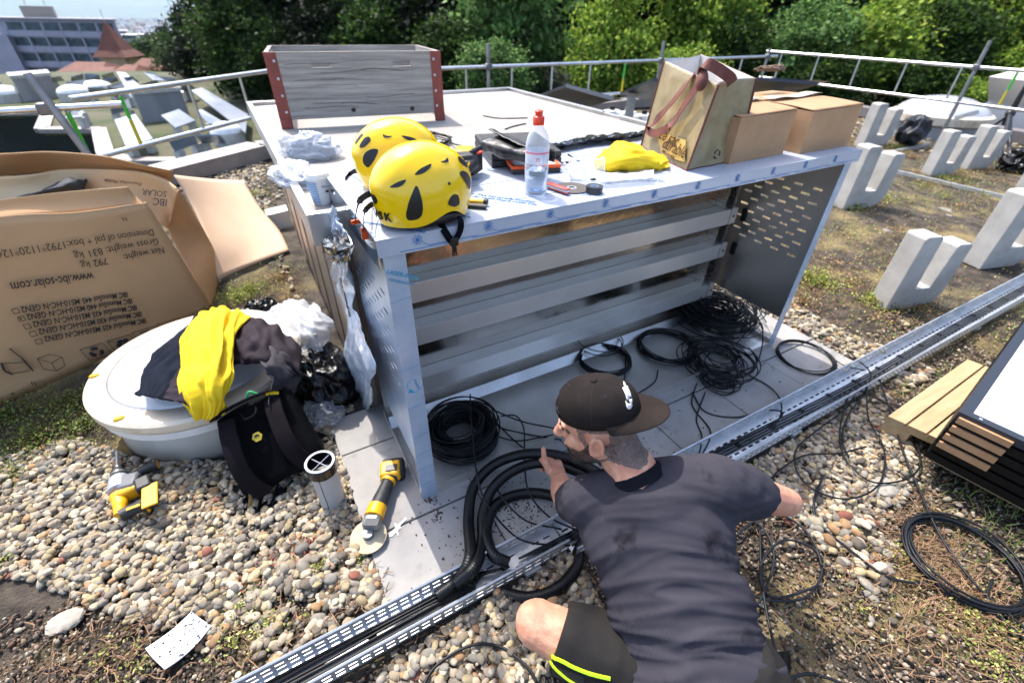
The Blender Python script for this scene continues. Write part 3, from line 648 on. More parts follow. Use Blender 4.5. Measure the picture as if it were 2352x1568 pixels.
TR = [(760, 150, 22, 1.9, 'dark', 1, 'dark bush behind the middle of the wooden crate', .9), (860, 130, 21, 1.7, 'mid', 1, 'green bush behind the right half of the wooden crate', .9), (960, 120, 22, 2.0, 'dark', 0, 'dark bush behind the right end of the wooden crate', 1), (1040, 150, 20, 1.5, 'mid', 0, 'green bush just right of the wooden crate', .9), (730, 90, 25, 2.3, 'dark', 0, 'dark tree behind the crate, left of its middle', 1.1), (830, 80, 27, 2.6, 'dark', 1, 'dark tree behind the crate, right of its middle', 1.1), (1000, 60, 24, 2.0, 'dark', 1, 'dark slim tree just above the right crate corner', 1.2), (1480, 130, 21, 1.8, 'dark', 1, 'dark bush behind the rail between the two posts', 1), (550, -10, 27, 2.4, 'dark', 0, 'dark tree at the left end of the wood, edging the valley view', 1.1), (565, 110, 24, 2.1, 'mid', 0, 'leafy green tree low at the left end of the wood', .9), (600, 20, 29, 3.2, 'dark', 1, 'tall dark tree behind the left corner of the wooden crate', 1.1), (690, 60, 27, 2.6, 'dark', 0, 'dark tree above the left half of the wooden crate', 1),
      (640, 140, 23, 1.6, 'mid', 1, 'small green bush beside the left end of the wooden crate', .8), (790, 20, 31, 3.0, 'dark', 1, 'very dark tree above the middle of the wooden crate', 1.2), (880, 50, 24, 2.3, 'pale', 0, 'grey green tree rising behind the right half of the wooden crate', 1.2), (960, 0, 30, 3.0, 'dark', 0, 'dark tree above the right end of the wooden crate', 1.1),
      (1050, 60, 27, 2.3, 'mid', 0, 'mid green tree right of the wooden crate', 1.1), (1175, 60, 20, 2.3, 'pale', 0, 'pale green leafy tree behind the tall rail post', 1.15), (1130, 170, 17, 1.2, 'pale', 0, 'small pale bush behind the rail right of the crate', .8), (1260, 20, 28, 3.0, 'dark', 0, 'dark tree between the pale tree and the bright tree', 1.1), (1330, 100, 25, 2.2, 'dark', 1, 'dark tree behind the middle of the back rail', 1),
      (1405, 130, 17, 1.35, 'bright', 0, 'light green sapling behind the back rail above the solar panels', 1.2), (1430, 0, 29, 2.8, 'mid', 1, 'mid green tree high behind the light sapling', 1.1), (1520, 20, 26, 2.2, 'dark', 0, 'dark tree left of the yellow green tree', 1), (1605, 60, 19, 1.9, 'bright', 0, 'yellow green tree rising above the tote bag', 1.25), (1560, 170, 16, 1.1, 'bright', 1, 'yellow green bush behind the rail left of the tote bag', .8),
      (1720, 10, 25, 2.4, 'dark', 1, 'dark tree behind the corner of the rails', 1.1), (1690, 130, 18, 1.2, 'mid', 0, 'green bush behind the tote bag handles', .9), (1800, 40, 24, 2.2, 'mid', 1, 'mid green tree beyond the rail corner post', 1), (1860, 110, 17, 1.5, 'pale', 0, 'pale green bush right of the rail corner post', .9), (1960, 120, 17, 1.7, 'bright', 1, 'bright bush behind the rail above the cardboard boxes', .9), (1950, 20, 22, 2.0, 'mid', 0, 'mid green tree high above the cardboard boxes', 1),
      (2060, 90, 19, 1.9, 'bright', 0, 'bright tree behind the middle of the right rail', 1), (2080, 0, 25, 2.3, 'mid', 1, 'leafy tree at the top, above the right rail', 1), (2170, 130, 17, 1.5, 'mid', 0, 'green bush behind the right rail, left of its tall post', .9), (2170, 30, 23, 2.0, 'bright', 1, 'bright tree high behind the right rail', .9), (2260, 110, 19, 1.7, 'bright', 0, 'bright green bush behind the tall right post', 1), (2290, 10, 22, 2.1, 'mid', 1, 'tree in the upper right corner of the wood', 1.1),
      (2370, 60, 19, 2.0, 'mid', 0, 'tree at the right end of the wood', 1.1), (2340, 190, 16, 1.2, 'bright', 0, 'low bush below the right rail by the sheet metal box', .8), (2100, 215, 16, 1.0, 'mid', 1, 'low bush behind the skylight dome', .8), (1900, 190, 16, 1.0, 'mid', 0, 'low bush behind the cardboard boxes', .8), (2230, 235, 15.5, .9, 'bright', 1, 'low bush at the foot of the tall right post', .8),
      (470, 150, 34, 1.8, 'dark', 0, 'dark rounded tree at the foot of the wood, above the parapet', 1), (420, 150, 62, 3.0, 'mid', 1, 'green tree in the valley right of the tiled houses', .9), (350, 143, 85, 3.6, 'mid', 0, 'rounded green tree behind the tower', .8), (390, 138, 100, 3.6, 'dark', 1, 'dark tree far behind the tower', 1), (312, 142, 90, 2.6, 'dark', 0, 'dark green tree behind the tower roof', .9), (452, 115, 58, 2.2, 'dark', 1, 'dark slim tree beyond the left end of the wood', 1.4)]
for a in TR: tree(*a)
# the depth of the wood behind: reads as one mass
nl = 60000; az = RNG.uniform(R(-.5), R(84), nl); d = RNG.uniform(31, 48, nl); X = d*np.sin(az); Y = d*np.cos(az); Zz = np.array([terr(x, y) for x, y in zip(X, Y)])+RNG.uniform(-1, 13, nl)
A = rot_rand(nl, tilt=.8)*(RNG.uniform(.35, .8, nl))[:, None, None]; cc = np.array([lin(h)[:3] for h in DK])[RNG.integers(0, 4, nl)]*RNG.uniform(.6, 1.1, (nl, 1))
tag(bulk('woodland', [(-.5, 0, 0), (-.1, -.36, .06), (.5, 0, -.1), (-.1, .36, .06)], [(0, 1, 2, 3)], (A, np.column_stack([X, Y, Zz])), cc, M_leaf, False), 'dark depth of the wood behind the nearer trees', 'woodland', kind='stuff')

# ================================================================ ROOF HOUSING behind the bench
t = thing('roof_housing', 'low metal clad roof housing with a flat grey deck and bright metal rim', 'roof housing', (1, 1.7, 0))
M_clad = mat('cladding steel', '#b5aaa0', .42, .85, c2='#9a9188', scale=2.5, detail=6, stretch=(1, 14, .4), noise_rough=.1)
MB().box((-.035, .6, -.02), (1.95, 2.92, .9)).build('wall', M_clad, t, smooth=0)
sm = MB()
for k in range(6): y = .62+k*.42; sm.box((-.041, y, 0), (-.0345, y+.006, .9))
for k in range(5): x = .0+k*.45; sm.box((x, .594, 0), (x+.006, .6005, .9))
sm.build('cladding_seam', mat('seam', '#857d75', .5, .6), t, smooth=0)
x0, x1, y0, y1 = -.115, 2.03, .455, 3.0; f_ = MB()
for a, b in (((x0, y0), (x1, y0+.02)), ((x0, y1-.02), (x1, y1)), ((x0, y0+.02), (x0+.02, y1-.02)), ((x1-.02, y0+.02), (x1, y1-.02))): f_.box((*a, .9), (*b, 1.004))
f_.build('fascia', mat('fascia steel', '#bdbcbb', .4, .6, c2='#aaa8a6', scale=5), t, smooth=0, bevel=.002)
r_ = MB()
for a, b in (((x0-.003, y0-.003), (x1+.003, y0+.028)), ((x0-.003, y1-.028), (x1+.003, y1+.003)), ((x0-.003, y0+.028), (x0+.028, y1-.028))): r_.box((*a, 1.0042), (*b, 1.012))
r_.box((x1-.028, y0+.028, 1.0042), (x1+.003, 1.45, 1.012)); r_.box((x1-.028, 1.62, 1.0042), (x1+.003, y1-.028, 1.012))
r_.build('rim', mat('rim metal', '#d5d7d9', .3, .9), t, smooth=0, bevel=.002)
MB().box((x0+.021, y0+.021, .95), (x1-.021, y1-.021, .986)).build('deck', mat('deck membrane', '#98938c', .8, c2='#88837d', scale=2.2, detail=9, c3='#aaa59d', scale3=1.1, ramp3=(.55, .62), bump=.1, bscale=60), t, smooth=0)
p = PX(661, 483, -.04); q = PX(686, 568, -.04); pb = PX(652, 454, -.04); w_ = p.x-PY(612, 500, p.y).x
hx = MB().prism([V((-.036, p.y, q.z)), V((-.036, p.y, p.z)), V((-.036-w_, p.y, p.z-.015)), V((-.036-w_, p.y, q.z))], (0, .16, 0)); hx.build('vent_hood', mat('hood paint', '#b7b5b2', .5, .3), t, smooth=0, bevel=.004)

# ================================================================ STEEL BENCH (inverter cabinet carcass)
bench = thing('equipment_bench', 'long open fronted aluminium cabinet under a film covered top sheet', 'metal cabinet', (1.05, .25, 0))
L_ = 2.11; BT = 1.08
M_film = mat('film covered steel', '#b4bbc8', .32, .15, c2='#a8b0be', scale=3, bump=.05, bscale=7)
M_filmb = mat('blue film', '#9fb0c6', .3, .35, c2='#b6c2d2', scale=9, detail=6, bump=.1, bscale=25)
M_ink = mat('blue print', '#2a6aa8', .5); M_inkt = mat('teal print', '#2f93b5', .5)
top = MB(); top.box((-.012, -.012, BT-.004), (L_+.035, .73, BT)); top.build('top_sheet', M_film, bench, smooth=0)
lp_ = MB(); lp_.box((-.012, -.012, BT-.048), (L_+.035, -.008, BT-.0045)); lp_.box((-.012, -.0078, BT-.048), (L_+.035, .012, BT-.045)); lp_.build('front_lip', M_film, bench, smooth=0)
sk = MB(); sk.box((-.012, -.0075, BT-.085), (-.009, .73, BT-.0045)); sk.box((L_+.032, -.0075, BT-.048), (L_+.035, .73, BT-.0045)); sk.box((-.008, .727, BT-.06), (L_+.03, .73, BT-.0045)); sk.build('side_flange', mat('polished steel', '#dcdcdc', .09, 1), bench, smooth=0)
for y in (.05, .2, .35, .5, .65): MB().lathe([(.004, 0), (.0035, .002), (.001, .003)], 10, fr4((-.0121, y, BT-.03), axes((0, 1, 0), None, (-1, 0, 0)))).build('rivet', M_galv, bench)
def perf(ub, vb, hole, O, U, W_):
    m = MB(); k = {}
    for i, u in enumerate(ub):
        for j, v_ in enumerate(vb): k[i, j] = len(m.v); m.v.append(V(O)+V(U)*u+V(W_)*v_)
    for i in range(len(ub)-1):
        for j in range(len(vb)-1):
            if not hole(i, j): m.f.append((k[i, j], k[i+1, j], k[i+1, j+1], k[i, j+1]))
    return m
def louvre_panel(x, name, m_):
    us = sorted([.0, .47]+[round(.045+.1*k+o, 4) for k in range(4) for o in (0, .045)]+[round(.095+.1*k+o, 4) for k in range(4) for o in (0, .045)])
    us = [u for u in us if u <= .47]
    vs_ = [0]; hz_ = {}
    for r_i in range(11): v0 = .34+r_i*.034; hz_[len(vs_)] = r_i; vs_ += [v0, v0+.011]
    vs_.append(.83)
    ev = [(.045+.1*k) for k in range(4)]; od = [(.095+.1*k) for k in range(4)]
    def hole(i, j):
        if j not in hz_: return False
        s_ = ev if hz_[j] % 2 == 0 else od
        return any(abs(us[i]-a) < 1e-3 for a in s_)
    return perf(us, vs_, hole, (x, .02, .2), (0, 1, 0), (0, 0, 1)).build(name, m_, bench, smooth=0, solid=.002)
louvre_panel(.004, 'side_panel', M_filmb); louvre_panel(L_-.004, 'side_panel', mat('dull aluminium', '#c4beb7', .33, .85, c2='#b5afa8', scale=1.5))
po = MB(); po.box((0, -.004, .012), (.06, -.001, BT-.05)); po.box((0, -.0008, .012), (.003, .019, BT-.05)); po.build('post', M_filmb, bench, smooth=0)
po = MB(); po.box((L_-.05, -.004, .03), (L_, -.001, BT-.05)); po.box((L_-.003, -.0008, .03), (L_, .019, BT-.05)); po.build('post', M_filmb, bench, smooth=0)
M_backp = mat('back sheet', '#b3aaa0', .15, 1, c2='#a89f95', scale=2, bump=.25, bscale=2.2, bump_dist=.02)
M_railp = mat('rail aluminium', '#dedcd9', .36, .65, c2='#d2cfcc', scale=3)
M_trayp = mat('tray aluminium', '#d8d4ce', .36, .75, c2='#c4c0ba', scale=4)
bp_ = MB(); bp_.box((.006, .5, .05), (L_-.006, .503, BT-.03)); bp_.build('back_panel', M_backp, bench, smooth=0)
for z0_, z1_ in ((.615, .70), (.41, .495), (.15, .235)):
    b_ = MB(); b_.box((.01, .425, z0_), (L_-.06, .429, z1_)); b_.box((.01, .4295, z1_-.003), (L_-.06, .499, z1_)); b_.box((.01, .4295, z0_), (L_-.06, .499, z0_+.003)); rl = b_.build('back_rail', M_railp, bench, smooth=0, bevel=.001)
    for x in (.06, L_-.085): MB().lathe([(.007, 0), (.006, .003), (0.001, .004)], 10, fr4((x, .4248, (z0_+z1_)/2), axes((1, 0, 0), None, (0, -1, 0)))).build('bolt', M_dark, rl)
st_ = MB(); st_.box((L_-.16, .44, .1), (L_-.155, .499, BT-.05)); st_.box((L_-.12, .42, .1), (L_-.117, .499, BT-.05)); st_.box((L_-.05, .46, .1), (L_-.045, .499, BT-.05)); st_.build('back_upright', M_alu, bench, smooth=0)
tr_ = MB(); tr_.box((0, 0, .02), (L_, .5, .024)); tr_.box((-.002, -.003, .012), (L_, -.0005, .056)); tr_.box((-.003, 0, .012), (-.0005, .5, .056)); tr_.box((L_+.0005, 0, .012), (L_+.003, .5, .05)); tr_.build('base_tray', M_trayp, bench, smooth=0)
lg = MB(); lg.prism([V((.004, .40, .0245)), V((.004, .44, .06)), V((.004, .499, .06)), V((.004, .499, .0245))], (L_-.01, 0, 0)); lg.build('base_ledge', M_alup, bench, smooth=0)
for z in (.62, .42):MB().box((L_-.012, .40, z), (L_-.006, .43, z+.07)).build('rubber_pad', M_dark, bench, smooth=0)
# print on the film
def ln(a, b, wd, m_, n_=(0, 0, 1)):
    return MB().bar(a, b, wd, .0006, n_)
def star(x):
    m_ = MB(); c = V((x, -.0127, BT-.017))
    for k in range(16):
        a = PI*k/8; d_ = V((math.cos(a), 0, math.sin(a))); 
        m_.bar(c+d_*.006, c+d_*(.017 if k % 2 else .013), .0012, .0006, (0, 1, 0))
    m_.bar(c-V((.004, 0, 0)), c+V((.004, 0, 0)), .008, .0006, (0, 1, 0))
    m_.bar(c+V((.01, 0, -.008)), c+V((.03, 0, -.02)), .0011, .0006, (0, 1, 0)); m_.bar(c+V((.03, 0, -.02)), c+V((.175, 0, -.02)), .0016, .0006, (0, 1, 0)); m_.bar(c+V((-.05, 0, -.024)), c+V((.11, 0, -.024)), .0016, .0006, (0, 1, 0))
    m_.build('film_print', M_ink, bench, smooth=0)
xa, xb = PY(958, 545, -.012).x, PY(1915, 373, -.012).x
for k in range(10): star(xa+(xb-xa)*k/9)
dx, dy = V((.66, -.75, 0)), V((.75, .66, 0))
def film_text(px, py, s_=.017):
    o = G(px, py, BT)
    if o.y < s_*9.6: o = o-dx*((s_*9.6-o.y)/.75)
    lettering('The Novacel\u00ae Solution', s_, o, dx, dy, M_ink, bench, 'film_print'); lettering('for LASER Fiber & LASER CO\u2082', s_*.8, o-dy*s_*1.0, dx, dy, M_ink, bench, 'film_print')
film_text(1118, 452, .02); film_text(1020, 485, .02); film_text(1600, 425, .016); film_text(1330, 442, .02)
o = G(905, 520, BT); lettering('The Novacel\u00ae Solution', .02, o+dx*.1, -dx, -dy, M_ink, bench, 'film_print')
for y_ in (.10, .28, .44, .60): MB().bar((.0, y_, BT+.0004), (L_, y_+.012, BT+.0004), .0012, .0006).build('film_print', M_ink, bench, smooth=0)
ci = MB(); c = G(1090, 412, BT+.0004)
for rr in (.011, .006): ci.tube([c+V((math.cos(a)*rr*1.5, math.sin(a)*rr, 0)) for a in [2*PI*k/24 for k in range(25)]], .0006, 4, False)
ci.build('film_print', M_ink, bench, smooth=0)
lettering('LASER-FIBER', .017, (.002, -.0042, .985), (.85, 0, -.42), (.42, 0, .85), M_inkt, bench, 'film_print'); lettering('TECHNOLOGY', .011, (.004, -.0042, .963), (.85, 0, -.42), (.42, 0, .85), M_inkt, bench, 'film_print')
for x in (0, L_-.05):
    w_ = .06 if x == 0 else .05
    for z in (.9, .66, .5, .36, .27, .19, .1): MB().bar((x, -.0044, z-.008), (x+w_, -.0044, z), .0012, .0006, (0, 1, 0)).build('film_print', M_inkt, bench, smooth=0)
ci = MB(); ci.tube([V((.034+math.cos(a)*.024, -.0046, .585+math.sin(a)*.03)) for a in [R(100+k*12) for k in range(22)]], .0007, 4, False); ci.build('film_print', M_inkt, bench, smooth=0)
lettering('POLIFILM', .011, (.031, -.0042, .607), (.25, 0, -1), (1, 0, .25), M_inkt, bench, 'film_print')
MB().prism([V((.01, -.0046, .56)), V((.017, -.0046, .575)), V((.034, -.0046, .553))], (0, .0004, 0)).build('film_print', M_inkt, bench, smooth=0)

# film peeled off the left flank
M_peel = mat('peeled film', '#8e9db2', .28, c2='#c3ccd8', scale=14, detail=6, coat=.4); M_foil = mat('black film', '#14161a', .2, c2='#2c3038', scale=20, coat=.6)
rows = [[PX(x, y, -.03) for x, y in ((772, 470), (780, 500), (793, 520))], [PX(x, y, -.05) for x, y in ((752, 545), (775, 560), (800, 575))], [PX(x, y, -.05) for x, y in ((770, 600), (785, 610), (806, 625))], [PX(x, y, -.025) for x, y in ((765, 640), (785, 660), (812, 680))], [PX(x, y, -.03) for x, y in ((805, 730), (818, 735), (832, 740))], [PX(x, y, -.07) for x, y in ((795, 820), (830, 815), (862, 830))], [PX(x, y, -.07) for x, y in ((812, 880), (835, 885), (858, 880))], [PX(x, y, -.05) for x, y in ((818, 925), (830, 938), (850, 942))]]
g = sheet(rows, 8, 14, folds=.02, fscale=(4, 3), seed=3, crumple=.006, cscale=16)
tag(MB().grid(g).build('peeled_film', M_peel, solid=.0006, smooth=180), 'crumpled grey blue protective film peeled off and hanging down the left flank of the bench', 'plastic film')
rows = [[PX(x, y, -.05) for x, y in ((752, 548), (770, 535), (800, 540))], [PX(x, y, -.10) for x, y in ((750, 565), (775, 570), (803, 565))], [PX(x, y, -.07) for x, y in ((757, 590), (780, 600), (805, 590))]]
tag(MB().grid(sheet(rows, 10, 14, folds=.02, fscale=(3, 4), crumple=.01, cscale=18, seed=8)).build('foil_scrap', M_foil, solid=.0006, smooth=25), 'wad of shiny black film scrunched against the left flank of the bench', 'plastic film')
rows = [[G(x, y-5, BT+.012) for x, y in ((1240, 338), (1300, 330), (1360, 318), (1420, 314), (1480, 305))], [G(x, y, BT+.03) for x, y in ((1240, 338), (1300, 330), (1360, 320), (1420, 314), (1480, 303))], [G(x, y+5, BT+.004) for x, y in ((1240, 338), (1300, 332), (1360, 322), (1420, 316), (1480, 307))]]
tag(MB().grid(sheet(rows, 6, 22, folds=.008, fscale=(2, 9), crumple=.006, cscale=20, seed=2)).build('foil_strip', M_foil, solid=.0006, smooth=25), 'ragged strip of black film along the back edge of the bench top, behind the bottle', 'plastic film')
rows = [[G(x, y, BT+.006) for x, y in ((925, 395), (950, 384), (975, 385))], [G(x, y, BT+.02) for x, y in ((940, 402), (965, 392), (985, 392))], [G(x, y, BT+.004) for x, y in ((960, 412), (980, 404), (1000, 398))]]
tag(MB().grid(sheet([[p+V((.13, .06, 0)) for p in r_] for r_ in rows], 8, 10, crumple=.012, cscale=30, seed=5)).build('foil_scrap', M_foil, solid=.0006, smooth=25), 'small scrap of dark film behind the front helmet, beside the cordless drill', 'plastic film')

# ================================================================ GUARD RAILS
def rail(name, lab, pts_top, zlow, posts=(), ups=(), caps=True, rr=.021, low=True):
    P0 = [V(p) for p in pts_top]; t = thing(name, lab, 'guard rail', (P0[0].x, P0[0].y, 0))
    MB().tube(catmull(P0, 4) if len(P0) > 2 else P0, rr, 10).build('top_rail', M_railm, t)
    if low:
        Q = [V((p.x, p.y, zlow)) for p in P0]; MB().tube(catmull(Q, 4) if len(Q) > 2 else Q, rr, 10).build('bottom_rail', M_railm, t)
    for (p, colr) in ups:
        p = V(p); MB().tube([V((p.x, p.y, zlow)), V((p.x, p.y, p.z))], .013, 8).build('upright', M_railm, t)
        if colr: 
            MB().tube([V((p.x, p.y-.002, zlow+.02)), V((p.x, p.y-.002, zlow+.2))], .0145, 8).build('marker_band', mat('yellow band', '#c9b414', .5), t); MB().tube([V((p.x, p.y-.002, zlow+.21)), V((p.x, p.y-.002, p.z-.03))], .0145, 8).build('marker_band', mat('green band', '#3fae2f', .5), t)
    for (p, ztop, lean) in posts:
        p = V(p); po_ = MB().tube([V((p.x+lean[0], p.y+lean[1], -.02)), V((p.x, p.y, ztop))], .024, 10).build('post', mat('steel post', '#9a9a9a', .5, .8, c2='#7f7f80', scale=8), t)
        MB().box((p.x-.04, p.y-.04, p.z-.035), (p.x+.04, p.y+.04, p.z+.035)).build('clamp', mat('clamp steel', '#6f7072', .5, .8), t, bevel=.01)
    return t
def tz(px, py): return G(px, py, 1.0)
a_, b_ = tz(1005, 158), tz(1785, 129)
def on(a, b, px):   # point of the rail a-b above photo column px
    lo, hi = 0.0, 1.0
    for _ in range(40):
        m_ = (lo+hi)/2; p = a.lerp(b, m_); d = p-CAM; sx = PW/2+FPX*d.dot(RT)/d.dot(FW)
        if sx < px: lo = m_
        else: hi = m_
    return a.lerp(b, (lo+hi)/2)
rail('guard_rail', 'aluminium guard rail along the back edge of the roof, running right from the wooden crate', [a_, b_], .58, posts=[(on(a_, b_, 1122), 1.25, (0, 0)), (on(a_, b_, 1518), 1.25, (0, 0)), (on(a_, b_, 1763), 1.12, (0, 0))], ups=[(on(a_, b_, x), x == 1437) for x in (1070, 1176, 1269, 1357, 1437, 1646, 1706)])
a_, b_ = G(1762, 118, 1.04), G(2420, 168, 1.04)
rail('guard_rail', 'aluminium guard rail along the right edge of the roof, from the corner above the boxes', [a_, b_], .6, posts=[(on(a_, b_, 2243), 1.35, (0, 0))], ups=[(on(a_, b_, x), x == 2340) for x in (1797, 1882, 1976, 2085, 2212, 2340)])
a_, b_ = G(160, 228, 1.0), G(640, 160, 1.0)
rail('guard_rail', 'aluminium guard rail along the left roof edge, ending behind the wooden crate', [a_, b_], .6, ups=[(on(a_, b_, 430), False), (on(a_, b_, 549), False), (on(a_, b_, 272), True)])
a_, b_ = G(-60, 260, 1.0), G(280, 240, 1.0)
rail('guard_rail', 'short aluminium guard rail section at the left border with a leaning steel post', [a_, b_], .47, posts=[(on(a_, b_, 105), 1.2, (.28, -.18))], ups=[(on(a_, b_, 150), True)])

# ================================================================ CABLE TRAY
def tray(xa, xb, ya, yb, lab, seed):
    t = thing('cable_tray', lab, 'cable tray', ((xa+xb)/2, (ya+yb)/2, .012)); random.seed(seed)
    def strip(O, W_, vb, rowsH, pitch, hl, nm):
        ub = [0]; x = .012; L0 = xb-xa
        while x+hl < L0: ub += [x, x+hl]; x += pitch
        ub.append(L0)
        perf(ub, vb, lambda i, j: i % 2 == 1 and (j in rowsH or (nm == 'base' and j == 5 and (i//2) % 5 == 0)), O, (1, 0, 0), W_).build(nm, M_galv, t, smooth=0, solid=.0015)
    strip((xa, yb, .02), (0, 0, 1), [0, .012, .019, .034, .041, .056], (1, 3), .036, .024, 'side_wall')
    strip((xa, ya, .02), (0, 0, 1), [0, .012, .019, .034, .041, .056], (1, 3), .036, .024, 'side_wall')
    w_ = yb-ya
    strip((xa, ya, .0205), (0, 1, 0), [0, w_*.12, w_*.18, w_*.28, w_*.34, w_*.42, w_*.62, w_*.72, w_*.78, w_*.88, w_], (1, 3, 7), .045, .028, 'base')
    for y in (ya, yb): MB().tube([V((xa, y, .079)), V((xb, y, .079))], .0045, 6).build('rolled_edge', M_galv, t)
    f2 = MB(); x = xa+.3
    while x < xb: f2.box((x, ya-.01, 0), (x+.06, yb+.01, .0185)); x += .9
    f2.build('support_block', M_concl, t, smooth=0)
    return t
tray(-1.0, .375, -.445, -.347, 'left length of galvanised cable tray, filled with black cables', 1)
tray(.38, 5.6, -.485, -.345, 'long galvanised cable tray running right past the worker to the roof edge', 2)
M_cab = mat('black cable', '#06070a', .45, spec=.3, c2='#0d1014', scale=30); M_cabg = mat('grey black cable', '#12151b', .5, spec=.35)
def cable(pts, r_=.0032, lab='', name='cable', m_=None, n=7, k=8):
    return tag(MB().tube(catmull(pts, k), r_, n).build(name, m_ or M_cab, smooth=180, recalc=False), lab, 'cable', 'loose black cables')
random.seed(4)
lanes = [('back edge', -.366), ('second from back', -.374), ('third from back', -.381), ('middle back', -.389), ('centre', -.397), ('middle front', -.405), ('third from front', -.412), ('second from front', -.42), ('front edge', -.428)]
for i, (nm, y) in enumerate(lanes):
    pp = [V((.13-.02*i, -.41+.004*i, .055)), V((.02, y+random.uniform(-.01, .01), .034)), V((-.2, y+random.uniform(-.006, .006), .028+.006*(i % 2))), V((-.45, y+random.uniform(-.006, .006), .03)), V((-.75, y, .029)), V((-1.0, y, .028))]
    tag(MB().tube(catmull(pp, 8), .0042, 7).build('tray_cable', M_cab, smooth=180), 'black cable lying in the left cable tray, lane: %s' % nm, 'cable', 'cables in the left tray')
for i, y in enumerate((-.40, -.412, -.425, -.437)):
    pp = [V((.2, -.40, .04)), V((.5, y, .03)), V((1.2, y+.01, .03)), V((2.2, y-.015, .03)), V((3.4, y, .03)), V((5.4, y+.005, .03))]
    tag(MB().tube(catmull(pp, 10), .0036, 7).build('tray_cable', M_cabg, smooth=180), 'dark cable running the length of the long cable tray, %s' % ('nearest the bench', 'second from the bench', 'third from the bench', 'farthest from the bench')[i], 'cable', 'cables in the long tray')

def conduit(pts, lab, r_=.0205):
    pp = catmull(pts, 14); L0 = sum((pp[i+1]-pp[i]).length for i in range(len(pp)-1)); step = .0024; out = []; i = 0; acc = 0
    cum = [0]
    for i in range(len(pp)-1): cum.append(cum[-1]+(pp[i+1]-pp[i]).length)
    k = 0; s = 0
    while s < cum[-1]:
        while cum[k+1] < s: k += 1
        out.append(pp[k].lerp(pp[k+1], (s-cum[k])/max(1e-9, cum[k+1]-cum[k]))); s += step
    rr = [r_ if (i % 3) else r_*.9 for i in range(len(out))]
    return tag(MB().tube(out, rr, 14).build('corrugated_conduit', mat('conduit', '#060709', .42, spec=.35), smooth=180, recalc=False), lab, 'conduit', 'corrugated black conduits')
def gp(*a): return [G(x, y, z) for x, y, z in a]
conduit(gp((1003, 1370, .05), (1052, 1330, .06), (1080, 1275, .085), (1076, 1190, .04), (1088, 1118, .05), (1133, 1068, .09), (1195, 1044, .14), (1258, 1042, .168), (1318, 1056, .18), (1372, 1085, .18), (1440, 1130, .16)), 'outer corrugated conduit arching from the tray up to the worker\'s left hand')
conduit(gp((1045, 1342, .07), (1092, 1298, .09), (1108, 1240, .05), (1110, 1178, .04), (1134, 1118, .07), (1188, 1076, .11), (1256, 1062, .14), (1325, 1082, .15), (1385, 1115, .15), (1450, 1160, .14)), 'inner corrugated conduit of the pair arching up to the worker\'s left hand')
conduit(gp((1168, 1292, .06), (1132, 1272, .075), (1117, 1215, .045), (1140, 1158, .03), (1200, 1133, .03), (1268, 1138, .05), (1330, 1170, .07), (1352, 1220, .06), (1330, 1262, .03), (1322, 1305, .03), (1282, 1350, .035), (1215, 1372, .03), (1150, 1360, .02)), 'short looped corrugated conduit lying lowest, bending round past the worker\'s knee')

def coil(c, R_, turns, h, spread, lab, r_=.0032, sq=1.0, tails=(), seed=0, name='cable_coil', rot=0, m_=None, loose=.02):
    rg = random.Random(seed); pts = []; ns = 30
    Rk = R_; cx = cy = 0; zt_ = 0
    for tt in range(turns):
        R2 = R_-spread*rg.random()**.8; cx2, cy2 = rg.gauss(0, loose*R_*5*.2), rg.gauss(0, loose*R_*5*.2); z2 = h*rg.random() if turns > 3 else h*tt/turns; tx, ty = rg.gauss(0, .06), rg.gauss(0, .06)
        for k in range(ns):
            f = k/ns; f2 = f*f*(3-2*f); RR = Rk+(R2-Rk)*f2; X = cx+(cx2-cx)*f2; Y = cy+(cy2-cy)*f2; Z_ = zt_+(z2-zt_)*f2; a = 2*PI*f+rot
            ca, sa = math.cos(a), math.sin(a); x = X+ca*RR; y = Y+sa*RR*sq
            pts.append(V(c)+V((x, y, max(0, Z_+(ca*tx+sa*ty)*RR)+r_)))
        Rk, cx, cy, zt_ = R2, cx2, cy2, z2
    for tl in tails: pts += [p for p in catmull([pts[-1]]+tl, 8)]
    return tag(MB().tube(pts, r_, 6).build(name, m_ or M_cab, smooth=180, recalc=False), lab, 'cable coil', 'coils of black cable')
Zt = .0245
coil(G(1060, 1000, .05)+V((0, 0, -.025)), .17, 70, .115, .095, 'thick coil of black cable standing left in the open bench, next to the left post', seed=1, tails=[[G(1160, 985, .03), G(1230, 1000, .03), G(1290, 1010, .03)]], loose=.03)
coil(G(1388, 832, .03), .145, 11, .03, .022, 'neat thin cable coil in the bench above the worker\'s cap', seed=2, tails=[[G(1440, 905, .03), G(1500, 880, .03), G(1512, 850, .03)]])
coil(G(1530, 800, .03), .165, 13, .03, .025, 'thin cable coil in the middle of the bench, left of the tangle', seed=3)
coil(G(1640, 735, .04), .265, 80, .11, .21, 'big dark heap of coiled cable at the right end of the bench', seed=4, loose=.05)
coil(G(1645, 835, .035), .19, 20, .05, .14, 'loose tangle of cable spilling over the front lip of the bench', seed=5, loose=.16)
coil(G(1655, 880, .015), .11, 9, .03, .07, 'small tangle of cable loops on the paving in front of the bench', seed=15, loose=.16)
coil(G(1848, 822, .015), .15, 6, .014, .012, 'flat cable ring on the paving right of the bench post', seed=6, tails=[[G(1940, 840, .03), G(1990, 850, .05)]])
coil(G(2213, 1290, .018), .195, 8, .014, .035, 'flat cable ring on the soil at the right border, below the pallet', seed=7, m_=M_cabg, r_=.0046, sq=.92, tails=[[G(2352, 1330, .01), G(2450, 1370, .01)]])
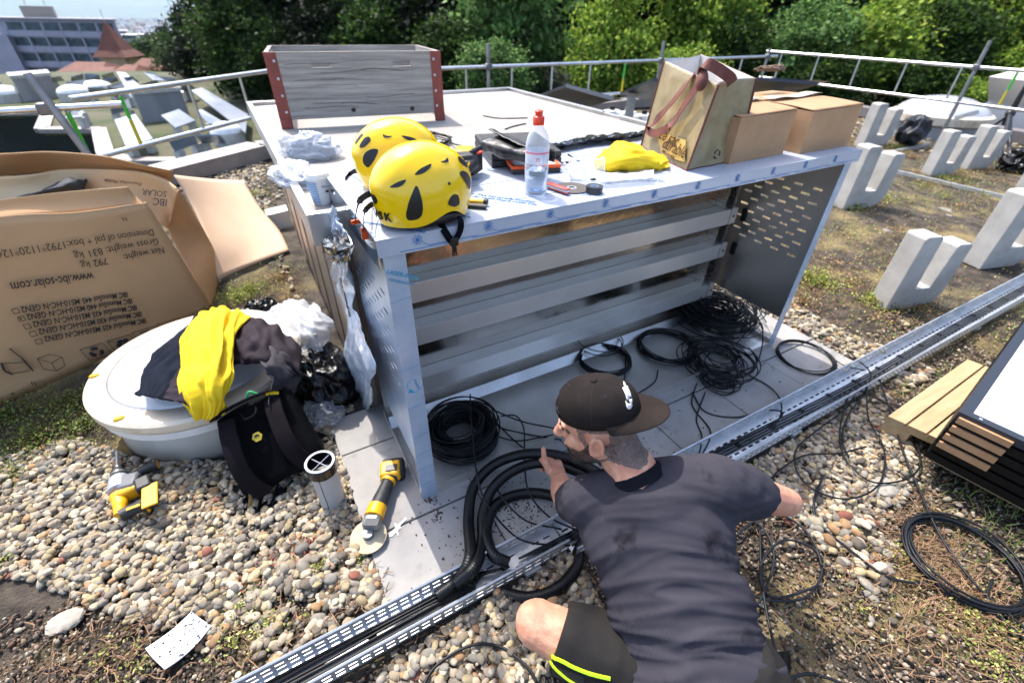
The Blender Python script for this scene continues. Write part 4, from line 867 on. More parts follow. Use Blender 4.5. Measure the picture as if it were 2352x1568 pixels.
coil(G(978, 326, .992), .15, 6, .02, .09, 'loose cable ring on the grey deck behind the helmets', seed=8, loose=.12, tails=[[G(1040, 330, 1.0), G(1070, 338, 1.09)]])
coil(G(1380, 770, .1)+V((0, 0, -.05)), .13, 2, .05, .01, 'single springy cable loop standing up against the back of the bench', seed=9, loose=.05)
# loose runs
def run(lab, *a, r_=.0036, m_=None): return cable(gp(*a), r_+(.0008 if m_ else 0), lab, m_=m_)
run('cable rising from the left coil and crossing the tray to the worker', (1080, 905, .12), (1082, 960, .16), (1094, 1080, .25), (1115, 1150, .2), (1165, 1215, .1), (1215, 1245, .07), (1310, 1252, .06))
run('cable looping down beside the worker\'s hand to the tray', (1150, 955, .06), (1185, 955, .06), (1203, 985, .08), (1205, 1060, .12), (1215, 1130, .1), (1260, 1185, .06), (1320, 1215, .06))
run('cable stretched from the left coil to the worker\'s chin, topmost', (1130, 940, .1), (1200, 968, .08), (1280, 985, .08), (1360, 1010, .1))
run('cable stretched from the left coil under the worker\'s wrist', (1135, 1000, .06), (1190, 1012, .04), (1260, 1000, .05), (1350, 985, .06))
run('cable crossing low from the left coil to the conduits', (1130, 960, .08), (1180, 1010, .04), (1230, 1045, .04), (1310, 1060, .06), (1370, 1090, .06))
run('cable curving over the tray to the conduit mouths, in front of the left coil', (1200, 1060, .06), (1140, 1110, .07), (1200, 1190, .05), (1290, 1215, .08))
run('cable from the tangle down to the tray by the worker\'s shoulder', (1620, 900, .03), (1600, 960, .015), (1612, 1000, .02), (1606, 1040, .07), (1590, 1075, .06))
run('second cable from the tangle down to the tray by the worker\'s shoulder', (1600, 880, .03), (1590, 930, .015), (1630, 985, .02), (1625, 1020, .07), (1600, 1060, .06))
run('cable sweeping right from the tangle and back along the tray', (1590, 900, .02), (1620, 945, .015), (1690, 958, .015), (1760, 942, .03), (1798, 948, .07), (1770, 975, .06), (1700, 1010, .05), (1640, 1040, .05))
run('cable from the tangle running down to the tray near its middle', (1700, 850, .02), (1770, 890, .02), (1795, 930, .05), (1780, 975, .07), (1720, 1010, .06))
run('cable arching up from the heap past the right post of the bench', (1690, 790, .05), (1740, 740, .14), (1752, 780, .08), (1735, 840, .03), (1690, 870, .02), (1640, 870, .02))
run('cable crossing the base of the bench by the right panel', (1635, 665, .08), (1680, 655, .06), (1730, 695, .05), (1760, 740, .04))
run('cable draped over the tray right of the flat ring', (1940, 800, 0.026), (1975, 830, 0.05), (2000, 860, 0.09), (1985, 900, 0.05), (1945, 960, 0.036), (1935, 1010, 0.036), (1950, 1050, 0.036))
run('cable loop on the pebbles, nearest the pallet', (1960, 890, 0.07), (2040, 930, 0.036), (2090, 990, 0.036), (2115, 1060, 0.036), (2080, 1100, 0.036), (2000, 1105, 0.036), (1940, 1050, 0.036), (1930, 980, 0.036), (1950, 900, 0.06))
run('long cable sweeping from the tray round the pebbles and down past the elbow', (1975, 870, 0.07), (1950, 930, 0.036), (1880, 985, 0.036), (1830, 1030, 0.036), (1830, 1080, 0.036), (1870, 1125, 0.036), (1950, 1145, 0.036), (2020, 1110, 0.036), (2030, 1030, 0.036), (1995, 960, 0.036), (1990, 880, 0.07))
run('cable wandering across the pebbles to the elbow', (1990, 1025, 0.036), (1930, 1040, 0.036), (1850, 1045, 0.036), (1795, 1075, 0.036), (1770, 1100, 0.036))
run('cable running from the pebbles over the soil to the flat ring at the right', (1890, 1095, 0.036), (1870, 1150, 0.036), (1880, 1200, 0.026), (1950, 1260, 0.026), (2030, 1320, 0.026), (2100, 1338, 0.026), (2150, 1332, 0.026), m_=M_cabg)
run('long cable dropping over the pebbles and across the flat ring to the right border', (2020, 870, 0.07), (2050, 960, 0.036), (2080, 1050, 0.036), (2110, 1120, 0.031), (2160, 1230, 0.036), (2240, 1340, 0.031), (2352, 1440, 0.026), (2420, 1500, 0.026), m_=M_cabg)
run('cable tail curling under the flat ring to the lower right corner', (2280, 1330, 0.028), (2268, 1370, 0.028), (2300, 1420, 0.026), (2370, 1480, 0.026), m_=M_cabg)
run('cable circling on the soil beside the worker, upper loop', (1690, 1230, 0.026), (1740, 1192, 0.028), (1800, 1185, 0.03), (1860, 1230, 0.028), (1888, 1310, 0.026), (1850, 1370, 0.026), (1770, 1378, 0.026), (1700, 1355, 0.026), m_=M_cabg)
run('cable circling on the soil beside the worker, lower loop', (1700, 1180, 0.026), (1755, 1215, 0.028), (1778, 1280, 0.028), (1755, 1360, 0.028), (1730, 1400, 0.026), m_=M_cabg)
run('cable bending through both soil loops and away past the hip', (1745, 1210, 0.028), (1748, 1300, 0.028), (1758, 1390, 0.028), (1778, 1480, 0.026), (1800, 1568, 0.026), (1815, 1620, 0.026), m_=M_cabg)
run('cable oval on the soil inside the loops beside the worker', (1888, 1300, 0.031), (1870, 1260, 0.032), (1800, 1240, 0.032), (1750, 1290, 0.032), (1752, 1350, 0.03), (1790, 1372, 0.03), (1880, 1345, 0.03), m_=M_cabg)
run('cable end sticking out at the bottom border by the worker\'s hip', (1790, 1575, 0.026), (1840, 1548, 0.026), (1890, 1552, 0.026), (1960, 1580, 0.026), m_=M_cabg)
run('cable arching over pebbles at the bottom border, left of the knee', (960, 1600, 0.036), (1000, 1530, 0.03), (1080, 1482, 0.035), (1150, 1485, 0.03), (1210, 1530, 0.036), (1240, 1580, 0.036), r_=.0045)
run('short cable scrap lying on the grey deck, farther one', (1110, 266, .99), (1150, 272, .99), (1212, 271, .99)); run('short cable scrap lying on the grey deck, nearer one', (1160, 297, .99), (1180, 290, .99), (1208, 284, .99))
run('tiny cable offcut on the bench top right of the bottle', (1305, 355, 1.083), (1322, 366, 1.083), (1330, 370, 1.083)); run('tiny straight cable offcut on the bench top above the orange case', (1290, 372, 1.083), (1300, 373, 1.083), (1312, 373, 1.083))

# ================================================================ THINGS ON THE BENCH AND DECK
def ST(x, y, P):
    """the point of photo (x, y) on the upright plane through P that faces the camera"""
    n = V((P.x-CAM.x, P.y-CAM.y, 0)).normalized(); return PL(x, y, P, n)
def lump(c, rad, crump, cs, seed, n=44, m=26, M3=None, zmin=None, squash=0):
    mb = MB(); rows = []
    for i in range(m+1):
        th = PI*i/m; row = []
        for j in range(n):
            a = 2*PI*j/n; d = V((math.sin(th)*math.cos(a), math.sin(th)*math.sin(a), math.cos(th)))
            q = d*cs+V((seed*2.7, seed, 0)); q += V((mnoise.noise(q*1.3), mnoise.noise(q*1.3+V((5, 0, 0))), 0))*.5; k = 1+crump*(.5-abs(mnoise.noise(q))*2.4+(.3-abs(mnoise.noise(q*2.2+V((9, 0, 0))))*1.2)*.55+.7*mnoise.noise(d*1.3+V((seed, 0, 0))))
            p = V((d.x*rad[0], d.y*rad[1], d.z*rad[2]))*k; p = (M3 @ p if M3 else p)+V(c)
            if zmin is not None and p.z < zmin: p.z = zmin+.001*mnoise.noise(p*40)
            row.append(p)
        rows.append(row)
    return mb.grid(rows, close=True)
M_yel = mat('helmet yellow', '#f0c400', .22, c2='#eebf00', scale=3, coat=.35, bump=.02, bscale=60)
M_blk = mat('vent black', '#101114', .4); M_web = mat('webbing', '#08090b', .8, spec=.1, bump=.2, bscale=300)
def shell(az, tt, lift=0):
    """helmet surface; az from the front round the wearer's left, tt 0 crown to 1 rim"""
    ca, sa = math.cos(az), math.sin(az)
    rim = -.075+.035*math.exp(-((abs(abs(az)-1.75))/.42)**2)-.012*max(0, -ca)**2*1.2
    th = tt*R(90+math.degrees(math.asin(min(.9, -rim/.15)))*.9)
    rx, ry, rz = .142, .110, .118
    s, c = math.sin(th), math.cos(th); x = rx*s*ca; y = ry*s*sa; z = rz*c if c > 0 else .155*c
    if tt > .97: x *= 1.0
    k = 1+.05*(1/(1+math.exp((abs(y)-.058)/.006)))*(1/(1+math.exp((-c+.1)/.08)))
    if ca > .3 and tt > .8: x *= 1+.05*(tt-.8)/.2*(ca-.3)
    if tt > .93: x *= 1+.25*(tt-.93); y *= 1+.25*(tt-.93)
    p = V((x*k, y*k, z*k)); 
    if lift: p += p.normalized()*lift
    return p
def vent(poly, lift=.0012):
    cx_ = sum(p[0] for p in poly)/len(poly); cy_ = sum(p[1] for p in poly)/len(poly); poly = [(cx_+(a-cx_)*.84, cy_+(b_-cy_)*.84) for a, b_ in poly]
    for _ in range(2): poly = [q_ for i in range(len(poly)) for q_ in ((poly[i][0]*.78+poly[(i+1) % len(poly)][0]*.22, poly[i][1]*.78+poly[(i+1) % len(poly)][1]*.22), (poly[i][0]*.22+poly[(i+1) % len(poly)][0]*.78, poly[i][1]*.22+poly[(i+1) % len(poly)][1]*.78))]
    m = MB(); P = []
    for i in range(len(poly)):
        a, b = poly[i], poly[(i+1) % len(poly)]
        for k in range(2): P.append((a[0]+(b[0]-a[0])*k/2, a[1]+(b[1]-a[1])*k/2))
    c = (sum(p[0] for p in P)/len(P), sum(p[1] for p in P)/len(P)); n = len(P); m.v = [shell(R(c[0]), c[1], lift)]
    for f_ in (.5, 1.0): m.v += [shell(R(c[0]+(p[0]-c[0])*f_), c[1]+(p[1]-c[1])*f_, lift) for p in P]
    for i in range(n): j = (i+1) % n; m.f += [(0, 1+i, 1+j), (1+i, 1+n+i, 1+n+j, 1+j)]
    return m
VENTS = [[(42, .95), (66, .94), (70, .8), (64, .52), (54, .7)], [(92, .92), (104, .98), (116, .93), (112, .82), (102, .82)], [(98, .70), (101, .73), (104, .70), (101, .67)], [(118, .56), (128, .72), (140, .80), (150, .72), (146, .58), (132, .52)],
         [(28, .62), (40, .55), (54, .51), (48, .59), (38, .62)], [(56, .50), (68, .42), (90, .40), (84, .46), (70, .50)], [(98, .43), (110, .42), (122, .36), (118, .43), (108, .46)], [(134, .44), (146, .55), (158, .55), (152, .40), (142, .38)], [(156, .36), (166, .52), (174, .52), (170, .36)], [(-14, .78), (0, .84), (14, .78), (7, .70), (0, .73), (-7, .70)]]
def helmet(loc, fwd, lab, text):
    M3 = axes(fwd); t = thing('safety_helmet', lab, 'helmet', loc, 'yellow safety helmets', M3)
    sm = MB(); rows = [[shell(2*PI*j/72, max(.012, i/26)) for j in range(72)] for i in range(27)]
    rows.append([p*.955 for p in rows[-1]]); rows.append([V((p.x*.93, p.y*.93, p.z*.5)) for p in rows[-2]])
    sm.grid(rows, close=True); sm.f.append(tuple(range(71, -1, -1))); sm.build('shell', M_yel, t, local=True, smooth=50)
    for v_ in VENTS:
        vent(v_).build('vent', M_blk, t, local=True); 
        if v_[0][0] > 20: vent([(-a, b) for a, b in v_]).build('vent', M_blk, t, local=True)
    inn = MB(); inn.lathe([(.098, -.045), (.101, -.062), (.098, -.072)], 28, Matrix.Diagonal((1.25, .95, 1, 1)), cap=False); inn.build('inner_band', M_blk, t, local=True, solid=.003)
    if text:
        for i, ch in enumerate('KASK'):
            a0 = R(-13+i*11); p = shell(a0+R(3), .90, .002); nn = V((p.x, p.y, p.z*.3)).normalized(); ax_ = V((-math.sin(a0+R(4))*.142, math.cos(a0+R(4))*.11, 0)).normalized()
            o = lettering(ch, .031, (0, 0, 0), (1, 0, 0), (0, 1, 0), M_blk, t, bold=.0012); 
            me = o.data; me.transform(Matrix.Translation(V(t.location))); uz = nn.cross(ax_).normalized(); Mm = Matrix((ax_, uz, nn)).transposed().to_4x4(); Mm.translation = shell(a0, .93, .003)-ax_*.004; me.transform(Mm)
    return t
def hstrap(lab, pts, w_, side, parent):
    return MB().strap(catmull(pts, 8), w_, .002, side).build('chin_strap', M_web, parent)
BZ = BT+.0005
def wpart(mb, name, m_, t, **k):
    """part given in place coordinates under a turned thing"""
    Mi = fr4(t.location, t.rotation_euler.to_matrix()).inverted(); mb.v = [Mi @ V(p) for p in mb.v]; return mb.build(name, m_, t, local=True, **k)
c = G(975, 476, BT+.03); h1 = helmet(V((c.x, c.y, BT+.083)), (-.985, -.14, 0), 'front yellow safety helmet with black vents, its chin strap hanging over the bench lip', True)
c = G(918, 400, BT+.03); h2 = helmet(V((c.x, c.y, BT+.083)), (.93, -.1, 0), 'rear yellow safety helmet, half hidden behind the other', False)
wpart(MB().strap(catmull([PY(1008, 505, .03), PY(1022, 530, -.022), PY(1036, 552, -.026), PY(1043, 556, -.026)], 8), .02, .002, (.8, 0, .6)), 'chin_strap', M_web, h1)
wpart(MB().strap(catmull([PY(1052, 492, .05), PY(1062, 508, -.02), PY(1060, 532, -.026), PY(1048, 556, -.026)], 8), .018, .002, (.9, 0, -.4)), 'chin_strap', M_web, h1)
b_ = MB(); b_.box((-.012, -.008, -.012), (.012, .004, .012), Matrix.Translation(PY(1045, 557, -.026))); b_.box((-.006, -.006, -.032), (.006, .004, -.012), Matrix.Translation(PY(1045, 557, -.026)))
for s_ in (-1, 0, 1): b_.box((s_*.006-.0018, -.004, -.044), (s_*.006+.0018, .002, -.03), Matrix.Translation(PY(1045, 557, -.026)))
wpart(b_, 'buckle', M_blackp, h1, bevel=.002)
M_org = mat('orange plastic', '#e2571c', .4)
s_ = wpart(MB().strap(catmull([D(880, 460, 1.24), D(850, 468, 1.22), PX(832, 485, -.02), PX(829, 510, -.022), PX(828, 528, -.022)], 8), .014, .002, (.3, .9, .2)), 'chin_strap', M_web, h1)
wpart(MB().box((-.006, -.003, -.022), (.006, .006, .012), Matrix.Translation(PX(829, 535, -.022))), 'strap_clip', M_org, h1, bevel=.002)
wpart(MB().strap(catmull([D(872, 440, 1.36), D(845, 447, 1.32), PX(822, 463, -.02), PX(813, 490, -.03), PX(811, 512, -.03)], 8), .018, .002, (.3, .9, .2)), 'chin_strap', M_web, h2)
wpart(MB().box((-.012, -.004, -.006), (.012, .004, .007), Matrix.Translation(PX(811, 515, -.03))), 'strap_clip', M_org, h2, bevel=.002)
wpart(MB().strap(catmull([G(830, 395, BZ+.05), G(812, 392, BZ+.025), G(798, 400, BZ+.004), G(788, 412, BZ+.003)], 8), .016, .002, (.3, .3, .9)), 'chin_strap', M_web, h2)

for h_ in (h1, h2): h_.scale = (.96,)*3; h_.location.z -= .003
# cordless drill lying by the helmets
M_ty = mat('tool yellow', '#e0a30d', .42, c2='#d99a08', scale=12); M_tk = mat('tool grip', '#1b1c1f', .55, c2='#26282c', scale=40)
def P_(x, y, z): return G(x, y, BT+z)
t = thing('cordless_tool', 'yellow and black cordless tool lying between the front helmet and the black case', 'power tool', G(1062, 405, BT))
hp, hq = P_(1044, 362, .045), P_(1098, 358, .045)
MB().bar(P_(1046, 366, .05), P_(1090, 366, .05), .085, .075).build('body', M_ty, t, bevel=.012)
MB().bar(P_(1050, 360, .09), P_(1084, 357, .09), .06, .016).build('grip_pad', M_tk, t, bevel=.006)
MB().bar(P_(1089, 368, .05), P_(1098, 369, .05), .09, .085).build('battery_shoe', M_tk, t, bevel=.006)
MB().bar(P_(1092, 346, .08), P_(1102, 352, .075), .03, .006).build('release_tab', mat('red tab', '#c8402c', .5), t)
MB().tube(catmull([P_(1082, 372, .05), P_(1070, 390, .045), P_(1058, 405, .035), P_(1050, 415, .033)], 6), [.03, .027, .025, .023, .022, .021]+[.021]*13, 14).build('handle', M_tk, t)
MB().strap(catmull([P_(1079, 374, .081), P_(1069, 388, .074), P_(1060, 399, .062)], 6), .006, .002, (.5, .5, 0)).build('handle_trim', M_ty, t)
MB().bar(P_(1046, 412, .035), P_(1062, 418, .035), .06, .05).build('foot', M_tk, t, bevel=.008); MB().bar(P_(1043, 405, .05), P_(1052, 410, .05), .05, .03).build('foot_trim', M_ty, t, bevel=.006)
for k in range(3): MB().bar(P_(1058+k*4, 420+k, .045), P_(1058+k*4, 428+k, .015), .004, .004).build('battery_rib', M_ty, t)
t = thing('pliers', 'pliers with one yellow and one black handle poking out from the front helmet', 'pliers', G(1095, 462, BT))
MB().tube(catmull([P_(1050, 462, .012), P_(1075, 461, .012), P_(1112, 463, .012)], 5), .0085, 10, flat=.8).build('handle', M_ty, t); MB().tube([P_(1112, 463, .012), P_(1120, 464, .012)], .009, 10).build('handle_end', M_tk, t)
MB().tube(catmull([P_(1050, 470, .008), P_(1080, 472, .008), P_(1117, 475, .008)], 5), .0082, 10, flat=.8).build('handle', M_tk, t); MB().tube([P_(1035, 462, .01), P_(1052, 466, .01)], .011, 10, flat=.6).build('jaw', M_galv, t)

# black case and pouch
t = thing('tool_case', 'flat black plastic case with a pebbled lid at the back of the bench top', 'case', (.68, .6, BT))
c, e1, e2 = V((.545, .445, BZ)), V((.965, -.262, 0)), V((.262, .965, 0))
def rect(c, e1, e2, a, b, ins=0): return [c+e1*ins+e2*ins, c+e1*(a-ins)+e2*ins, c+e1*(a-ins)+e2*(b-ins), c+e1*ins+e2*(b-ins)]
M_case = mat('case plastic', '#2a2b2e', .5, c2='#232427', scale=8)
MB().prism(rect(c, e1, e2, .27, .35), (0, 0, .026)).build('base', M_case, t, smooth=0, bevel=.004)
MB().prism([p+V((0, 0, .0275)) for p in rect(c, e1, e2, .27, .35)], (0, 0, .022)).build('lid', M_case, t, smooth=0, bevel=.005)
pt = MB(); pt.prism([p+V((0, 0, .0496)) for p in rect(c, e1, e2, .27, .35, .02)], (0, 0, .001)); pt.build('textured_panel', mat('pebbled plastic', '#313236', .55, bump=1, bscale=130, c2='#26272a', scale=130), t, smooth=0)
t = thing('pouch', 'black leather pouch with a raised flap lying on the black case', 'pouch', (.76, .62, BT+.05))
a, b = G(1128, 330, BT+.075), G(1212, 352, BT+.075); ax = (b-a).normalized(); ay = V((-ax.y, ax.x, 0))
M_lea = mat('black leather', '#0f1012', .38, c2='#1a1b1e', scale=30, bump=.3, bscale=60)
rows = [[a+ax*(k*.055)-ay*.045+V((0, 0, -.02+.006*math.sin(k*2.2))) for k in range(6)], [a+ax*(k*.055)-ay*.048+V((0, 0, .012)) for k in range(6)], [a+ax*(k*.055)+V((0, 0, .02+.008*math.sin(k*1.7))) for k in range(6)], [a+ax*(k*.055)+ay*.04+V((0, 0, .012)) for k in range(6)], [a+ax*(k*.055)+ay*.04+V((0, 0, -.02)) for k in range(6)]]
MB().grid(sheet(rows, 5, 5, crumple=.004, cscale=25)).build('body', M_lea, t, solid=.004)
rows = [[a+ax*(.01+k*.05)+ay*.035+V((0, 0, .015)) for k in range(6)], [a+ax*(.01+k*.05)+ay*.01+V((0, 0, .045-.006*k)) for k in range(6)], [a+ax*(.01+k*.05)-ay*.02+V((0, 0, .052-.008*k)) for k in range(6)]]
MB().grid(sheet(rows, 5, 5, crumple=.003, cscale=20, seed=2)).build('flap', M_lea, t, solid=.003)

# bit box
t = thing('bit_box', 'low bit box with orange rim and clear lid behind the bottle', 'bit box', G(1232, 388, BT))
a = G(1176, 402, BZ); b = G(1288, 396, BZ); e1 = (b-a).normalized(); e2 = V((-e1.y, e1.x, 0)); ln_ = (b-a).length
MB().prism(rect(a, e1, e2, ln_, .10), (0, 0, .016)).build('base', M_case, t, smooth=0, bevel=.004)
fr_ = MB(); 
for q in (rect(a, e1, e2, ln_, .014), rect(a+e2*.086, e1, e2, ln_, .014), rect(a+e2*.0141, e1, e2, .014, .0718), rect(a+e2*.0141+e1*(ln_-.014), e1, e2, .014, .0718)): fr_.prism([p+V((0, 0, .0165)) for p in q], (0, 0, .012))
fr_.build('rim', M_org, t, smooth=0, bevel=.002)
MB().prism([p+V((0, 0, .0255)) for p in rect(a+e1*.0142+e2*.0142, e1, e2, ln_-.0284, .0715)], (0, 0, .0015)).build('lid', clear_film('clear lid', '#e8ecf0', .35), t, smooth=0)
rg = random.Random(2)
for k in range(10): MB().tube([a+e1*(.03+k*.02)+e2*.03+V((0, 0, .0195)), a+e1*(.03+k*.02)+e2*.07+V((0, 0, .0195))], .003, 6).build('bit', M_galv, t)

# bottle
c = G(1230, 444, BZ); t = thing('water_bottle', 'clear half full plastic water bottle with a red sport cap', 'bottle', c)
prof = [(.001, .004), (.022, .002), (.030, 0), (.0345, .006), (.036, .02), (.0335, .035), (.036, .05), (.0365, .09), (.0352, .094), (.0352, .132), (.0365, .136), (.0355, .15), (.031, .168), (.023, .184), (.0165, .194), (.0145, .20), (.0145, .206)]
Mb = Matrix.Translation(c)
MB().lathe(prof, 40, Mb, cap=False).build('bottle_wall', clear_film('pet', '#dfe8f2', .16, .06), t, smooth=60)
MB().lathe([(r_*.955, z+.0015) for r_, z in prof if z < .075]+[(.0338, .075)], 36, Mb).build('water', mat('water', '#e6f0fa', .02, trans=1, ior=1.33), t, smooth=60)
MB().lathe([(.0358, .0945), (.0358, .1315)], 40, Mb, cap=False).build('label', mat('bottle label', '#d9dde6', .45, c2='#c9ced9', scale=40, alpha=.85), t, smooth=60)
for z0_, z1_ in ((.124, .130),): MB().lathe([(.0361, z0_), (.0361, z1_)], 40, Mb, cap=False).build('label_band', mat('pink print', '#d98090', .5), t, smooth=60)
lettering('n', .024, c+V((-.0215, -.0285, .104)), (.8, -.6, 0), (0, 0, 1), mat('label red', '#c03a4a', .5), t, lift=.0012)
for k in range(5): MB().bar(c+V((.0, -.0362, .122-.006*k)), c+V((.02, -.0303, .122-.006*k)), .0003, .002, (0, 0, 1)).build('label_print', mat('label ink', '#7d8494', .5), t, smooth=0)
M_red = mat('red cap', '#e03a20', .38)
MB().lathe([(.0165, .200), (.0168, .202), (.0168, .219), (.0155, .221), (.0115, .223), (.0105, .226), (.0115, .229), (.0115, .236), (.009, .238), (.001, .2385)], 28, Mb).build('cap', M_red, t, smooth=35)

# cutting disc, pocket tool, tape
c = G(1313, 433, BZ); t = thing('cutting_disc', 'thin dark cutting disc lying on the bench top under the red pocket tool', 'disc', c)
m_ = MB(); Md = Matrix.Translation(c+V((0, 0, .001))); m_.lathe([(.011, 0), (.058, 0), (.058, .0022), (.011, .0022), (.011, 0)], 44, Md, cap=False); m_.build('disc', mat('abrasive', '#54504e', .85, c2='#48443f', scale=60), t)
MB().lathe([(.0109, .0001), (.016, -.0003), (.016, .0027), (.0109, .0027)], 24, Md, cap=False).build('bore_ring', M_galv, t)
t = thing('pocket_tool', 'folded red pocket tool resting on the cutting disc', 'pocket knife', G(1282, 432, BT))
a, b = P_(1258, 424, .012), P_(1306, 440, .012)
MB().bar(a, b, .018, .006).build('liner', M_galv, t, bevel=.001)
for s_ in (-1, 1): MB().bar(a+V((0, 0, s_*.0055)), b+V((0, 0, s_*.0055)), .02, .0045).build('scale', mat('red scale', '#b5483f', .35), t, bevel=.002)
c = G(1364, 442, BZ); t = thing('tape_roll', 'small roll of black tape at the front of the bench top', 'tape', c); Mt = Matrix.Translation(c)
MB().lathe([(.013, 0), (.027, 0), (.027, .021), (.013, .021), (.013, 0)], 36, Mt, cap=False).build('tape', mat('black tape', '#1c1d20', .35, c2='#33353a', scale=4), t); MB().lathe([(.0115, .0005), (.0129, .0005), (.0129, .0205), (.0115, .0205), (.0115, .0005)], 30, Mt, cap=False).build('core', mat('core card', '#9db0c4', .7), t)

# goggles
t = thing('safety_goggles', 'clear safety goggles lying beside the yellow shirt', 'goggles', G(1340, 390, BT))
M_cl = clear_film('goggle plastic', '#eef2f4', .10, .05)
for x0_, x1_ in ((1308, 1342), (1346, 1388)):
    rows = [[P_(x0_+(x1_-x0_)*u, 362+46*v_+4*(1-(2*u-1)**2), .055*(1-v_)+.006) for u in (0, .3, .6, 1)] for v_ in (0, .5, 1)]
    MB().grid(sheet(rows, 5, 5)).build('lens', M_cl, t, solid=.002)
    MB().tube(catmull([rows[0][0], rows[0][2], rows[0][3], rows[1][3], rows[2][3], rows[2][1], rows[2][0], rows[1][0], rows[0][0]], 6), .002, 6).build('lens_rim', clear_film('rim plastic', '#f4f6f8', .35), t)
MB().strap(catmull([P_(1308, 372, .045), P_(1306, 395, .03), P_(1318, 412, .012), P_(1350, 418, .008), P_(1372, 420, .006)], 6), .012, .002, (0, 0, 1)).build('temple', clear_film('rim plastic', '#f4f6f8', .35), t)
MB().box((-.008, -.006, 0), (.008, .006, .006), Matrix.Translation(P_(1362, 414, .004))).build('temple_tip', M_dark, t, bevel=.002)
# yellow shirt on the bench
M_ys = mat('yellow cotton', '#e8c814', .85, c2='#dcb90c', scale=9, bump=.15, bscale=400, transl=.12)
rows = [[P_(x, y, z) for x, y, z in r_] for r_ in (((1366, 372, .004), (1385, 350, .03), (1430, 330, .05), (1462, 338, .02)), ((1372, 384, .004), (1400, 362, .045), (1440, 345, .075), (1480, 350, .03), (1500, 360, .01)), ((1380, 388, .004), (1420, 372, .05), (1455, 362, .06), (1500, 358, .04), (1525, 368, .01)), ((1400, 390, .003), (1440, 384, .03), (1475, 378, .035), (1512, 376, .025), (1534, 380, .006)), ((1420, 392, .002), (1450, 390, .006), (1480, 389, .006), (1510, 388, .004), (1537, 391, .003)))]
rows = [catmull(r_, 4) for r_ in rows]; mn = min(len(r_) for r_ in rows); rows = [[r_[round(i*(len(r_)-1)/(mn-1))] for i in range(mn)] for r_ in rows]
g = sheet(rows, 11, 4, folds=.015, fscale=(2.2, 3.5), seed=12, crumple=.002, cscale=18)
g = [[V((p.x, p.y, max(p.z, BT+.001))) for p in r_] for r_ in g]
tag(MB().grid(g).build('yellow_shirt', M_ys, solid=.0012, smooth=180), 'crumpled yellow shirt on the bench top in front of the tote bag', 'shirt')
# bag of grey fabric
t = thing('clear_packet', 'clear plastic packet with folded grey fabric at the front of the bench top', 'packet', G(1440, 412, BT))
rows = [[P_(1372+k*32.5, 408-k*2.5+(dy_)*1.0, z) for k in range(5)] for dy_, z in ((-12, .004), (-8, .02), (2, .026), (12, .02), (17, .003))]
MB().grid([[V((p.x, p.y, max(p.z, BT+.001))) for p in r_] for r_ in sheet(rows, 6, 8, crumple=.005, cscale=22, seed=4)]).build('wrapper', clear_film('packet film', '#eef1f4', .3), t)
MB().bar(P_(1380, 411, .009), P_(1492, 404, .009), .05, .014).build('fabric', mat('grey fabric', '#7e838c', .9, c2='#6b7079', scale=30, bump=.4, bscale=60), t, bevel=.006)

# tote bag
EB = [G(1474, 335, BZ), G(1577, 392, BZ), G(1692, 371, BZ)]; EB.append(EB[0]+EB[2]-EB[1])
ET = [ST(1527, 140, EB[0]), ST(1650, 195, EB[1]), ST(1736, 180, EB[2])]; ET.append(ET[0]+ET[2]-ET[1]+V((0, 0, .01)))
t = thing('tote_bag', 'tall beige woven tote bag with brown straps and script lettering, on the bench top', 'tote bag', EB[1])
M_jute = mat('woven jute', '#9c8b68', .42, c2='#857552', scale=16, detail=8, bump=.25, bscale=240, c3='#ac9c7c', scale3=7, coat=.3)
rows = []; 
def side(k, f, nrow=14): 
    out = []
    for i in range(nrow+1):
        u = i/nrow; p = EB[k].lerp(ET[k], u); out.append(p)
    return out
nr, nc = 30, 16; grid_ = []
for i in range(nr+1):
    u = i/nr; row = []
    for k in range(4):
        a = EB[k].lerp(ET[k], u); b = EB[(k+1) % 4].lerp(ET[(k+1) % 4], u); n_ = (b-a).cross(V((0, 0, 1))).normalized()
        for j in range(nc):
            v_ = j/nc; p = a.lerp(b, v_); w_ = 4*v_*(1-v_); inw = (-.03 if k in (0, 2) else -.035)*u*w_ if k in (1, 3) else .012*w_*(1-u)
            d_ = .008*w_*mnoise.noise(p*9)+.012*w_*mnoise.noise(p*4+V((3, 1, 2)))-.006*w_*abs(mnoise.noise(p*14))
            row.append(p+n_*(inw+d_))
    grid_.append(row)
bg = MB().grid(grid_, close=True); bg.f.append(tuple(range(4*nc-1, -1, -1))); bg.build('body', M_jute, t, solid=.0018, smooth=60)
lin_ = MB().grid([[p*1+(sum((r_[j2] for j2 in range(0, 4*nc, 4)), V())/nc-p)*.03 for p in r_] for r_ in grid_[8:]], close=True); lin_.build('lining', mat('white lining', '#d5d2cf', .7), t, smooth=60)
M_brn = mat('brown webbing', '#6d3d33', .75, c2='#5c3029', scale=25, bump=.3, bscale=220)
for k in range(3): MB().tube([grid_[i][k*nc]+(grid_[i][k*nc]-(EB[0]+EB[2])/2-V((0, 0, grid_[i][k*nc].z-BT)))*.015 for i in range(nr+1)], .004, 6).build('edge_piping', M_brn, t)
MB().tube([p for p in grid_[0][:2*nc+1]], .004, 6).build('edge_piping', M_brn, t)
def face(u, v_, k=0, lift=.006):
    a = EB[k].lerp(ET[k], v_); b = EB[(k+1) % 4].lerp(ET[(k+1) % 4], v_); n_ = (b-a).cross(V((0, 0, 1))).normalized(); return a.lerp(b, u)+n_*lift
nA = (EB[1]-EB[0]).cross(ET[0].lerp(ET[1], .5)-EB[0].lerp(EB[1], .5)).normalized(); nA = nA if nA.dot(CAM-EB[0]) > 0 else -nA
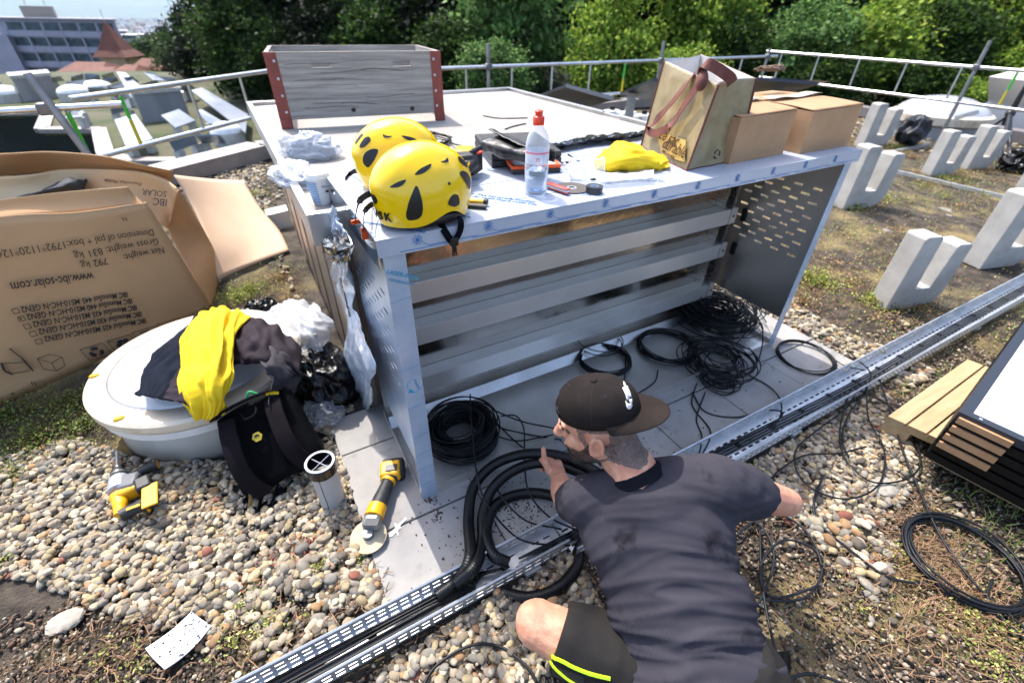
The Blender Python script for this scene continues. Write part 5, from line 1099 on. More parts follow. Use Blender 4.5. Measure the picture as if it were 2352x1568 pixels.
def FA(x, y, l=.01): return PL(x, y, EB[0]+nA*l, nA)
fx = (EB[1]-EB[0]).normalized(); fz = (ET[0]-EB[0]).normalized(); fn = fx.cross(V((0, 0, 1))).normalized()
MB().strap(catmull([FA(1597, 166, .006), FA(1575, 195, .02), FA(1535, 245, .025), FA(1500, 283, .025), FA(1488, 298, .027), FA(1505, 306, .03), FA(1540, 288, .03), FA(1572, 240, .026), FA(1605, 195, .026), FA(1622, 180, .03)], 8), .03, .002, tuple(fx*.6+fz*.5)).build('handle', M_brn, t)
kn = FA(1612, 186, .03); MB().ell(kn, (.025, .02, .035), axes((.6, .5, -.6))).build('handle_knot', M_brn, t)
MB().strap(catmull([face(.78, .99, 0, .01), kn+V((.0, 0, .05)), face(.12, 1.08, 1, .01), face(.35, .99, 1, .0), face(.5, 1.0, 1, -.02)], 8), .034, .002, (.5, -.5, .7)).build('handle', M_brn, t)
M_bt = mat('brown print', '#43281d', .6)
lettering('Le sac', .062, FA(1512, 317, .012), fx, fz, M_bt, t, shear=.5, lift=.003); lettering('durable', .06, FA(1520, 338, .012), fx, fz, M_bt, t, shear=.5, lift=.003)
lettering('100% recyclable', .017, FA(1520, 350, .012), fx, fz, M_bt, t, lift=.003)
cR = face(.48, .16, 1, .008); rx = (EB[2]-EB[1]).normalized()
rc = MB()
for k in range(3):
    pp = [cR+rx*(math.cos(a)*.015)+V((0, 0, math.sin(a)*.015)) for a in [R(90+k*120+q*14) for q in range(7)]]; rc.tube(pp, [.003]*6+[.0008], 6)
rc.build('recycling_mark', M_bt, t)
MB().prism([FA(x, y, .012) for x, y in ((1508, 300), (1575, 322), (1572, 372), (1520, 358))], (0, 0, .0001)).build('print_patch', mat('yellow tint print', '#bb9c5e', .42), t, smooth=0)

# cardboard boxes on the bench
M_card = mat('cardboard', '#b08a66', .8, c2='#9a7652', scale=4, detail=6, bump=.06, bscale=30); M_cardl = mat('cardboard inside sunlit', '#dabb92', .85, c2='#cfae84', scale=5)  # inside tone raised to a sunlit cream, the sun put into the colour
M_tape = mat('clear tape', '#cbbda6', .25)
def carton(name, lab, bl, br, hl, hr, depth, tape=True, bul=.01):
    e1 = (br-bl).normalized(); e2 = V((-e1.y, e1.x, 0)); t = thing(name, lab, 'cardboard box', (bl+br)/2)
    ex = lambda u, v_, w_: bl.lerp(br, u)+e2*(depth*v_)+V((0, 0, (hl+(hr-hl)*u)*w_))
    rows = []
    for i in range(9):
        w_ = i/8; row = []
        for (a, b) in (((0, 0), (1, 0)), ((1, 0), (1, 1)), ((1, 1), (0, 1)), ((0, 1), (0, 0))):
            for j in range(8):
                f = j/8; u, v_ = a[0]+(b[0]-a[0])*f, a[1]+(b[1]-a[1])*f; p = ex(u, v_, w_); cc_ = ex(.5, .5, w_); d_ = (p-cc_); d_.z = 0
                row.append(p+d_.normalized()*(bul*4*f*(1-f)*(4*w_*(1-w_)))+V((0, 0, .002*mnoise.noise(p*11))))
        rows.append(row)
    m_ = MB().grid(rows, close=True); m_.f.append(tuple(range(31, -1, -1))); m_.build('body', M_card, t, smooth=35)
    for s_ in (0, 1):
        r2 = [[ex(u, (.0 if s_ == 0 else 1.0)+(1 if s_ == 0 else -1)*.49*q, 1)+V((0, 0, .003+.012*math.sin(q*PI*.6)*(.6+.5*mnoise.noise(V((u*3, s_*5, q)))))) for u in (0, .25, .5, .75, 1)] for q in (0, .35, .7, 1)]
        MB().grid(sheet(r2, 4, 4)).build('flap', M_card, t, solid=.004, smooth=35)
    if tape:
        MB().grid([[ex(u, .5+q, 1)+V((0, 0, .021+.004*math.sin(u*9))) for u in [k/12 for k in range(13)]] for q in (-.07, .07)]).build('tape', M_tape, t, solid=.0005)
    return t
bl, br = G(1673, 378, BZ), G(1797, 354, BZ); carton('cardboard_box', 'lower brown cardboard box on the bench, between tote bag and the taller box', bl, br, ST(1706, 272, bl).z-BT, ST(1835, 253, br).z-BT, .36)
bl, br = G(1835, 354, BZ), G(1944, 335, BZ); carton('cardboard_box', 'taller brown cardboard box at the right end of the bench', bl, br, ST(1871, 257, bl).z-BT, ST(1987, 241, br).z-BT, .44)
rp = MB(); rg = random.Random(3); c = G(1945, 205, 1.2); c = V((2.02, .46, 1.345))
for k in range(14): rp.tube(catmull([c+V((rg.uniform(-.09, .09), rg.uniform(-.03, .03), rg.uniform(0, .02))) for _ in range(4)], 5), .004, 5)
tag(rp.build('rope_bundle', mat('rope', '#6b5646', .9), smooth=180), 'frayed brown rope bundle lying on top of the cardboard boxes', 'rope')

# coffee cup
c = G(742, 466, .9865); t = thing('coffee_cup', 'paper coffee cup with white lid and blue stripes on the left corner of the deck', 'paper cup', c); Mc = Matrix.Translation(c)
cup = lambda z: .029+.011*z/.088
MB().lathe([(cup(0), 0), (cup(.088), .088)], 36, Mc).build('cup', mat('cup paper', '#d4d3d4', .6), t)
for k in range(13):
    z = .008+k*.006; sb = MB(); pts = [c+V((math.cos(a)*(cup(z)+.0006), math.sin(a)*(cup(z)+.0006), z)) for a in [R(160+q*7) for q in range(14)]]; sb.strap(pts, .003, .0006, (0, 0, 1)); sb.build('stripe', mat('cup blue', '#5f8fc0', .6), t)
MB().lathe([(.042, .086), (.0425, .09), (.0415, .096), (.040, .098), (.039, .106), (.037, .107), (.001, .105)], 36, Mc).build('lid', M_white, t)
lettering('PRIMO', .010, c+V((.002, -.0382, .062)), (.95, -.0, 0), (0, .0, 1), mat('cup print', '#6d6f78', .6), t, lift=.0005); MB().ell(c+V((.018, -.0335, .048)), (.006, .002, .004)).build('bean_print', mat('bean', '#4a2c20', .6), t)
# plastic bags on the deck
M_bagw = clear_film('plastic bag', '#c6cbd2', .32, .18); M_stuff = mat('white foam', '#a3a8b0', .6, c2='#858c98', scale=24)
def pbag(lab, c, rad_, seed, rz=0, zm=0):
    t = thing('plastic_bag', lab, 'plastic bag', (c.x, c.y, zm)); M3 = Matrix.Rotation(rz, 3, 'Z')
    lump(c, rad_, .26, 1.7, seed, 72, 44, M3=M3, zmin=zm).build('film', M_bagw, t, smooth=180); lump(c, tuple(a*.78 for a in rad_), .2, 1.5, seed+5, 60, 36, M3=M3, zmin=zm+.003).build('contents', M_stuff, t, smooth=180)
pbag('white plastic bag standing on the deck near the wooden crate', G(712, 345, 1.02), (.13, .09, .075), 3, -.3, .987); pbag('white plastic bag lying over the rim at the deck corner, behind the coffee cup', G(680, 402, 1.01), (.085, .13, .05), 6, .15, .987)

# wooden crate
t = thing('wooden_crate', 'weathered grey wooden crate frame with rust red steel corners on the deck', 'wooden crate', (.5, 2.3, .99))
FL, FR = V((.012, 2.04, .987)), V((.938, 1.915, .987)); e1 = (FR-FL).normalized(); e2 = V((-e1.y, e1.x, 0)); W2 = (FR-FL).length; Dp = .62; H0 = .375
M_wood = mat('grey weathered wood', '#a29b93', .85, c2='#827b74', scale=3, detail=10, stretch=(1.2, 1.2, 22), bump=.3, bscale=14, c3='#b3aca3', scale3=1.2, bump_dist=.004)
M_rust = mat('rust red paint', '#8a3f34', .6, c2='#74352c', scale=14, detail=6, bump=.1, bscale=80)
def cb(o, ax_, L0, z0_, z1_, th, holes=()):
    us = [0]; 
    for h in holes: us += [h-.052, h+.052]
    us.append(L0); vb = [z0_, z1_-.075, z1_-.045, z1_] if holes else [z0_, z1_]
    m_ = perf(us, vb, (lambda i, j: i % 2 == 1 and j == 1) if holes else (lambda i, j: False), o, ax_, (0, 0, 1)); return m_
cb(FL, e1, W2, .045, H0, .03, (.265, .715)).build('front_board', M_wood, t, smooth=0, solid=.024, offset=0)
cb(FL+e2*Dp, e1, W2, .045, H0, .03, (.265, .715)).build('back_board', M_wood, t, smooth=0, solid=.024, offset=0)
cb(FL+e1*.0+e2*.013, e2, Dp-.026, .045, H0, .03).build('side_board', M_wood, t, smooth=0, solid=.022); cb(FR+e2*.013, e2, Dp-.026, .045, H0, .03).build('side_board', M_wood, t, smooth=0, solid=.022)
for (o, s1, s2) in ((FL, 1, 1), (FR, -1, 1), (FL+e2*Dp, 1, -1), (FR+e2*Dp, -1, -1)):
    b_ = MB(); k = o-e2*(.016*s2)-e1*(.014*s1)
    b_.prism([k+V((0, 0, .0)), k+e1*(.062*s1)+V((0, 0, 0)), k+e1*(.062*s1)+V((0, 0, H0)), k+V((0, 0, H0))], e2*(.004*s2))
    b_.prism([k+e2*(.0042*s2), k+e2*(.07*s2), k+e2*(.07*s2)+V((0, 0, H0)), k+e2*(.0042*s2)+V((0, 0, H0))], e1*(.004*s1))
    b_.prism([k+V((0, 0, .0))-e2*(.008*s2), k+e1*(.055*s1)-e2*(.008*s2), k+e1*(.055*s1)-e2*(.008*s2)+V((0, 0, .05)), k-e2*(.008*s2)+V((0, 0, .05))], e2*(.0076*s2))
    br_ = b_.build('corner_bracket', M_rust, t, smooth=0)
    if s2 == 1:
        for q in range(4): MB().ell(k+e1*(.045*s1)+V((0, 0, .085+q*.083))-e2*.0005, (.008, .006, .008)).build('bolt', M_galv, br_)
for x, z in ((.40, .082), (.75, .075)): MB().ell(FL+e1*x-e2*.0125+V((0, 0, z)), (.016, .0015, .012)).build('knot', mat('wood knot', '#3a2520', .8), t)
gr_ = MB(); rg = random.Random(9)
for k in range(15):
    z = .10+.25*rg.random(); x0_ = rg.uniform(.05, .5); L0 = rg.uniform(.2, .42); pk = rg.uniform(.2, .26)
    gr_.strap(catmull([FL+e1*(x0_+L0*q/6)-e2*.0126+V((0, 0, z+(.014*math.exp(-((x0_+L0*q/6-.55)/.12)**2))*(1 if z > pk else -1)+rg.uniform(-.002, .002))) for q in range(7)], 4), rg.uniform(.0012, .003), .0005, (0, 0, 1))
gr_.build('wood_grain', mat('dark grain', '#5e5854', .85), t, smooth=0)

# ================================================================ LEFT: CARTON, DOME, CLOTHES, TOOLS
a, b = G(40, 915), G(490, 709); d = (b-a).normalized(); nrm = V((d.y, -d.x, 0))
def CF(x, y): return PL(x, y, a, nrm)                      # on the carton's front face
t = thing('module_carton', 'big opened brown shipping carton standing upside down with printed weights', 'carton', (a+b)/2)
lfun = [(-.55, 1.0)]
TRp, BRp, BLp = CF(338, 465), CF(490, 709), CF(36, 918); TLp = CF(-330, 560); BL2 = BLp-d*.75; BL2.z = 0
M_big = mat('big cardboard', '#b9946b', .8, c2='#ae8961', scale=2, detail=8, bump=.05, bscale=14)
g = sheet([[BL2, BLp, BLp.lerp(BRp, .5), BRp], [BL2.lerp(TLp, .5), BLp.lerp(CF(0, 498), .5), CF(210, 660), BRp.lerp(TRp, .5)], [TLp, CF(0, 498), CF(180, 488), TRp]], 8, 8)
g = [[p+nrm*(.02*math.sin(i/len(g)*PI)*mnoise.noise(p*2)) for p in r_] for i, r_ in enumerate(g)]
MB().grid(g).build('front_panel', M_big, t, solid=.007, smooth=40, offset=-1)
e2 = -nrm
# inner folded flap behind the front panel
rows = [[CF(-330, 570)+e2*.05, CF(0, 505)+e2*.04, CF(180, 490)+e2*.035, CF(335, 470)+e2*.02], [CF(-330, 520)+e2*.09, CF(0, 470)+e2*.09, CF(160, 448)+e2*.08, CF(305, 433)+e2*.05]]
MB().grid(sheet([rows[0], [p.lerp(q, .5)+e2*.015 for p, q in zip(*rows)], rows[1]], 5, 6)).build('inner_flap', M_big, t, solid=.006, smooth=40)
# right side panel, bulging outwards; coloured brighter than the front, as if lit
Q = lambda x, y, z: G(x, y, z)
rows = [[G(487, 708, .0), G(492, 690, .0), G(500, 655, .0), G(505, 630, .02)], [G(450, 645, .18), G(468, 625, .18), G(484, 600, .17), G(493, 578, .17)], [G(415, 585, .32), G(432, 560, .33), G(452, 540, .34), G(470, 533, .33)], [G(387, 528, .45), G(396, 502, .50), G(420, 480, .55), G(440, 480, .50)], [G(392, 505, .52), G(398, 475, .60), G(404, 446, .68), G(411, 436, .70)]]
MB().grid(sheet(rows, 7, 7)).build('side_panel', mat('sunlit side cardboard', '#c49a6e', .8, c2='#b98f64', scale=2), t, solid=.006, smooth=60)
# back panel seen from inside: sunlit cream put into its colour, leaning open, curved top
rows = [[G(-260, 500, .58), G(0, 490, .60), G(150, 482, .60), G(300, 490, .58), G(360, 510, .52), G(385, 525, .46)], [G(-260, 450, .70), G(0, 440, .70), G(150, 430, .70), G(300, 432, .68), G(370, 452, .62), G(397, 478, .56)], [G(-260, 415, .78), G(40, 404, .78), G(150, 389, .79), G(300, 392, .78), G(370, 408, .74), G(409, 434, .70)]]
MB().grid(sheet(rows, 5, 6)).build('back_panel', M_cardl, t, solid=.006, smooth=60)
rows = [[G(-260, 425, .74), G(0, 412, .74), G(120, 400, .74), G(246, 402, .74), G(335, 415, .70), G(405, 440, .62)], [G(-260, 392, .83), G(0, 384, .83), G(120, 376, .83), G(246, 382, .82), G(335, 396, .78), G(405, 418, .70)], [G(-260, 364, .90), G(0, 361, .90), G(120, 356, .90), G(246, 366, .88), G(335, 386, .84), G(410, 401, .76)]]
MB().grid([[p+V((-.03, .09, 0)) for p in r_] for r_ in sheet(rows, 5, 6)]).build('outer_flap', M_big, t, solid=.006, smooth=60)
# big flap lying out to the right, sun brightness put into its pale colour
rows = [[G(400, 402, .60), G(450, 408, .50), G(505, 413, .38), G(560, 415, .27)], [G(440, 470, .42), G(490, 470, .34), G(550, 475, .24), G(598, 478, .16)], [G(480, 560, .22), G(530, 555, .17), G(585, 540, .12), G(640, 528, .07)], [G(500, 643, .04), G(555, 618, .03), G(610, 595, .03), G(664, 575, .02)]]
MB().grid(sheet(rows, 7, 7)).build('side_flap', mat('sunlit flap cardboard', '#cdb094', .8, c2='#c3a588', scale=2), t, solid=.006, smooth=60)
M_cink = mat('carton ink', '#2a2422', .7)
def ctext(s_, q0, q1, dn, hh, bold=0):
    """text fitted between two photo points on the carton face, upside down as the carton stands"""
    p0, p1 = CF(*q0), CF(*q1); ax_ = p1-p0; wd = ax_.length; ax_.normalize(); ay_ = CF(q0[0]+dn[0], q0[1]+dn[1])-p0; ay_ = (ay_-ax_*ay_.dot(ax_)).normalized()
    o = lettering(s_, 1, (0, 0, 0), (1, 0, 0), (0, 1, 0), M_cink, t, lift=0, extr=.002, bold=bold); me = o.data; me.transform(Matrix.Translation(t.location)); xs = [v_.co.x for v_ in me.vertices]; w0 = max(xs)
    az_ = ax_.cross(ay_); M4 = Matrix((ax_*(wd/w0), ay_*(hh/.72), az_*.1)).transposed().to_4x4(); M4.translation = p0+nrm*.013-t.location; me.transform(M4)
ctext('Dimension of pal + box:1792*1120*1240', (349, 525), (-28, 577), (38, 67), .036); ctext('Gross weight: 831 kg', (360, 546), (165, 580), (38, 67), .036); ctext('Net weight:      792 kg', (373, 566), (181, 602), (38, 67), .036); ctext('www.ibc-solar.com', (210, 624), (20, 648), (40, 67), .045, .012)
lerp2 = lambda a, b, k: (a[0]+(b[0]-a[0])*k/4, a[1]+(b[1]-a[1])*k/4)
for k, w_ in enumerate(('445', '440', '435', '430', '425')):
    ctext('IBC MonoSol %s MS10-HC-N GEN2' % w_, lerp2((290, 669), (332, 729), k), lerp2((44, 703), (98, 771), k), (70, 99), .030, .02)
    c4 = lerp2((37, 706), (90, 776), k); qd = [CF(c4[0]+x, c4[1]+y)+nrm*.012 for x, y in ((0, 0), (-13, 3), (-7, 13), (7, 10))]; f_ = MB()
    for i in range(4): f_.bar(qd[i], qd[(i+1) % 4], .002, .003, nrm)
    if k == 1: f_.bar(qd[0].lerp(qd[2], .35), qd[0].lerp(qd[2], .7), .002, .003, nrm); f_.bar(qd[0].lerp(qd[2], .7), qd[1].lerp(qd[0], .3), .002, .003, nrm)
    f_.build('tick_box', M_cink, t, smooth=0)
for k in range(4):                                         # handling symbols along the lower edge
    cx_, cy_ = (218, 280, 337, 394)[k], (806, 787, 768, 749)[k]; B_ = lambda x, y: CF(cx_+26*x+11*y, cy_-7.5*x+12.5*y)+nrm*.012; f_ = MB()
    for p, q in (((-1, -1), (1, -1)), ((1, -1), (1, 1)), ((1, 1), (-1, 1)), ((-1, 1), (-1, -1))): f_.bar(B_(*p), B_(*q), .002, .003, nrm)
    cc_ = lambda r_, a: B_(math.cos(a)*r_*.75, math.sin(a)*r_)
    if k == 0:
        for q in range(3): f_.tube([cc_(.6, R(q*120+w_*16)) for w_ in range(6)], [.009]*5+[.002], 5)
    elif k == 1:
        for x, y in ((-.35, .05), (.2, .3), (-.1, -.4), (.35, -.35)): f_.ell(B_(x, y), (.014, .003, .011), axes(tuple(d)))
        f_.bar(B_(-1, -1), B_(1, 1), .002, .003, nrm)
    elif k == 2:
        f_.bar(B_(-.4, -.7), B_(.4, -.7), .003, .005, nrm); f_.bar(B_(0, -.7), B_(0, .1), .003, .005, nrm); f_.ell(B_(0, .4), (.02, .003, .018), axes(tuple(d)))
    else: f_.tube([cc_(.6, 2*PI*w_/14) for w_ in range(15)], .003, 5)
    f_.build('symbol', M_cink, t, smooth=0)
f_ = MB(); f_.bar(CF(22, 800)+nrm*.01, CF(50, 822)+nrm*.01, .004, .02, nrm); f_.bar(CF(50, 822)+nrm*.01, CF(72, 848)+nrm*.01, .004, .03, nrm); f_.bar(CF(2, 833)+nrm*.01, CF(8, 850)+nrm*.01, .004, .025, nrm); f_.bar(CF(8, 850)+nrm*.01, CF(26, 857)+nrm*.01, .004, .02, nrm); f_.bar(CF(2, 833)+nrm*.01, CF(60, 830)+nrm*.01, .002, .003, nrm); f_.bar(CF(20, 857)+nrm*.01, CF(66, 850)+nrm*.01, .002, .003, nrm)
f_.build('symbol', M_cink, t, smooth=0)
f_ = MB(); P4 = [(84, 822), (112, 812), (140, 818), (147, 838), (128, 850), (98, 846)]
for i in range(6): f_.bar(CF(*P4[i])+nrm*.01, CF(*P4[(i+1) % 6])+nrm*.01, .002, .002, nrm)
for q in (0, 2, 4): f_.bar(CF(*P4[q])+nrm*.01, CF(116, 832)+nrm*.01, .002, .002, nrm)
f_.build('symbol', M_cink, t, smooth=0)
for x in (278, 285, 69, 76): f_ = MB(); y = 499 if x > 200 else 875; f_.bar(CF(x, y)+nrm*.012, CF(x+4, y+7)+nrm*.012, .003, .004, nrm); f_.build('mark', M_cink, t, smooth=0)
for i, (w_, x, y, z, hh) in enumerate((('IBC', 388, 462, .64, .06), ('SOLAR', 386, 444, .675, .05), ('Photovoltaic Module', 328, 424, .715, .028))): lettering(w_, hh, G(x, y, z)+V((0, 0, .010)), G(x-40, y-4, z+.004)-G(x, y, z), G(x+5, y+25, z-.05)-G(x, y, z), M_cink, t, lift=.002)
rows = [[G(-200, 492, .60), G(0, 474, .62), G(60, 460, .64), G(140, 452, .66), G(215, 442, .66)], [G(-200, 486, .66), G(0, 468, .68), G(70, 448, .72), G(150, 430, .76), G(200, 436, .70)], [G(-200, 480, .64), G(20, 462, .66), G(110, 432, .74), G(160, 410, .78), G(200, 415, .74)], [G(-200, 470, .60), G(20, 455, .62), G(110, 425, .70), G(155, 412, .74), G(195, 420, .70)]]
tag(MB().grid(sheet(rows, 9, 9, folds=.012, fscale=(3, 5), seed=4)).build('dark_cloth', mat('dark grey cloth', '#2c2f34', .8, c2='#3c4046', scale=6), solid=.003, smooth=180), 'dark grey jacket stuffed into the open carton', 'jacket')

# dome skylight
DC = V((-.665, 1.0, 0)); RD = .415
t = thing('roof_dome', 'round milky skylight dome with yellow clips under the heap of clothes', 'skylight', DC); Mm = Matrix.Translation(DC)
M_milk = mat('milky acrylic', '#b6b7ba', .22, c2='#adaeb2', scale=2.5, coat=.4); M_kerb = mat('kerb plastic', '#bdbab4', .4, c2='#aeaba5', scale=6, detail=6); M_rimm = mat('stained rim', '#cfc4b0', .4, c2='#a8967a', scale=9, detail=7, ramp=(.5, .75))
MB().lathe([(RD-.035, -.01), (RD-.045, .16), (RD-.03, .165)], 64, Mm, cap=False).build('kerb', M_kerb, t, solid=.01)
MB().lathe([(RD-.032, .165), (RD-.008, .17), (RD-.004, .205), (RD-.03, .21)], 64, Mm, cap=False).build('ring', M_white, t, solid=.004)
MB().lathe([(RD, .212), (RD+.006, .222), (RD+.006, .252), (RD-.004, .262), (RD-.075, .266)], 72, Mm, cap=False).build('rim', M_rimm, t, solid=.004)
MB().lathe([(RD-.076, .264), (RD-.09, .272), (RD-.14, .305), (RD-.22, .338), (RD-.32, .358), (.001, .366)], 64, Mm, cap=False).build('dome', M_milk, t, solid=.004, smooth=60)
for (px, py) in ((244, 860), (275, 962), (600, 745)):
    p = G(px, py, .262); q = p-DC; q.z = 0; q = DC+q.normalized()*(RD-.02)+V((0, 0, .264)); MB().ell(q, (.02, .015, .012)).build('clip', mat('yellow clip', '#c9a227', .5), t)

# clothes lying over the dome
def cloth(name, lab, rows, m_, ni=14, nj=14, folds=.014, fs=(2, 5), seed=1, crumple=.003, cat='jacket', solid=.003):
    rows = [[G(x, y, z) for x, y, z in r_] for r_ in rows]
    return tag(MB().grid(sheet(rows, ni, nj, folds=folds, fscale=fs, seed=seed, crumple=crumple, cscale=14)).build(name, m_, solid=solid, smooth=180), lab, cat)
M_navy = mat('navy fabric', '#0f141f', .85, spec=.1, c2='#151b28', scale=14, bump=.2, bscale=200); M_plum = mat('plum grey softshell', '#2c242b', .8, spec=.15, c2='#221c22', scale=10, bump=.15, bscale=150); M_lining = mat('grey lining', '#6d6b6c', .6, c2='#4c4a4c', scale=7)
cloth('navy_jacket', 'dark navy jacket spread over the left half of the skylight dome', [[(455, 722, .36), (480, 724, .40), (505, 735, .42), (530, 745, .40)], [(415, 765, .37), (440, 760, .41), (480, 770, .43), (520, 780, .40)], [(355, 815, .36), (385, 810, .39), (430, 820, .40), (480, 830, .38)], [(330, 860, .345), (360, 860, .37), (400, 870, .37), (440, 880, .36)], [(312, 908, .335), (340, 912, .345), (365, 918, .345), (420, 925, .34)]], M_navy, folds=.012, fs=(1.5, 6), seed=2)
cloth('plum_jacket', 'plum grey jacket lying over the back of the skylight dome with an open sleeve', [[(540, 738, .40), (590, 735, .42), (640, 755, .40), (690, 800, .36)], [(520, 775, .42), (580, 775, .44), (630, 800, .42), (690, 840, .36)], [(500, 810, .40), (560, 810, .42), (620, 830, .41), (690, 865, .32)], [(505, 838, .37), (560, 835, .38), (620, 830, .40), (675, 870, .33)]], M_plum, folds=.02, fs=(2.4, 5), seed=6)
cloth('plum_sleeve', 'plum grey sleeve with a dark open cuff, below the navy jacket on the dome', [[(405, 850, .36), (430, 840, .40), (470, 850, .42), (500, 870, .40)], [(380, 890, .35), (410, 885, .38), (450, 890, .41), (480, 905, .38)], [(365, 912, .34), (395, 920, .36), (420, 925, .38), (440, 935, .34)]], M_plum, folds=.008, fs=(2, 3), seed=8, cat='sleeve')
cloth('grey_jacket', 'grey lined dark jacket hanging off the right side of the skylight dome', [[(590, 800, .42), (625, 800, .42), (660, 805, .40), (690, 820, .34)], [(595, 825, .42), (630, 830, .42), (665, 838, .38), (692, 850, .32)], [(615, 855, .39), (640, 865, .36), (670, 868, .33), (690, 865, .28)], [(625, 880, .36), (650, 895, .30), (670, 900, .25), (672, 905, .22)], [(610, 930, .33), (630, 945, .26), (640, 955, .20), (645, 960, .16)]], mat('charcoal fabric', '#2b292d', .8, spec=.15, c2='#4d4a4d', scale=4), folds=.014, fs=(3, 3), seed=9)
rows = [[(455, 738, .44), (490, 714, .47), (530, 712, .46), (575, 735, .42)], [(425, 785, .42), (460, 765, .48), (505, 760, .49), (535, 775, .45)], [(418, 840, .40), (455, 825, .47), (500, 825, .48), (532, 830, .43)], [(420, 890, .39), (455, 880, .44), (495, 880, .45), (532, 870, .42)], [(430, 925, .35), (460, 925, .39), (500, 920, .39), (515, 915, .37)], [(440, 950, .31), (465, 958, .31), (485, 958, .31), (520, 935, .32)]]
cloth('yellow_shirt', 'bright yellow long shirt draped down over the skylight dome', rows, M_ys, 16, 18, folds=.024, fs=(1.8, 5.5), seed=14, crumple=.004, cat='shirt')

# backpack slumped against the dome
t = thing('backpack', 'black hiking backpack leaning on the skylight dome, shoulder straps towards the camera', 'backpack', G(600, 1120))
M_pack = mat('pack nylon', '#060709', .75, spec=.08, c2='#0a0a0d', scale=20, bump=.2, bscale=160); M_packp = mat('pack plum', '#130e12', .75, spec=.1, c2='#0f0b0e', scale=18)
TL, TRr = ST(500, 965, G(560, 1060)), ST(650, 895, G(640, 1000)); B0, B1 = G(590, 1150, .03), G(720, 1040, .03)
TL = D(490, 966, 1.70); TRr = D(650, 892, 1.78); B0 = D(566, 1148, 1.70); B1 = D(738, 1052, 1.77)
nn = (TRr-TL).cross(B0-TL).normalized(); nn = nn if nn.dot(CAM-TL) > 0 else -nn
rows = []
for dep_, ins in ((-.17, .12), (-.15, .02), (-.08, -.03), (-.02, -.01), (.0, .06)):
    cc_ = (TL+TRr+B0+B1)/4; q = [TL, TL.lerp(TRr, .5)+(TL-B0)*.04, TRr, TRr.lerp(B1, .5)+(TRr-TL)*.04, B1, B0.lerp(B1, .5), B0, TL.lerp(B0, .5)-(TRr-TL)*.04]
    rr = [cc_+(p-cc_)*(1-ins)+nn*dep_ for p in q]; rows.append([p for p in catmull(rr+[rr[0]], 5)[:-1]])
m_ = MB().grid(rows, close=True); m_.f.append(tuple(range(len(rows[0])))); kk = len(m_.v)-len(rows[0]); m_.f.append(tuple(kk+i for i in range(len(rows[0])))); m_.build('body', M_pack, t, smooth=70, sub=1)
cF = lambda u, v_, l=.006: TL.lerp(TRr, u).lerp(B0.lerp(B1, u), v_)+nn*l
MB().grid(sheet([[cF(.27, .22, .008), cF(.45, .2, .014), cF(.62, .2, .008)], [cF(.27, .55, .012), cF(.45, .55, .02), cF(.64, .55, .012)], [cF(.3, .9, .008), cF(.47, .92, .012), cF(.66, .9, .008)]], 6, 6)).build('back_panel', mat('back mesh', '#07080b', .9, spec=.06, bump=.5, bscale=350), t)
for u in (.14, .78):
    st_ = MB(); st_.strap(catmull([cF(u+.03, .06, .012), cF(u, .25, .035), cF(u-.02, .55, .05), cF(u+.0, .8, .04), cF(u+.1, 1.05, .012)], 8), .062, .014, tuple(TRr-TL)); st_.build('shoulder_strap', M_packp, t, bevel=.004)
MB().strap(catmull([cF(.0, .0, .005), cF(.3, -.05, .02), cF(.7, -.05, .02), cF(1, 0, .005)], 8), .05, .006, tuple(nn)).build('top_flap', M_packp, t)
MB().tube(catmull([cF(.38, .05, .02), cF(.42, .16, .05), cF(.56, .15, .05), cF(.6, .04, .02)], 8), .005, 8).build('haul_loop', M_pack, t)
hx = [cF(.44, .40, .026)+((TRr-TL).normalized()*math.cos(R(60*k))+(TL-B0).normalized()*math.sin(R(60*k)))*.019 for k in range(6)]
MB().prism(hx, nn*.001).build('badge', mat('badge yellow', '#b8a028', .6), t, smooth=0); MB().prism([cF(.44, .40, .0275)+(p-cF(.44, .40, .026))*.55 for p in hx[:4]], nn*.0008).build('badge_mark', M_blk, t, smooth=0)
gx_ = [(G(575, 1120, .06), G(565, 1150, .02), G(590, 1178, .014)), (G(600, 1140, .06), G(600, 1165, .02), G(650, 1120, .03)), (G(560, 1110, .05), G(540, 1120, .02), G(528, 1115, .012)), (G(640, 1110, .06), G(620, 1160, .016), G(592, 1182, .012)), (G(690, 1060, .06), G(690, 1090, .02), G(640, 1140, .012)), (G(715, 1000, .1), G(740, 1000, .04), G(755, 1012, .02))]
for p3 in gx_: MB().strap(catmull(list(p3), 8), .022, .003, (.5, .6, .3)).build('loose_strap', M_web, t)
MB().strap(catmull([G(572, 1105, .09), G(575, 1140, .05), G(572, 1168, .02)], 6), .01, .002, (.7, .5, 0)).build('strap_print', mat('strap print', '#9a7a3c', .6), t)
MB().tube(catmull([cF(.78, -.02, .015), cF(.86, -.0, .02), cF(.93, .03, .015)], 5), .007, 6).build('zip_pull', mat('zip yellow', '#d8b01c', .5), t); MB().tube(catmull([cF(.5, -.06, .01), cF(.58, -.13, .015), cF(.66, -.07, .01)], 5), .005, 6).build('green_loop', mat('green cord', '#1f9a58', .5), t)

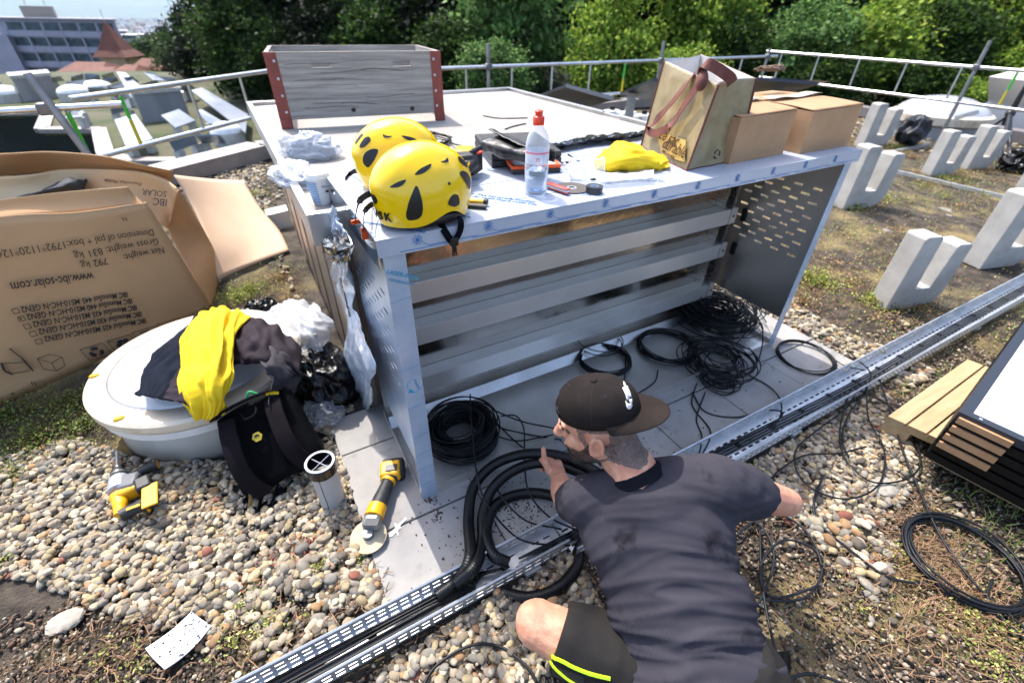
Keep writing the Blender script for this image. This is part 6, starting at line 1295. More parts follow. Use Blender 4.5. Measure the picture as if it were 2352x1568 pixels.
# rubbish bags and clear film between dome and housing
M_bin = mat('black bin bag', '#040405', .22, spec=.45, bump=.35, bscale=20, bump_dist=.03)
def binbag(lab, c, rad_, seed, cs=2.4): tag(lump(c, rad_, .24, cs*.75, seed, 80, 48, zmin=.004).build('bin_bag', M_bin, smooth=180), lab, 'bin bag', 'black bin bags')
binbag('black bin bag slumped between dome and housing, under the clear film', G(745, 860, .14), (.13, .16, .15), 2); binbag('small shiny black bin bag lying behind the yellow shirt', G(600, 708, .05), (.09, .06, .06), 5); binbag('low black bin bag at the foot of the housing corner', G(770, 890, .06), (.11, .10, .09), 7, 3.2)
def film(lab, rows, seed, cr=.02, op=.34): tag(MB().grid(sheet([[G(x, y, z) for x, y, z in r_] for r_ in rows], 14, 16, folds=.02, fscale=(4, 4), crumple=cr*.3, cscale=13, seed=seed)).build('clear_film', clear_film('clear sheet %.2f' % op, '#c2c7cf', op*.7, .1), smooth=180), lab, 'plastic film')
film('crumpled clear film lying on the black bin bag beside the housing', [[(595, 735, .30), (640, 700, .30), (690, 692, .32), (720, 700, .32)], [(620, 750, .32), (660, 730, .36), (710, 725, .38), (760, 735, .34)], [(650, 775, .32), (690, 770, .36), (730, 765, .36), (762, 760, .30)], [(690, 800, .28), (710, 800, .30), (735, 805, .28), (745, 790, .26)]], 3, .02, .5)
film('sheet of glittering clear film on the pebbles right of the backpack', [[(690, 960, .06), (715, 900, .10), (740, 905, .09), (780, 930, .05)], [(680, 985, .03), (720, 940, .10), (755, 935, .09), (790, 950, .03)], [(690, 1000, .02), (730, 985, .06), (755, 975, .05), (770, 975, .02)]], 9, .022, .3)

# pipe with a black collar
c = G(767, 1152, .0); t = thing('vent_pipe', 'grey plastic pipe standing on end with a black rim and wire cross', 'pipe', c); top_ = ST(741, 1058, c).z; Mp = fr4(c, axes((1, 0, 0), None, (-.055, .0, 1)))
MB().lathe([(.046, -.01), (.046, top_-.045)], 36, Mp).build('pipe', mat('grey pvc', '#a5a4a3', .4, c2='#989796', scale=4), t)
MB().tube([Mp @ V((-.0215, -.0412, .0)), Mp @ V((-.0215, -.0412, top_-.05))], .0012, 4).build('seam', M_dark, t)
MB().lathe([(.0465, top_-.047), (.052, top_-.045), (.053, top_-.005), (.049, top_), (.043, top_), (.042, top_-.04), (.001, top_-.041)], 40, Mp, cap=False).build('collar', mat('black gloss', '#0d0e10', .18), t, smooth=40)
MB().lathe([(.043, top_+.0005), (.0515, top_+.0005), (.0515, top_+.003), (.043, top_+.003), (.043, top_+.0005)], 40, Mp, cap=False).build('rim', mat('grey rim', '#8d9095', .4), t)
for k in (0, 1): a_ = R(35+90*k); MB().tube([Mp @ V((math.cos(a_)*.044, math.sin(a_)*.044, top_-.006)), Mp @ V((-math.cos(a_)*.044, -math.sin(a_)*.044, top_-.006))], .0018, 6).build('wire', M_galv, t)

# angle grinder
def A_(x, y, z): return G(x, y, z)
t = thing('angle_grinder', 'yellow and black cordless angle grinder with a disc lying on the paving', 'angle grinder', G(865, 1180, .013))
ax0, ax1 = A_(905, 1090, .06), A_(855, 1205, .062); M_tg = mat('tool grey', '#8b8d90', .4, .5, c2='#6f7174', scale=20)
MB().bar(A_(905, 1062, .045), A_(903, 1096, .045), .088, .07).build('battery', M_tk, t, bevel=.012); MB().bar(A_(898, 1064, .062), A_(896, 1098, .06), .078, .05).build('battery_clip', M_ty, t, bevel=.01); MB().bar(A_(899, 1066, .089), A_(898, 1080, .088), .045, .004).build('battery_label', M_blk, t, bevel=.001)
MB().tube(catmull([A_(897, 1094, .055), A_(889, 1112, .055), A_(878, 1140, .055), A_(868, 1163, .055)], 5), [.032, .028, .025, .024, .024, .024, .025, .026, .027, .028, .029, .03, .03, .03, .031, .031], 16).build('handle', M_tk, t)
MB().tube([A_(893, 1102, .055), A_(890, 1108, .055)], .0295, 16).build('collar', M_ty, t); MB().bar(A_(883, 1120, .03), A_(882, 1175, .035), .012, .022).build('paddle', M_ty, t, bevel=.004)
MB().tube(catmull([A_(868, 1162, .055), A_(863, 1175, .055), A_(858, 1188, .055)], 4), [.034]*8+[.036], 16).build('housing', M_ty, t)
MB().bar(A_(858, 1186, .062), A_(850, 1214, .066), .06, .046).build('gear_head', M_tg, t, bevel=.012); MB().bar(A_(857, 1190, .089), A_(851, 1208, .091), .05, .006).build('name_plate', mat('dusty black', '#4a4a4c', .7), t, bevel=.002)
dcn = A_(847, 1232, .034); Mg = fr4(dcn, axes((1, 0, 0), None, (.06, -.10, 1))); MB().lathe([(.001, 0), (.02, .004), (.062, .001), (.0625, .004), (.02, .008), (.001, .009)], 44, Mg, cap=False).build('disc', mat('flap disc', '#b5a78d', .8, c2='#9c8e74', scale=14), t); MB().lathe([(.001, .009), (.019, .009), (.019, .014), (.001, .015)], 24, Mg, cap=False).build('disc_hub', mat('hub blue', '#3c5568', .5), t)
MB().lathe([(.018, .0), (.018, .03)], 20, Mg).build('spindle_guard', M_tg, t)

# rotary hammer on the pebbles
t = thing('rotary_hammer', 'yellow and grey cordless rotary hammer with side handle lying on the pebbles', 'power drill', G(310, 1140, .03))
def Hh(x, y, z): return G(x, y, z+.02)
bit = [Hh(268, 1035, .05), Hh(270, 1078, .05)]; MB().tube(bit, .005, 10).build('drill_bit', M_galv, t); MB().tube([Hh(270, 1070, .05), Hh(271, 1082, .05)], .008, 10).build('bit_shank', M_galv, t)
MB().tube([Hh(271, 1079, .05), Hh(272, 1087, .05), Hh(272, 1090, .05), Hh(273, 1096, .05), Hh(273, 1099, .05)], [.02, .026, .024, .026, .029], 20).build('chuck', M_tk, t)
MB().tube([Hh(273, 1088, .05), Hh(273, 1092, .05)], .0255, 20).build('chuck_ring', M_tg, t)
MB().tube([Hh(274, 1099, .05), Hh(275, 1110, .05), Hh(275, 1128, .05)], [.032, .036, .036], 20).build('gear_case', mat('grey case', '#a3a8b2', .4, .3), t, bevel=.004)
MB().bar(Hh(278, 1118, .05), Hh(322, 1106, .055), .07, .06).build('motor_case', mat('dark grey case', '#5d5f64', .5), t, bevel=.01)
MB().bar(Hh(272, 1140, .045), Hh(322, 1118, .05), .045, .055).build('body', M_ty, t, bevel=.01)
MB().tube(catmull([Hh(272, 1138, .045), Hh(276, 1158, .042), Hh(275, 1182, .035)], 5), [.028, .027, .025, .024, .024, .024, .022, .02, .02, .018, .018], 14).build('rear_housing', M_ty, t)
MB().tube(catmull([Hh(277, 1184, .035), Hh(300, 1172, .035), Hh(330, 1158, .04), Hh(345, 1152, .045)], 5), [.022]*8+[.024]*8, 14).build('handle', M_tk, t); MB().strap(catmull([Hh(290, 1170, .058), Hh(306, 1164, .059), Hh(322, 1158, .06)], 5), .012, .003, (.5, .6, 0)).build('handle_trim', M_ty, t)
MB().bar(Hh(331, 1105, .055), Hh(338, 1130, .05), .05, .07).build('top_cover', M_tk, t, bevel=.008)
for q in ((Hh(344, 1112, .075), Hh(344, 1162, .075)), (Hh(344, 1112, .02), Hh(344, 1162, .02))): MB().bar(q[0], q[1], .05, .008).build('battery_wall', M_ty, t, bevel=.003)
MB().bar(Hh(336, 1112, .05), Hh(336, 1165, .045), .01, .06).build('battery_plate', M_ty, t, bevel=.003); MB().bar(Hh(339, 1122, .05), Hh(339, 1140, .047), .012, .026).build('contact', M_blk, t)
MB().tube(catmull([Hh(292, 1102, .03), Hh(320, 1086, .035), Hh(352, 1070, .04), Hh(362, 1066, .04)], 5), [.024]+[.019]*12+[.024, .026, .026], 14).build('side_handle', M_tk, t); MB().tube([Hh(361, 1066, .04), Hh(363.5, 1065, .04)], .019, 14).build('handle_cap', mat('orange cap', '#d98a12', .5), t)

# scraps: torn white film and paper
w_ = [(909, 1186), (931, 1192), (917, 1208), (924, 1208), (921, 1222), (914, 1220), (917, 1231), (905, 1225), (896, 1232), (893, 1228), (902, 1216), (905, 1210), (900, 1200), (907, 1206)]
w_ = [(932, 1187), (934, 1191), (918, 1207), (921, 1211), (914, 1217), (915, 1230), (910, 1221), (900, 1232), (894, 1231), (897, 1223), (908, 1212), (907, 1200), (912, 1206), (920, 1200)]
tag(MB().prism([G(x, y, .0145) for x, y in w_], (0, 0, .001)).build('film_scrap', mat('white scrap', '#e4e6ea', .5), smooth=0), 'small torn white scrap on the paving beside the angle grinder', 'scrap')
pp = [[G(x, y, z) for x, y, z in r_] for r_ in (((333, 1488, .03), (365, 1466, .035), (400, 1440, .037), (440, 1404, .035)), ((350, 1510, .032), (390, 1488, .036), (430, 1458, .036), (462, 1420, .034)), ((378, 1537, .028), (415, 1512, .032), (450, 1480, .032), (486, 1436, .03)))]
t = thing('paper_sheet', 'dirty white sheet of paper lying on the soil, lower left', 'paper', G(410, 1470)); gsh = sheet(pp, 8, 10, crumple=.002, cscale=10)
MB().grid(gsh).build('sheet', mat('paper', '#dcdee4', .7, c2='#c8cad4', scale=10), t, solid=.0006, smooth=180)
rg = random.Random(6); sp = MB()
for k in range(46):
    i, j = rg.randrange(1, len(gsh)-1), min(len(gsh[0])-2, int(len(gsh[0])*(1-rg.random()**1.6*.9))); p = gsh[i][j]+V((rg.uniform(-.008, .008), rg.uniform(-.008, .008), .002)); s_ = rg.uniform(.0007, .0028); sp.ell(p, (s_*1.6, s_, .0006), n=6, m=4)
sp.build('soil_specks', mat('specks', '#2a211b', .9), t)
rk = [(150, 1425, .045, 'flat pale angular stone on the soil at the lower left'), (2030, 1120, .06, 'flat pale angular stone on the pebbles in front of the pallet')]
for px, py, s_, lab in rk: tag(lump(G(px, py, .012), (s_*1.1, s_*.8, s_*.28), .16, 1.6, px, 26, 16).build('flat_stone', mat('pale stone', '#a09a8e', .85, c2='#8a8478', scale=30, bump=.3, bscale=60), smooth=30), lab, 'stone')

# ================================================================ RIGHT: SUPPORTS, RAILS, DOME, PALLET, MODULES
M_sup = mat('support concrete', '#b2afa9', .88, c2='#9c9993', scale=6, detail=9, bump=.25, bscale=120, c3='#6b6863', scale3=70, ramp3=(.66, .71))
def support(P, lab, sc=1.0, rz=0):
    t = thing('panel_support', lab, 'concrete support', P, 'U shaped concrete panel supports'); M4 = Matrix.Translation(P) @ Matrix.Rotation(rz, 4, 'Z') @ Matrix.Scale(sc, 4)
    prof = [(0, 0), (.28, 0), (.35, .035), (.395, .10), (.40, .43), (.385, .45), (.30, .45), (.287, .435), (.265, .15), (.15, .15), (.135, .50), (.12, .515), (.02, .515), (.005, .50)]
    MB().prism([M4 @ V((x, 0, z)) for x, z in prof], (M4.to_3x3() @ V((0, -.135, 0)))).build('block', M_sup, t, smooth=0, bevel=.006)
support(G(1995, 690), 'nearest U shaped concrete support, standing alone on the sedum', .98, -.32); support(G(2205, 600), 'second nearest U shaped concrete support, cut by the right border', 1.12, -.30)
support(G(2112, 399), 'U shaped concrete support left of the pair in the middle distance', 1.0, -.3); support(G(2196, 384), 'U shaped concrete support right of the pair in the middle distance', 1.0, -.3)
support(G(1908, 470), 'front U shaped concrete support just right of the bench', 1.15, -.3); support(G(1960, 335), 'U shaped concrete support right of the taller cardboard box', 1.15, -.3); support(G(2330, 430), 'U shaped concrete support at the right border behind the long rail', 1.2, -.3)
M_gr = M_galv
def grail(lab, p, q, w_=.045): tag(MB().bar(p, q, w_, .04).build('ground_rail', M_gr, smooth=0), lab, 'rail', 'mounting rails on the sedum')
grail('long mounting rail crossing the sedum toward the right border', G(2020, 385, .02), G(2370, 468, .02)); grail('short mounting rail running right from the boxes to the small dome', G(1990, 300, .02), G(2135, 330, .02)); grail('short mounting rail coming back from the corner toward the bench', G(2135, 333, .02), G(2045, 350, .02))
# solar panels behind the bag
def pvp(lab, c4, feet):
    c = sum(c4, V())/4; t = thing('solar_array', lab, 'solar panel', (c.x, c.y, 0), 'solar panels behind the housing'); n_ = (c4[1]-c4[0]).cross(c4[3]-c4[0]).normalized(); n_ = n_ if n_.z > 0 else -n_
    MB().prism(c4, -n_*.035).build('frame', mat('panel frame', '#3a3d44', .4, .8), t, smooth=0)
    u, v_ = (c4[1]-c4[0]), (c4[3]-c4[0]); q = [c4[0]+u*a+v_*b+n_*.0015 for a, b in ((.012, .02), (.988, .02), (.988, .98), (.012, .98))]; MB().prism(q, n_*.001).build('glass', mat('solar cells', '#232c44', .22, c2='#2c3650', scale=3, coat=.3), t, smooth=0)
    gl = MB()
    for k in range(1, 12): gl.bar(c4[0]+u*(k/12)+v_*.02+n_*.003, c4[0]+u*(k/12)+v_*.98+n_*.003, .006, .001, n_)
    for k in range(1, 6): gl.bar(c4[0]+u*.012+v_*(k/6)+n_*.0032, c4[0]+u*.988+v_*(k/6)+n_*.0032, .008, .001, n_)
    gl.build('cell_lines', mat('cell lines', '#6d7688', .4, .4), t, smooth=0)
    for p in feet: MB().bar(V((p.x, p.y, 0)), p-V((0, 0, .03)), .12, .12).build('foot', M_sup, t, smooth=0)
for lab, q in (('left solar panel rising behind the housing rim', ((1236, 218, .62), (1302, 193, .95), (1410, 222, .95), (1330, 246, .55))), ('dark solar panel left of the tote bag, behind the canisters', ((1425, 212, .62), (1500, 180, .95), (1600, 186, .95), (1520, 232, .58))), ('solar panel behind the cardboard boxes and the bag', ((1660, 205, .62), (1740, 177, .92), (1880, 188, .92), (1800, 214, .6)))):
    c4 = [G(*p) for p in q]; pvp(lab, c4, [c4[0].lerp(c4[2], .2), c4[3].lerp(c4[1], .25)])
for i, (x, y) in enumerate(((1405, 262), (1440, 265), (1478, 272), (1512, 282))):
    c = G(x, y, .3); t = thing('canister', ['small pale canister by the break in the housing rim, leftmost', 'second pale canister behind the housing rim', 'third pale canister behind the housing rim', 'pale canister behind the rim, next to the tote bag'][i], 'canister', (c.x, c.y, .0), 'pale canisters behind the housing')
    MB().box((c.x-.14, c.y-.10, .01), (c.x+.14, c.y+.10, .36)).build('body', M_white, t, smooth=0, bevel=.04); MB().lathe([(.04, 0), (.04, .05), (.001, .052)], 16, Matrix.Translation(V((c.x, c.y, .36)))).build('cap', M_white if i % 2 else M_dark, t)
# small dome at the right with a black bag on it
c = G(2140, 300, 0); c = G(2140, 303, .05); t = thing('roof_dome', 'smaller white skylight dome by the right guard rail', 'skylight', (c.x, c.y, 0)); s_ = .68; Mm = Matrix.Translation(V((c.x, c.y, 0)))
MB().lathe([(s_*.92, 0), (s_*.9, .22)], 40, Mm).build('kerb', mat('kerb grey', '#8d8f93', .6), t); MB().lathe([(s_*.96, .222), (s_, .235), (s_, .34), (s_*.93, .37)], 44, Mm, cap=False).build('rim', M_rimm, t, solid=.006); MB().lathe([(s_*.93, .365), (s_*.85, .43), (s_*.7, .50), (s_*.45, .56), (s_*.2, .585), (.001, .59)], 44, Mm, cap=False).build('dome', M_milk, t, smooth=60)
tag(lump(G(2098, 300, .22), (.30, .16, .20), .24, 1.5, 4, 64, 40, zmin=.02).build('black_bag', mat('black fabric', '#14161a', .6, c2='#2c2f36', scale=5), smooth=50), 'black fabric bag lying against the smaller white dome', 'bag')
tag(MB().bar(G(2195, 272, .5), G(2245, 258, .6), .1, .05).build('metal_strip', M_galv, smooth=0), 'loose metal strip sticking out behind the smaller dome', 'strip'); tag(MB().bar(G(2205, 285, .16), G(2240, 280, .16), .18, .10).build('white_block', M_white, smooth=0, bevel=.02), 'white block on the parapet right of the smaller dome', 'block')
# sheet metal hood at the right border, tripod and black bag in front
c = G(2372, 316, 0); t = thing('vent_hood', 'grey sheet metal ventilation hood at the right border', 'vent hood', (c.x, c.y, 0)); Mh = fr4((c.x, c.y, 0), axes((.95, -.3, 0)))
MB().box((-.28, .0, 0), (.9, .8, .42), Mh).build('base', mat('hood base', '#8d929c', .5, .3), t, smooth=0)
q = [(-.38, -.1), (1, -.1), (1, .9), (-.38, .9)]; q2 = [(-.05, .2), (1, .2), (1, .6), (-.05, .6)]; hm_ = MB(); hm_.grid([[Mh @ V((x, y, .41)) for x, y in [(-.25, .02), (.88, .02), (.88, .78), (-.25, .78)]], [Mh @ V((x, y, .80)) for x, y in q], [Mh @ V((x, y, .98)) for x, y in q2]], close=True); k = len(hm_.v); hm_.f.append((k-4, k-3, k-2, k-1)); hm_.f.append((3, 2, 1, 0)); hm_.build('hood', mat('hood metal', '#b3afaa', .45, .6), t, smooth=0)
c = G(2320, 348, 0); apx = ST(2320, 262, c); t = thing('tripod', 'black tripod standing in front of the sheet metal hood', 'tripod', (apx.x, apx.y, 0)); M_tri = mat('tripod black', '#16181c', .45)
for (x, y) in ((2210, 336), (2290, 386), (2318, 372)):
    MB().tube([apx, G(x, y, .01)], [.028, .018], 10).build('leg', M_tri, t)
MB().tube([apx-V((0, 0, .15)), apx+V((0, 0, .06)), ST(2372, 170, c)], [.03, .04, .018], 10).build('column', M_tri, t); MB().ell(apx, .06).build('hub', M_tri, t)
tag(lump(G(2345, 372, .10), (.26, .2, .16), .24, 1.8, 9, 70, 40, zmin=.01).build('bin_bag', M_bin, smooth=180), 'shiny black bin bag at the right border below the tripod', 'bin bag', 'black bin bags')
# pallet
t = thing('pallet', 'small light wooden pallet standing on the pebbles beside the module stack', 'pallet', G(2160, 930)); M_pal = mat('pale pine', '#b39c78', .75, c2='#a28a66', scale=5, detail=8, stretch=(1, 7, 7), c3='#7a5c3c', scale3=16, ramp3=(.68, .74), bump=.1, bscale=40)
zt_ = .105; p0, p1, q0, q1 = G(2040, 955, zt_), G(2122, 992, zt_), G(2222, 825, zt_), G(2290, 853, zt_)
u = (p1-p0); v_ = (q0-p0); ul = u.length; u = u.normalized(); vl = v_.length; v_ = v_.normalized()
for k, (o, w_) in enumerate(((0, .066), (.074, .066), (.148, .066), (.24, .066))):
    oo = p0+u*o; MB().prism([oo, oo+u*w_, oo+u*w_+v_*vl, oo+v_*vl], (0, 0, -.02)).build('deck_board', M_pal, t, smooth=0, bevel=.001)
for f in (.0, .46, .88):
    oo = p0+v_*(vl*f)-V((0, 0, .0205)); MB().prism([oo, oo+u*.31, oo+u*.31+v_*.1, oo+v_*.1], (0, 0, -.018)).build('cross_board', M_pal, t, smooth=0)
    for o in (0, .2): bb = oo+u*o-V((0, 0, .0185)); MB().prism([bb, bb+u*.1, bb+u*.1+v_*.1, bb+v_*.1], (0, 0, -.05)).build('block', M_pal, t, smooth=0)
# stack of framed solar modules
zs = .36; m0, m1, m2 = G(2203, 945, zs), G(2352, 1008, zs), G(2352, 818, zs); mu = (Matrix.Rotation(R(-5), 3, 'Z') @ (m1-m0)).normalized(); mv = V((-mu.y, mu.x, 0)); LU, LV = 1.1, 1.7
M_fr = mat('black anodised', '#050506', .5, 0, spec=.3); M_back = mat('module back sheet', '#dadcde', .35, c2='#d2d4d8', scale=2)
def mod(z, lab, topm):
    t = thing('solar_module', lab, 'solar module', m0+mu*(LU/2)+mv*(LV/2)+V((0, 0, z-zs)), 'stacked black framed modules'); o = m0+V((0, 0, z-zs)); f_ = MB()
    def rc(a, b, c_, d_): return [o+mu*a+mv*c_, o+mu*b+mv*c_, o+mu*b+mv*d_, o+mu*a+mv*d_]
    for q in (rc(0, LU, 0, .035), rc(0, LU, LV-.035, LV), rc(0, .035, .0352, LV-.0352), rc(LU-.035, LU, .0352, LV-.0352)): f_.prism(q, (0, 0, -.032))
    f_.build('frame', M_fr if not topm else mat('top frame', '#3a3e46', .42, .5), t, smooth=0)
    MB().prism(rc(.0352, LU-.0352, .0352, LV-.0352), (0, 0, -.006)).build('back_sheet', M_back, t, smooth=0)
    if topm:
        for a in (.06, .5, .9): MB().lathe([(.006, 0), (.006, .001)], 10, Matrix.Translation(o+mu*a+mv*.016+V((0, 0, .0005)))).build('hole', M_galv, t)
names = ['topmost module of the stack, white back sheet facing up', 'second module from the top of the black framed stack', 'third module from the top of the black framed stack', 'fourth module from the top of the black framed stack', 'fifth module from the top of the black framed stack', 'sixth module from the top, lowest of the black framed stack']
for k in range(6): mod(zs-k*.043, names[k], k == 0)
for k in range(1, 5):
    o = m0+V((0, 0, -.0175-(k-1)*.043))-mv*.012+mu*.01; MB_ = MB().prism([o, o+mu*.155, o+mu*.155+mv*.1, o+mv*.1], (0, 0, -.0245)); tag(MB_.build('card_strip', M_card, smooth=0), 'cardboard corner strip, %s from the top of the module stack' % ('first', 'second', 'third', 'fourth')[k-1], 'cardboard strip', 'cardboard strips between the modules')
o = m0+V((0, 0, -.262)); t = thing('pallet', 'dark wooden pallet carrying the module stack, in its own shadow', 'pallet', (o.x+.3, o.y, 0))
for k in range(4): oo = o+mv*(.1+.4*k)+mu*.03; MB().prism([oo, oo+mu*1.0, oo+mu*1.0+mv*.1, oo+mv*.1], (0, 0, -.058)).build('bearer', M_pal, t, smooth=0)

# ================================================================ THE WORKER
from mathutils.bvhtree import BVHTree
HD = D(1370, 976, 1.23); NB = D(1452, 1076, 1.215)
SHL, SHR = D(1348, 1150, 1.25), D(1638, 1112, 1.17)
CH, WA, HP = D(1502, 1215, 1.20), D(1556, 1400, 1.135), D(1592, 1570, 1.085)
ELL, WRL, HNL = D(1300, 1150, 1.47), D(1282, 1092, 1.66), D(1266, 1058, 1.725)
ELR = D(1806, 1152, 1.31); WRR = D(1675, 1125, 1.50)
HIL, HIR = D(1500, 1560, 1.14), D(1690, 1565, 1.07); KNL = D(1236, 1432, 1.215)
KNR = HIR+V((.20, .30, 0)); KNR.z = .075
ANL = KNL+V((.20, -.27, 0)); ANL.z = .07; ANR = KNR+V((-.17, -.32, 0)); ANR.z = .06
person = thing('person', 'kneeling man in dark grey T-shirt, black shorts and backward black cap, seen from behind', 'person', (HP.x, HP.y, 0))
POFF = person.location
left_ = V((-.873, .488, 0)); away = V((.488, .873, 0))
Fh = (left_*.96+away*.28).normalized(); Z_ = V((0, 0, 1)); tilt = R(14)
F = Fh*math.cos(tilt)-Z_*math.sin(tilt); U = Z_*math.cos(tilt)+Fh*math.sin(tilt)
roll_ = R(-4); Lf = U.cross(F).normalized(); U = (U*math.cos(roll_)+Lf*math.sin(roll_)).normalized(); Lf = U.cross(F).normalized()
def HL(f, l, u): return HD+F*f+Lf*l+U*u
HM = Matrix((F, Lf, U)).transposed()
b = MB()
b.ell(HL(-.012, 0, .03), (.098, .077, .09), HM, 24, 16); b.ell(HL(.03, 0, -.04), (.062, .060, .075), HM, 20, 14); b.ell(HL(.0, 0, -.03), (.07, .066, .07), HM, 20, 14)
b.ell(HL(.066, 0, -.098), (.024, .030, .021), HM); b.ell(HL(.084, 0, .022), (.018, .052, .012), HM); b.cone(HL(.092, 0, .012), HL(.113, 0, -.028), .009, .0135); b.ell(HL(.104, 0, -.032), (.012, .018, .009), HM)
b.ell(HL(.088, 0, -.058), (.012, .024, .006), HM); b.ell(HL(.086, 0, -.069), (.012, .022, .007), HM)
for s in (1, -1):
    b.ell(HL(.054, s*.040, -.026), (.030, .016, .024), HM); b.cone(HL(-.015, s*.058, -.05), HL(.06, s*.026, -.097), .018, .017)
    M_e = HM @ Matrix.Rotation(R(-14), 3, 'Y') @ Matrix.Rotation(R(s*-22), 3, 'Z')
    b.ell(HL(-.014, s*.082, -.006), (.021, .007, .034), M_e)
    ring = [HL(-.014, s*.082, -.006)+M_e @ V((math.cos(a)*.0185, s*.007, math.sin(a)*.033)) for a in [R(k*18-70) for k in range(16)]]; b.tube(ring, .0042, 8); b.ell(HL(-.004, s*.079, -.036), (.008, .006, .010), HM)
b.cone(HL(-.03, 0, -.06), NB, .058, .062); b.cone(HL(-.045, 0, -.03), NB.lerp(CH, .2), .05, .06); b.cone(NB, CH, .066, .1)
sx = (SHR-SHL).normalized(); sp = (CH-HP).normalized(); bk = sx.cross(sp).normalized()
if bk.dot(CAM-CH) < 0: bk = -bk
TM = Matrix((sx, bk, sp)).transposed()
b.ell(CH, (.165, .095, .16), TM); b.ell(WA, (.145, .09, .16), TM); b.ell(HP, (.16, .10, .12), TM)
b.cone(CH, SHL, .07, .055); b.cone(CH, SHR, .07, .055)
b.cone(SHL, ELL, .052, .043); b.cone(ELL, ELL.lerp(WRL, .35), .041, .043); b.cone(ELL.lerp(WRL, .35), WRL, .043, .029)
b.cone(SHR, SHR.lerp(ELR, .55), .056, .053); b.cone(SHR.lerp(ELR, .55), ELR, .053, .041); b.ell(ELR+(ELR-SHR).normalized()*.004, .040); b.cone(ELR, ELR.lerp(WRR, .3), .041, .044); b.cone(ELR.lerp(WRR, .3), WRR, .044, .03)
b.cone(HIL, HIL.lerp(KNL, .6), .085, .074); b.cone(HIL.lerp(KNL, .6), KNL, .074, .060); b.ell(KNL, (.062, .062, .062)); b.ell(KNL+(KNL-HIL).normalized()*.012+V((0, 0, .012)), .050)
b.cone(KNL, KNL.lerp(ANL, .35), .055, .056); b.cone(KNL.lerp(ANL, .35), ANL, .056, .038)
b.cone(HIR, KNR, .085, .058); b.cone(KNR, KNR.lerp(ANR, .35), .054, .055); b.cone(KNR.lerp(ANR, .35), ANR, .055, .038)
def hand(wr, cen, side_dir, back_dir, thumb_tip, curl=1.0, flip=1):
    a = (cen-wr).normalized(); s = V(side_dir); s = (s-a*s.dot(a)).normalized(); n = s.cross(a).normalized()
    if n.dot(V(back_dir)) < 0: n = -n
    kc = wr+a*.088
    for i in (-1.5, 0, 1.5): b.cone(wr+s*(i*.010), kc+s*(i*.019)-a*.004, .0165, .0125)
    for i, (L_f, r_f) in enumerate(((.040, .0098), (.044, .0100), (.041, .0096), (.033, .0088))):
        k = kc+s*((i-1.5)*.0215)*flip; j1 = k+a*(L_f*.72)-n*(L_f*.62*curl); j2 = j1-n*(L_f*.72)-a*(L_f*.18*curl); j3 = j2-a*(L_f*.55)-n*(L_f*.1)
        b.cone(k, j1, r_f*1.08, r_f); b.cone(j1, j2, r_f, r_f*.93); b.cone(j2, j3, r_f*.93, r_f*.8); b.ell(k+n*.003, r_f*1.1)
    tb = wr+a*.028-s*(.024*flip); tm = tb.lerp(V(thumb_tip), .5)-s*(.008*flip); b.cone(tb, tm, .0145, .0118); b.cone(tm, V(thumb_tip), .0115, .0092)
hand(WRL, HNL, RT, CAM-HNL, D(1248, 1030, 1.665), .9); hr = WRR+(WRR-ELR).normalized()*.09
hand(WRR, hr, UP, RT, WRR+(WRR-ELR).normalized()*.07+UP*.05-FW*.02)
me = remeshed(b, .0042, 5, .45)
co = np.empty(len(me.vertices)*3); me.vertices.foreach_get('co', co); co = co.reshape(-1, 3)
Hn, Fn, Ln, Un = (np.array(tuple(v_)) for v_ in (HD, F, Lf, U)); rel = co-Hn; hf, hl, hu = rel @ Fn, rel @ Ln, rel @ Un
faces = [tuple(p.vertices) for p in me.polygons]; nor = np.empty(len(me.vertices)*3); me.vertices.foreach_get('normal', nor); nor = nor.reshape(-1, 3)
nearh = np.linalg.norm(rel, axis=1) < .19
def shell_part(mask, lift, name, m_):
    m = MB(); ids = np.nonzero(mask)[0]; mp = {int(i): k for k, i in enumerate(ids)}; m.v = [V(co[i]+nor[i]*lift) for i in ids]; m.f = [tuple(mp[v_] for v_ in f) for f in faces if all(v_ in mp for v_ in f)]
    used = set(v_ for f in m.f for v_ in f); return m.build(name, m_, person, smooth=180, recalc=False)
M_skin = mat('skin', '#cf9a7e', .6, c2='#b87d64', scale=34, detail=8, sss=.08, bump=.3, bscale=210, c3='#c08068', scale3=9, ramp3=(.52, .7))
def hairmat(name, c, c2, dens):
    m = mat(name, c, .75, c2=c2, scale=260, detail=2, stretch=(1, 1, .35)); n = m.node_tree.nodes; l = m.node_tree.links
    t_ = n.new('ShaderNodeTexNoise'); t_.inputs['Scale'].default_value = 330; tc = n.new('ShaderNodeTexCoord'); mp = n.new('ShaderNodeMapping'); mp.inputs['Scale'].default_value = (1, 1, .3); l.new(tc.outputs['Object'], mp.inputs[0]); l.new(mp.outputs[0], t_.inputs['Vector'])
    r_ = n.new('ShaderNodeMapRange'); r_.inputs[1].default_value = .3; r_.inputs[2].default_value = .7; r_.inputs[3].default_value = max(0, dens-.22); r_.inputs[4].default_value = min(1, dens+.22); l.new(t_.outputs['Fac'], r_.inputs[0]); l.new(r_.outputs[0], n['Principled BSDF'].inputs['Alpha']); return m
me_c = (np.abs(hl) > .070) & (((hf+.012)/.0105)**2+((hu+.008)/.019)**2 < 1)
co[me_c] -= (np.sign(hl[me_c])[:, None]*Ln)*.0075; me.vertices.foreach_set('co', co.reshape(-1)); me.update()
earz = (np.abs(hl) > .068) & (hf > -.042) & (hf < .014) & (hu < .034) & (hu > -.05)
nz_ = np.array([mnoise.noise(V(p)*45) for p in co[nearh]]); jit = np.zeros(len(co)); jit[nearh] = nz_*.008
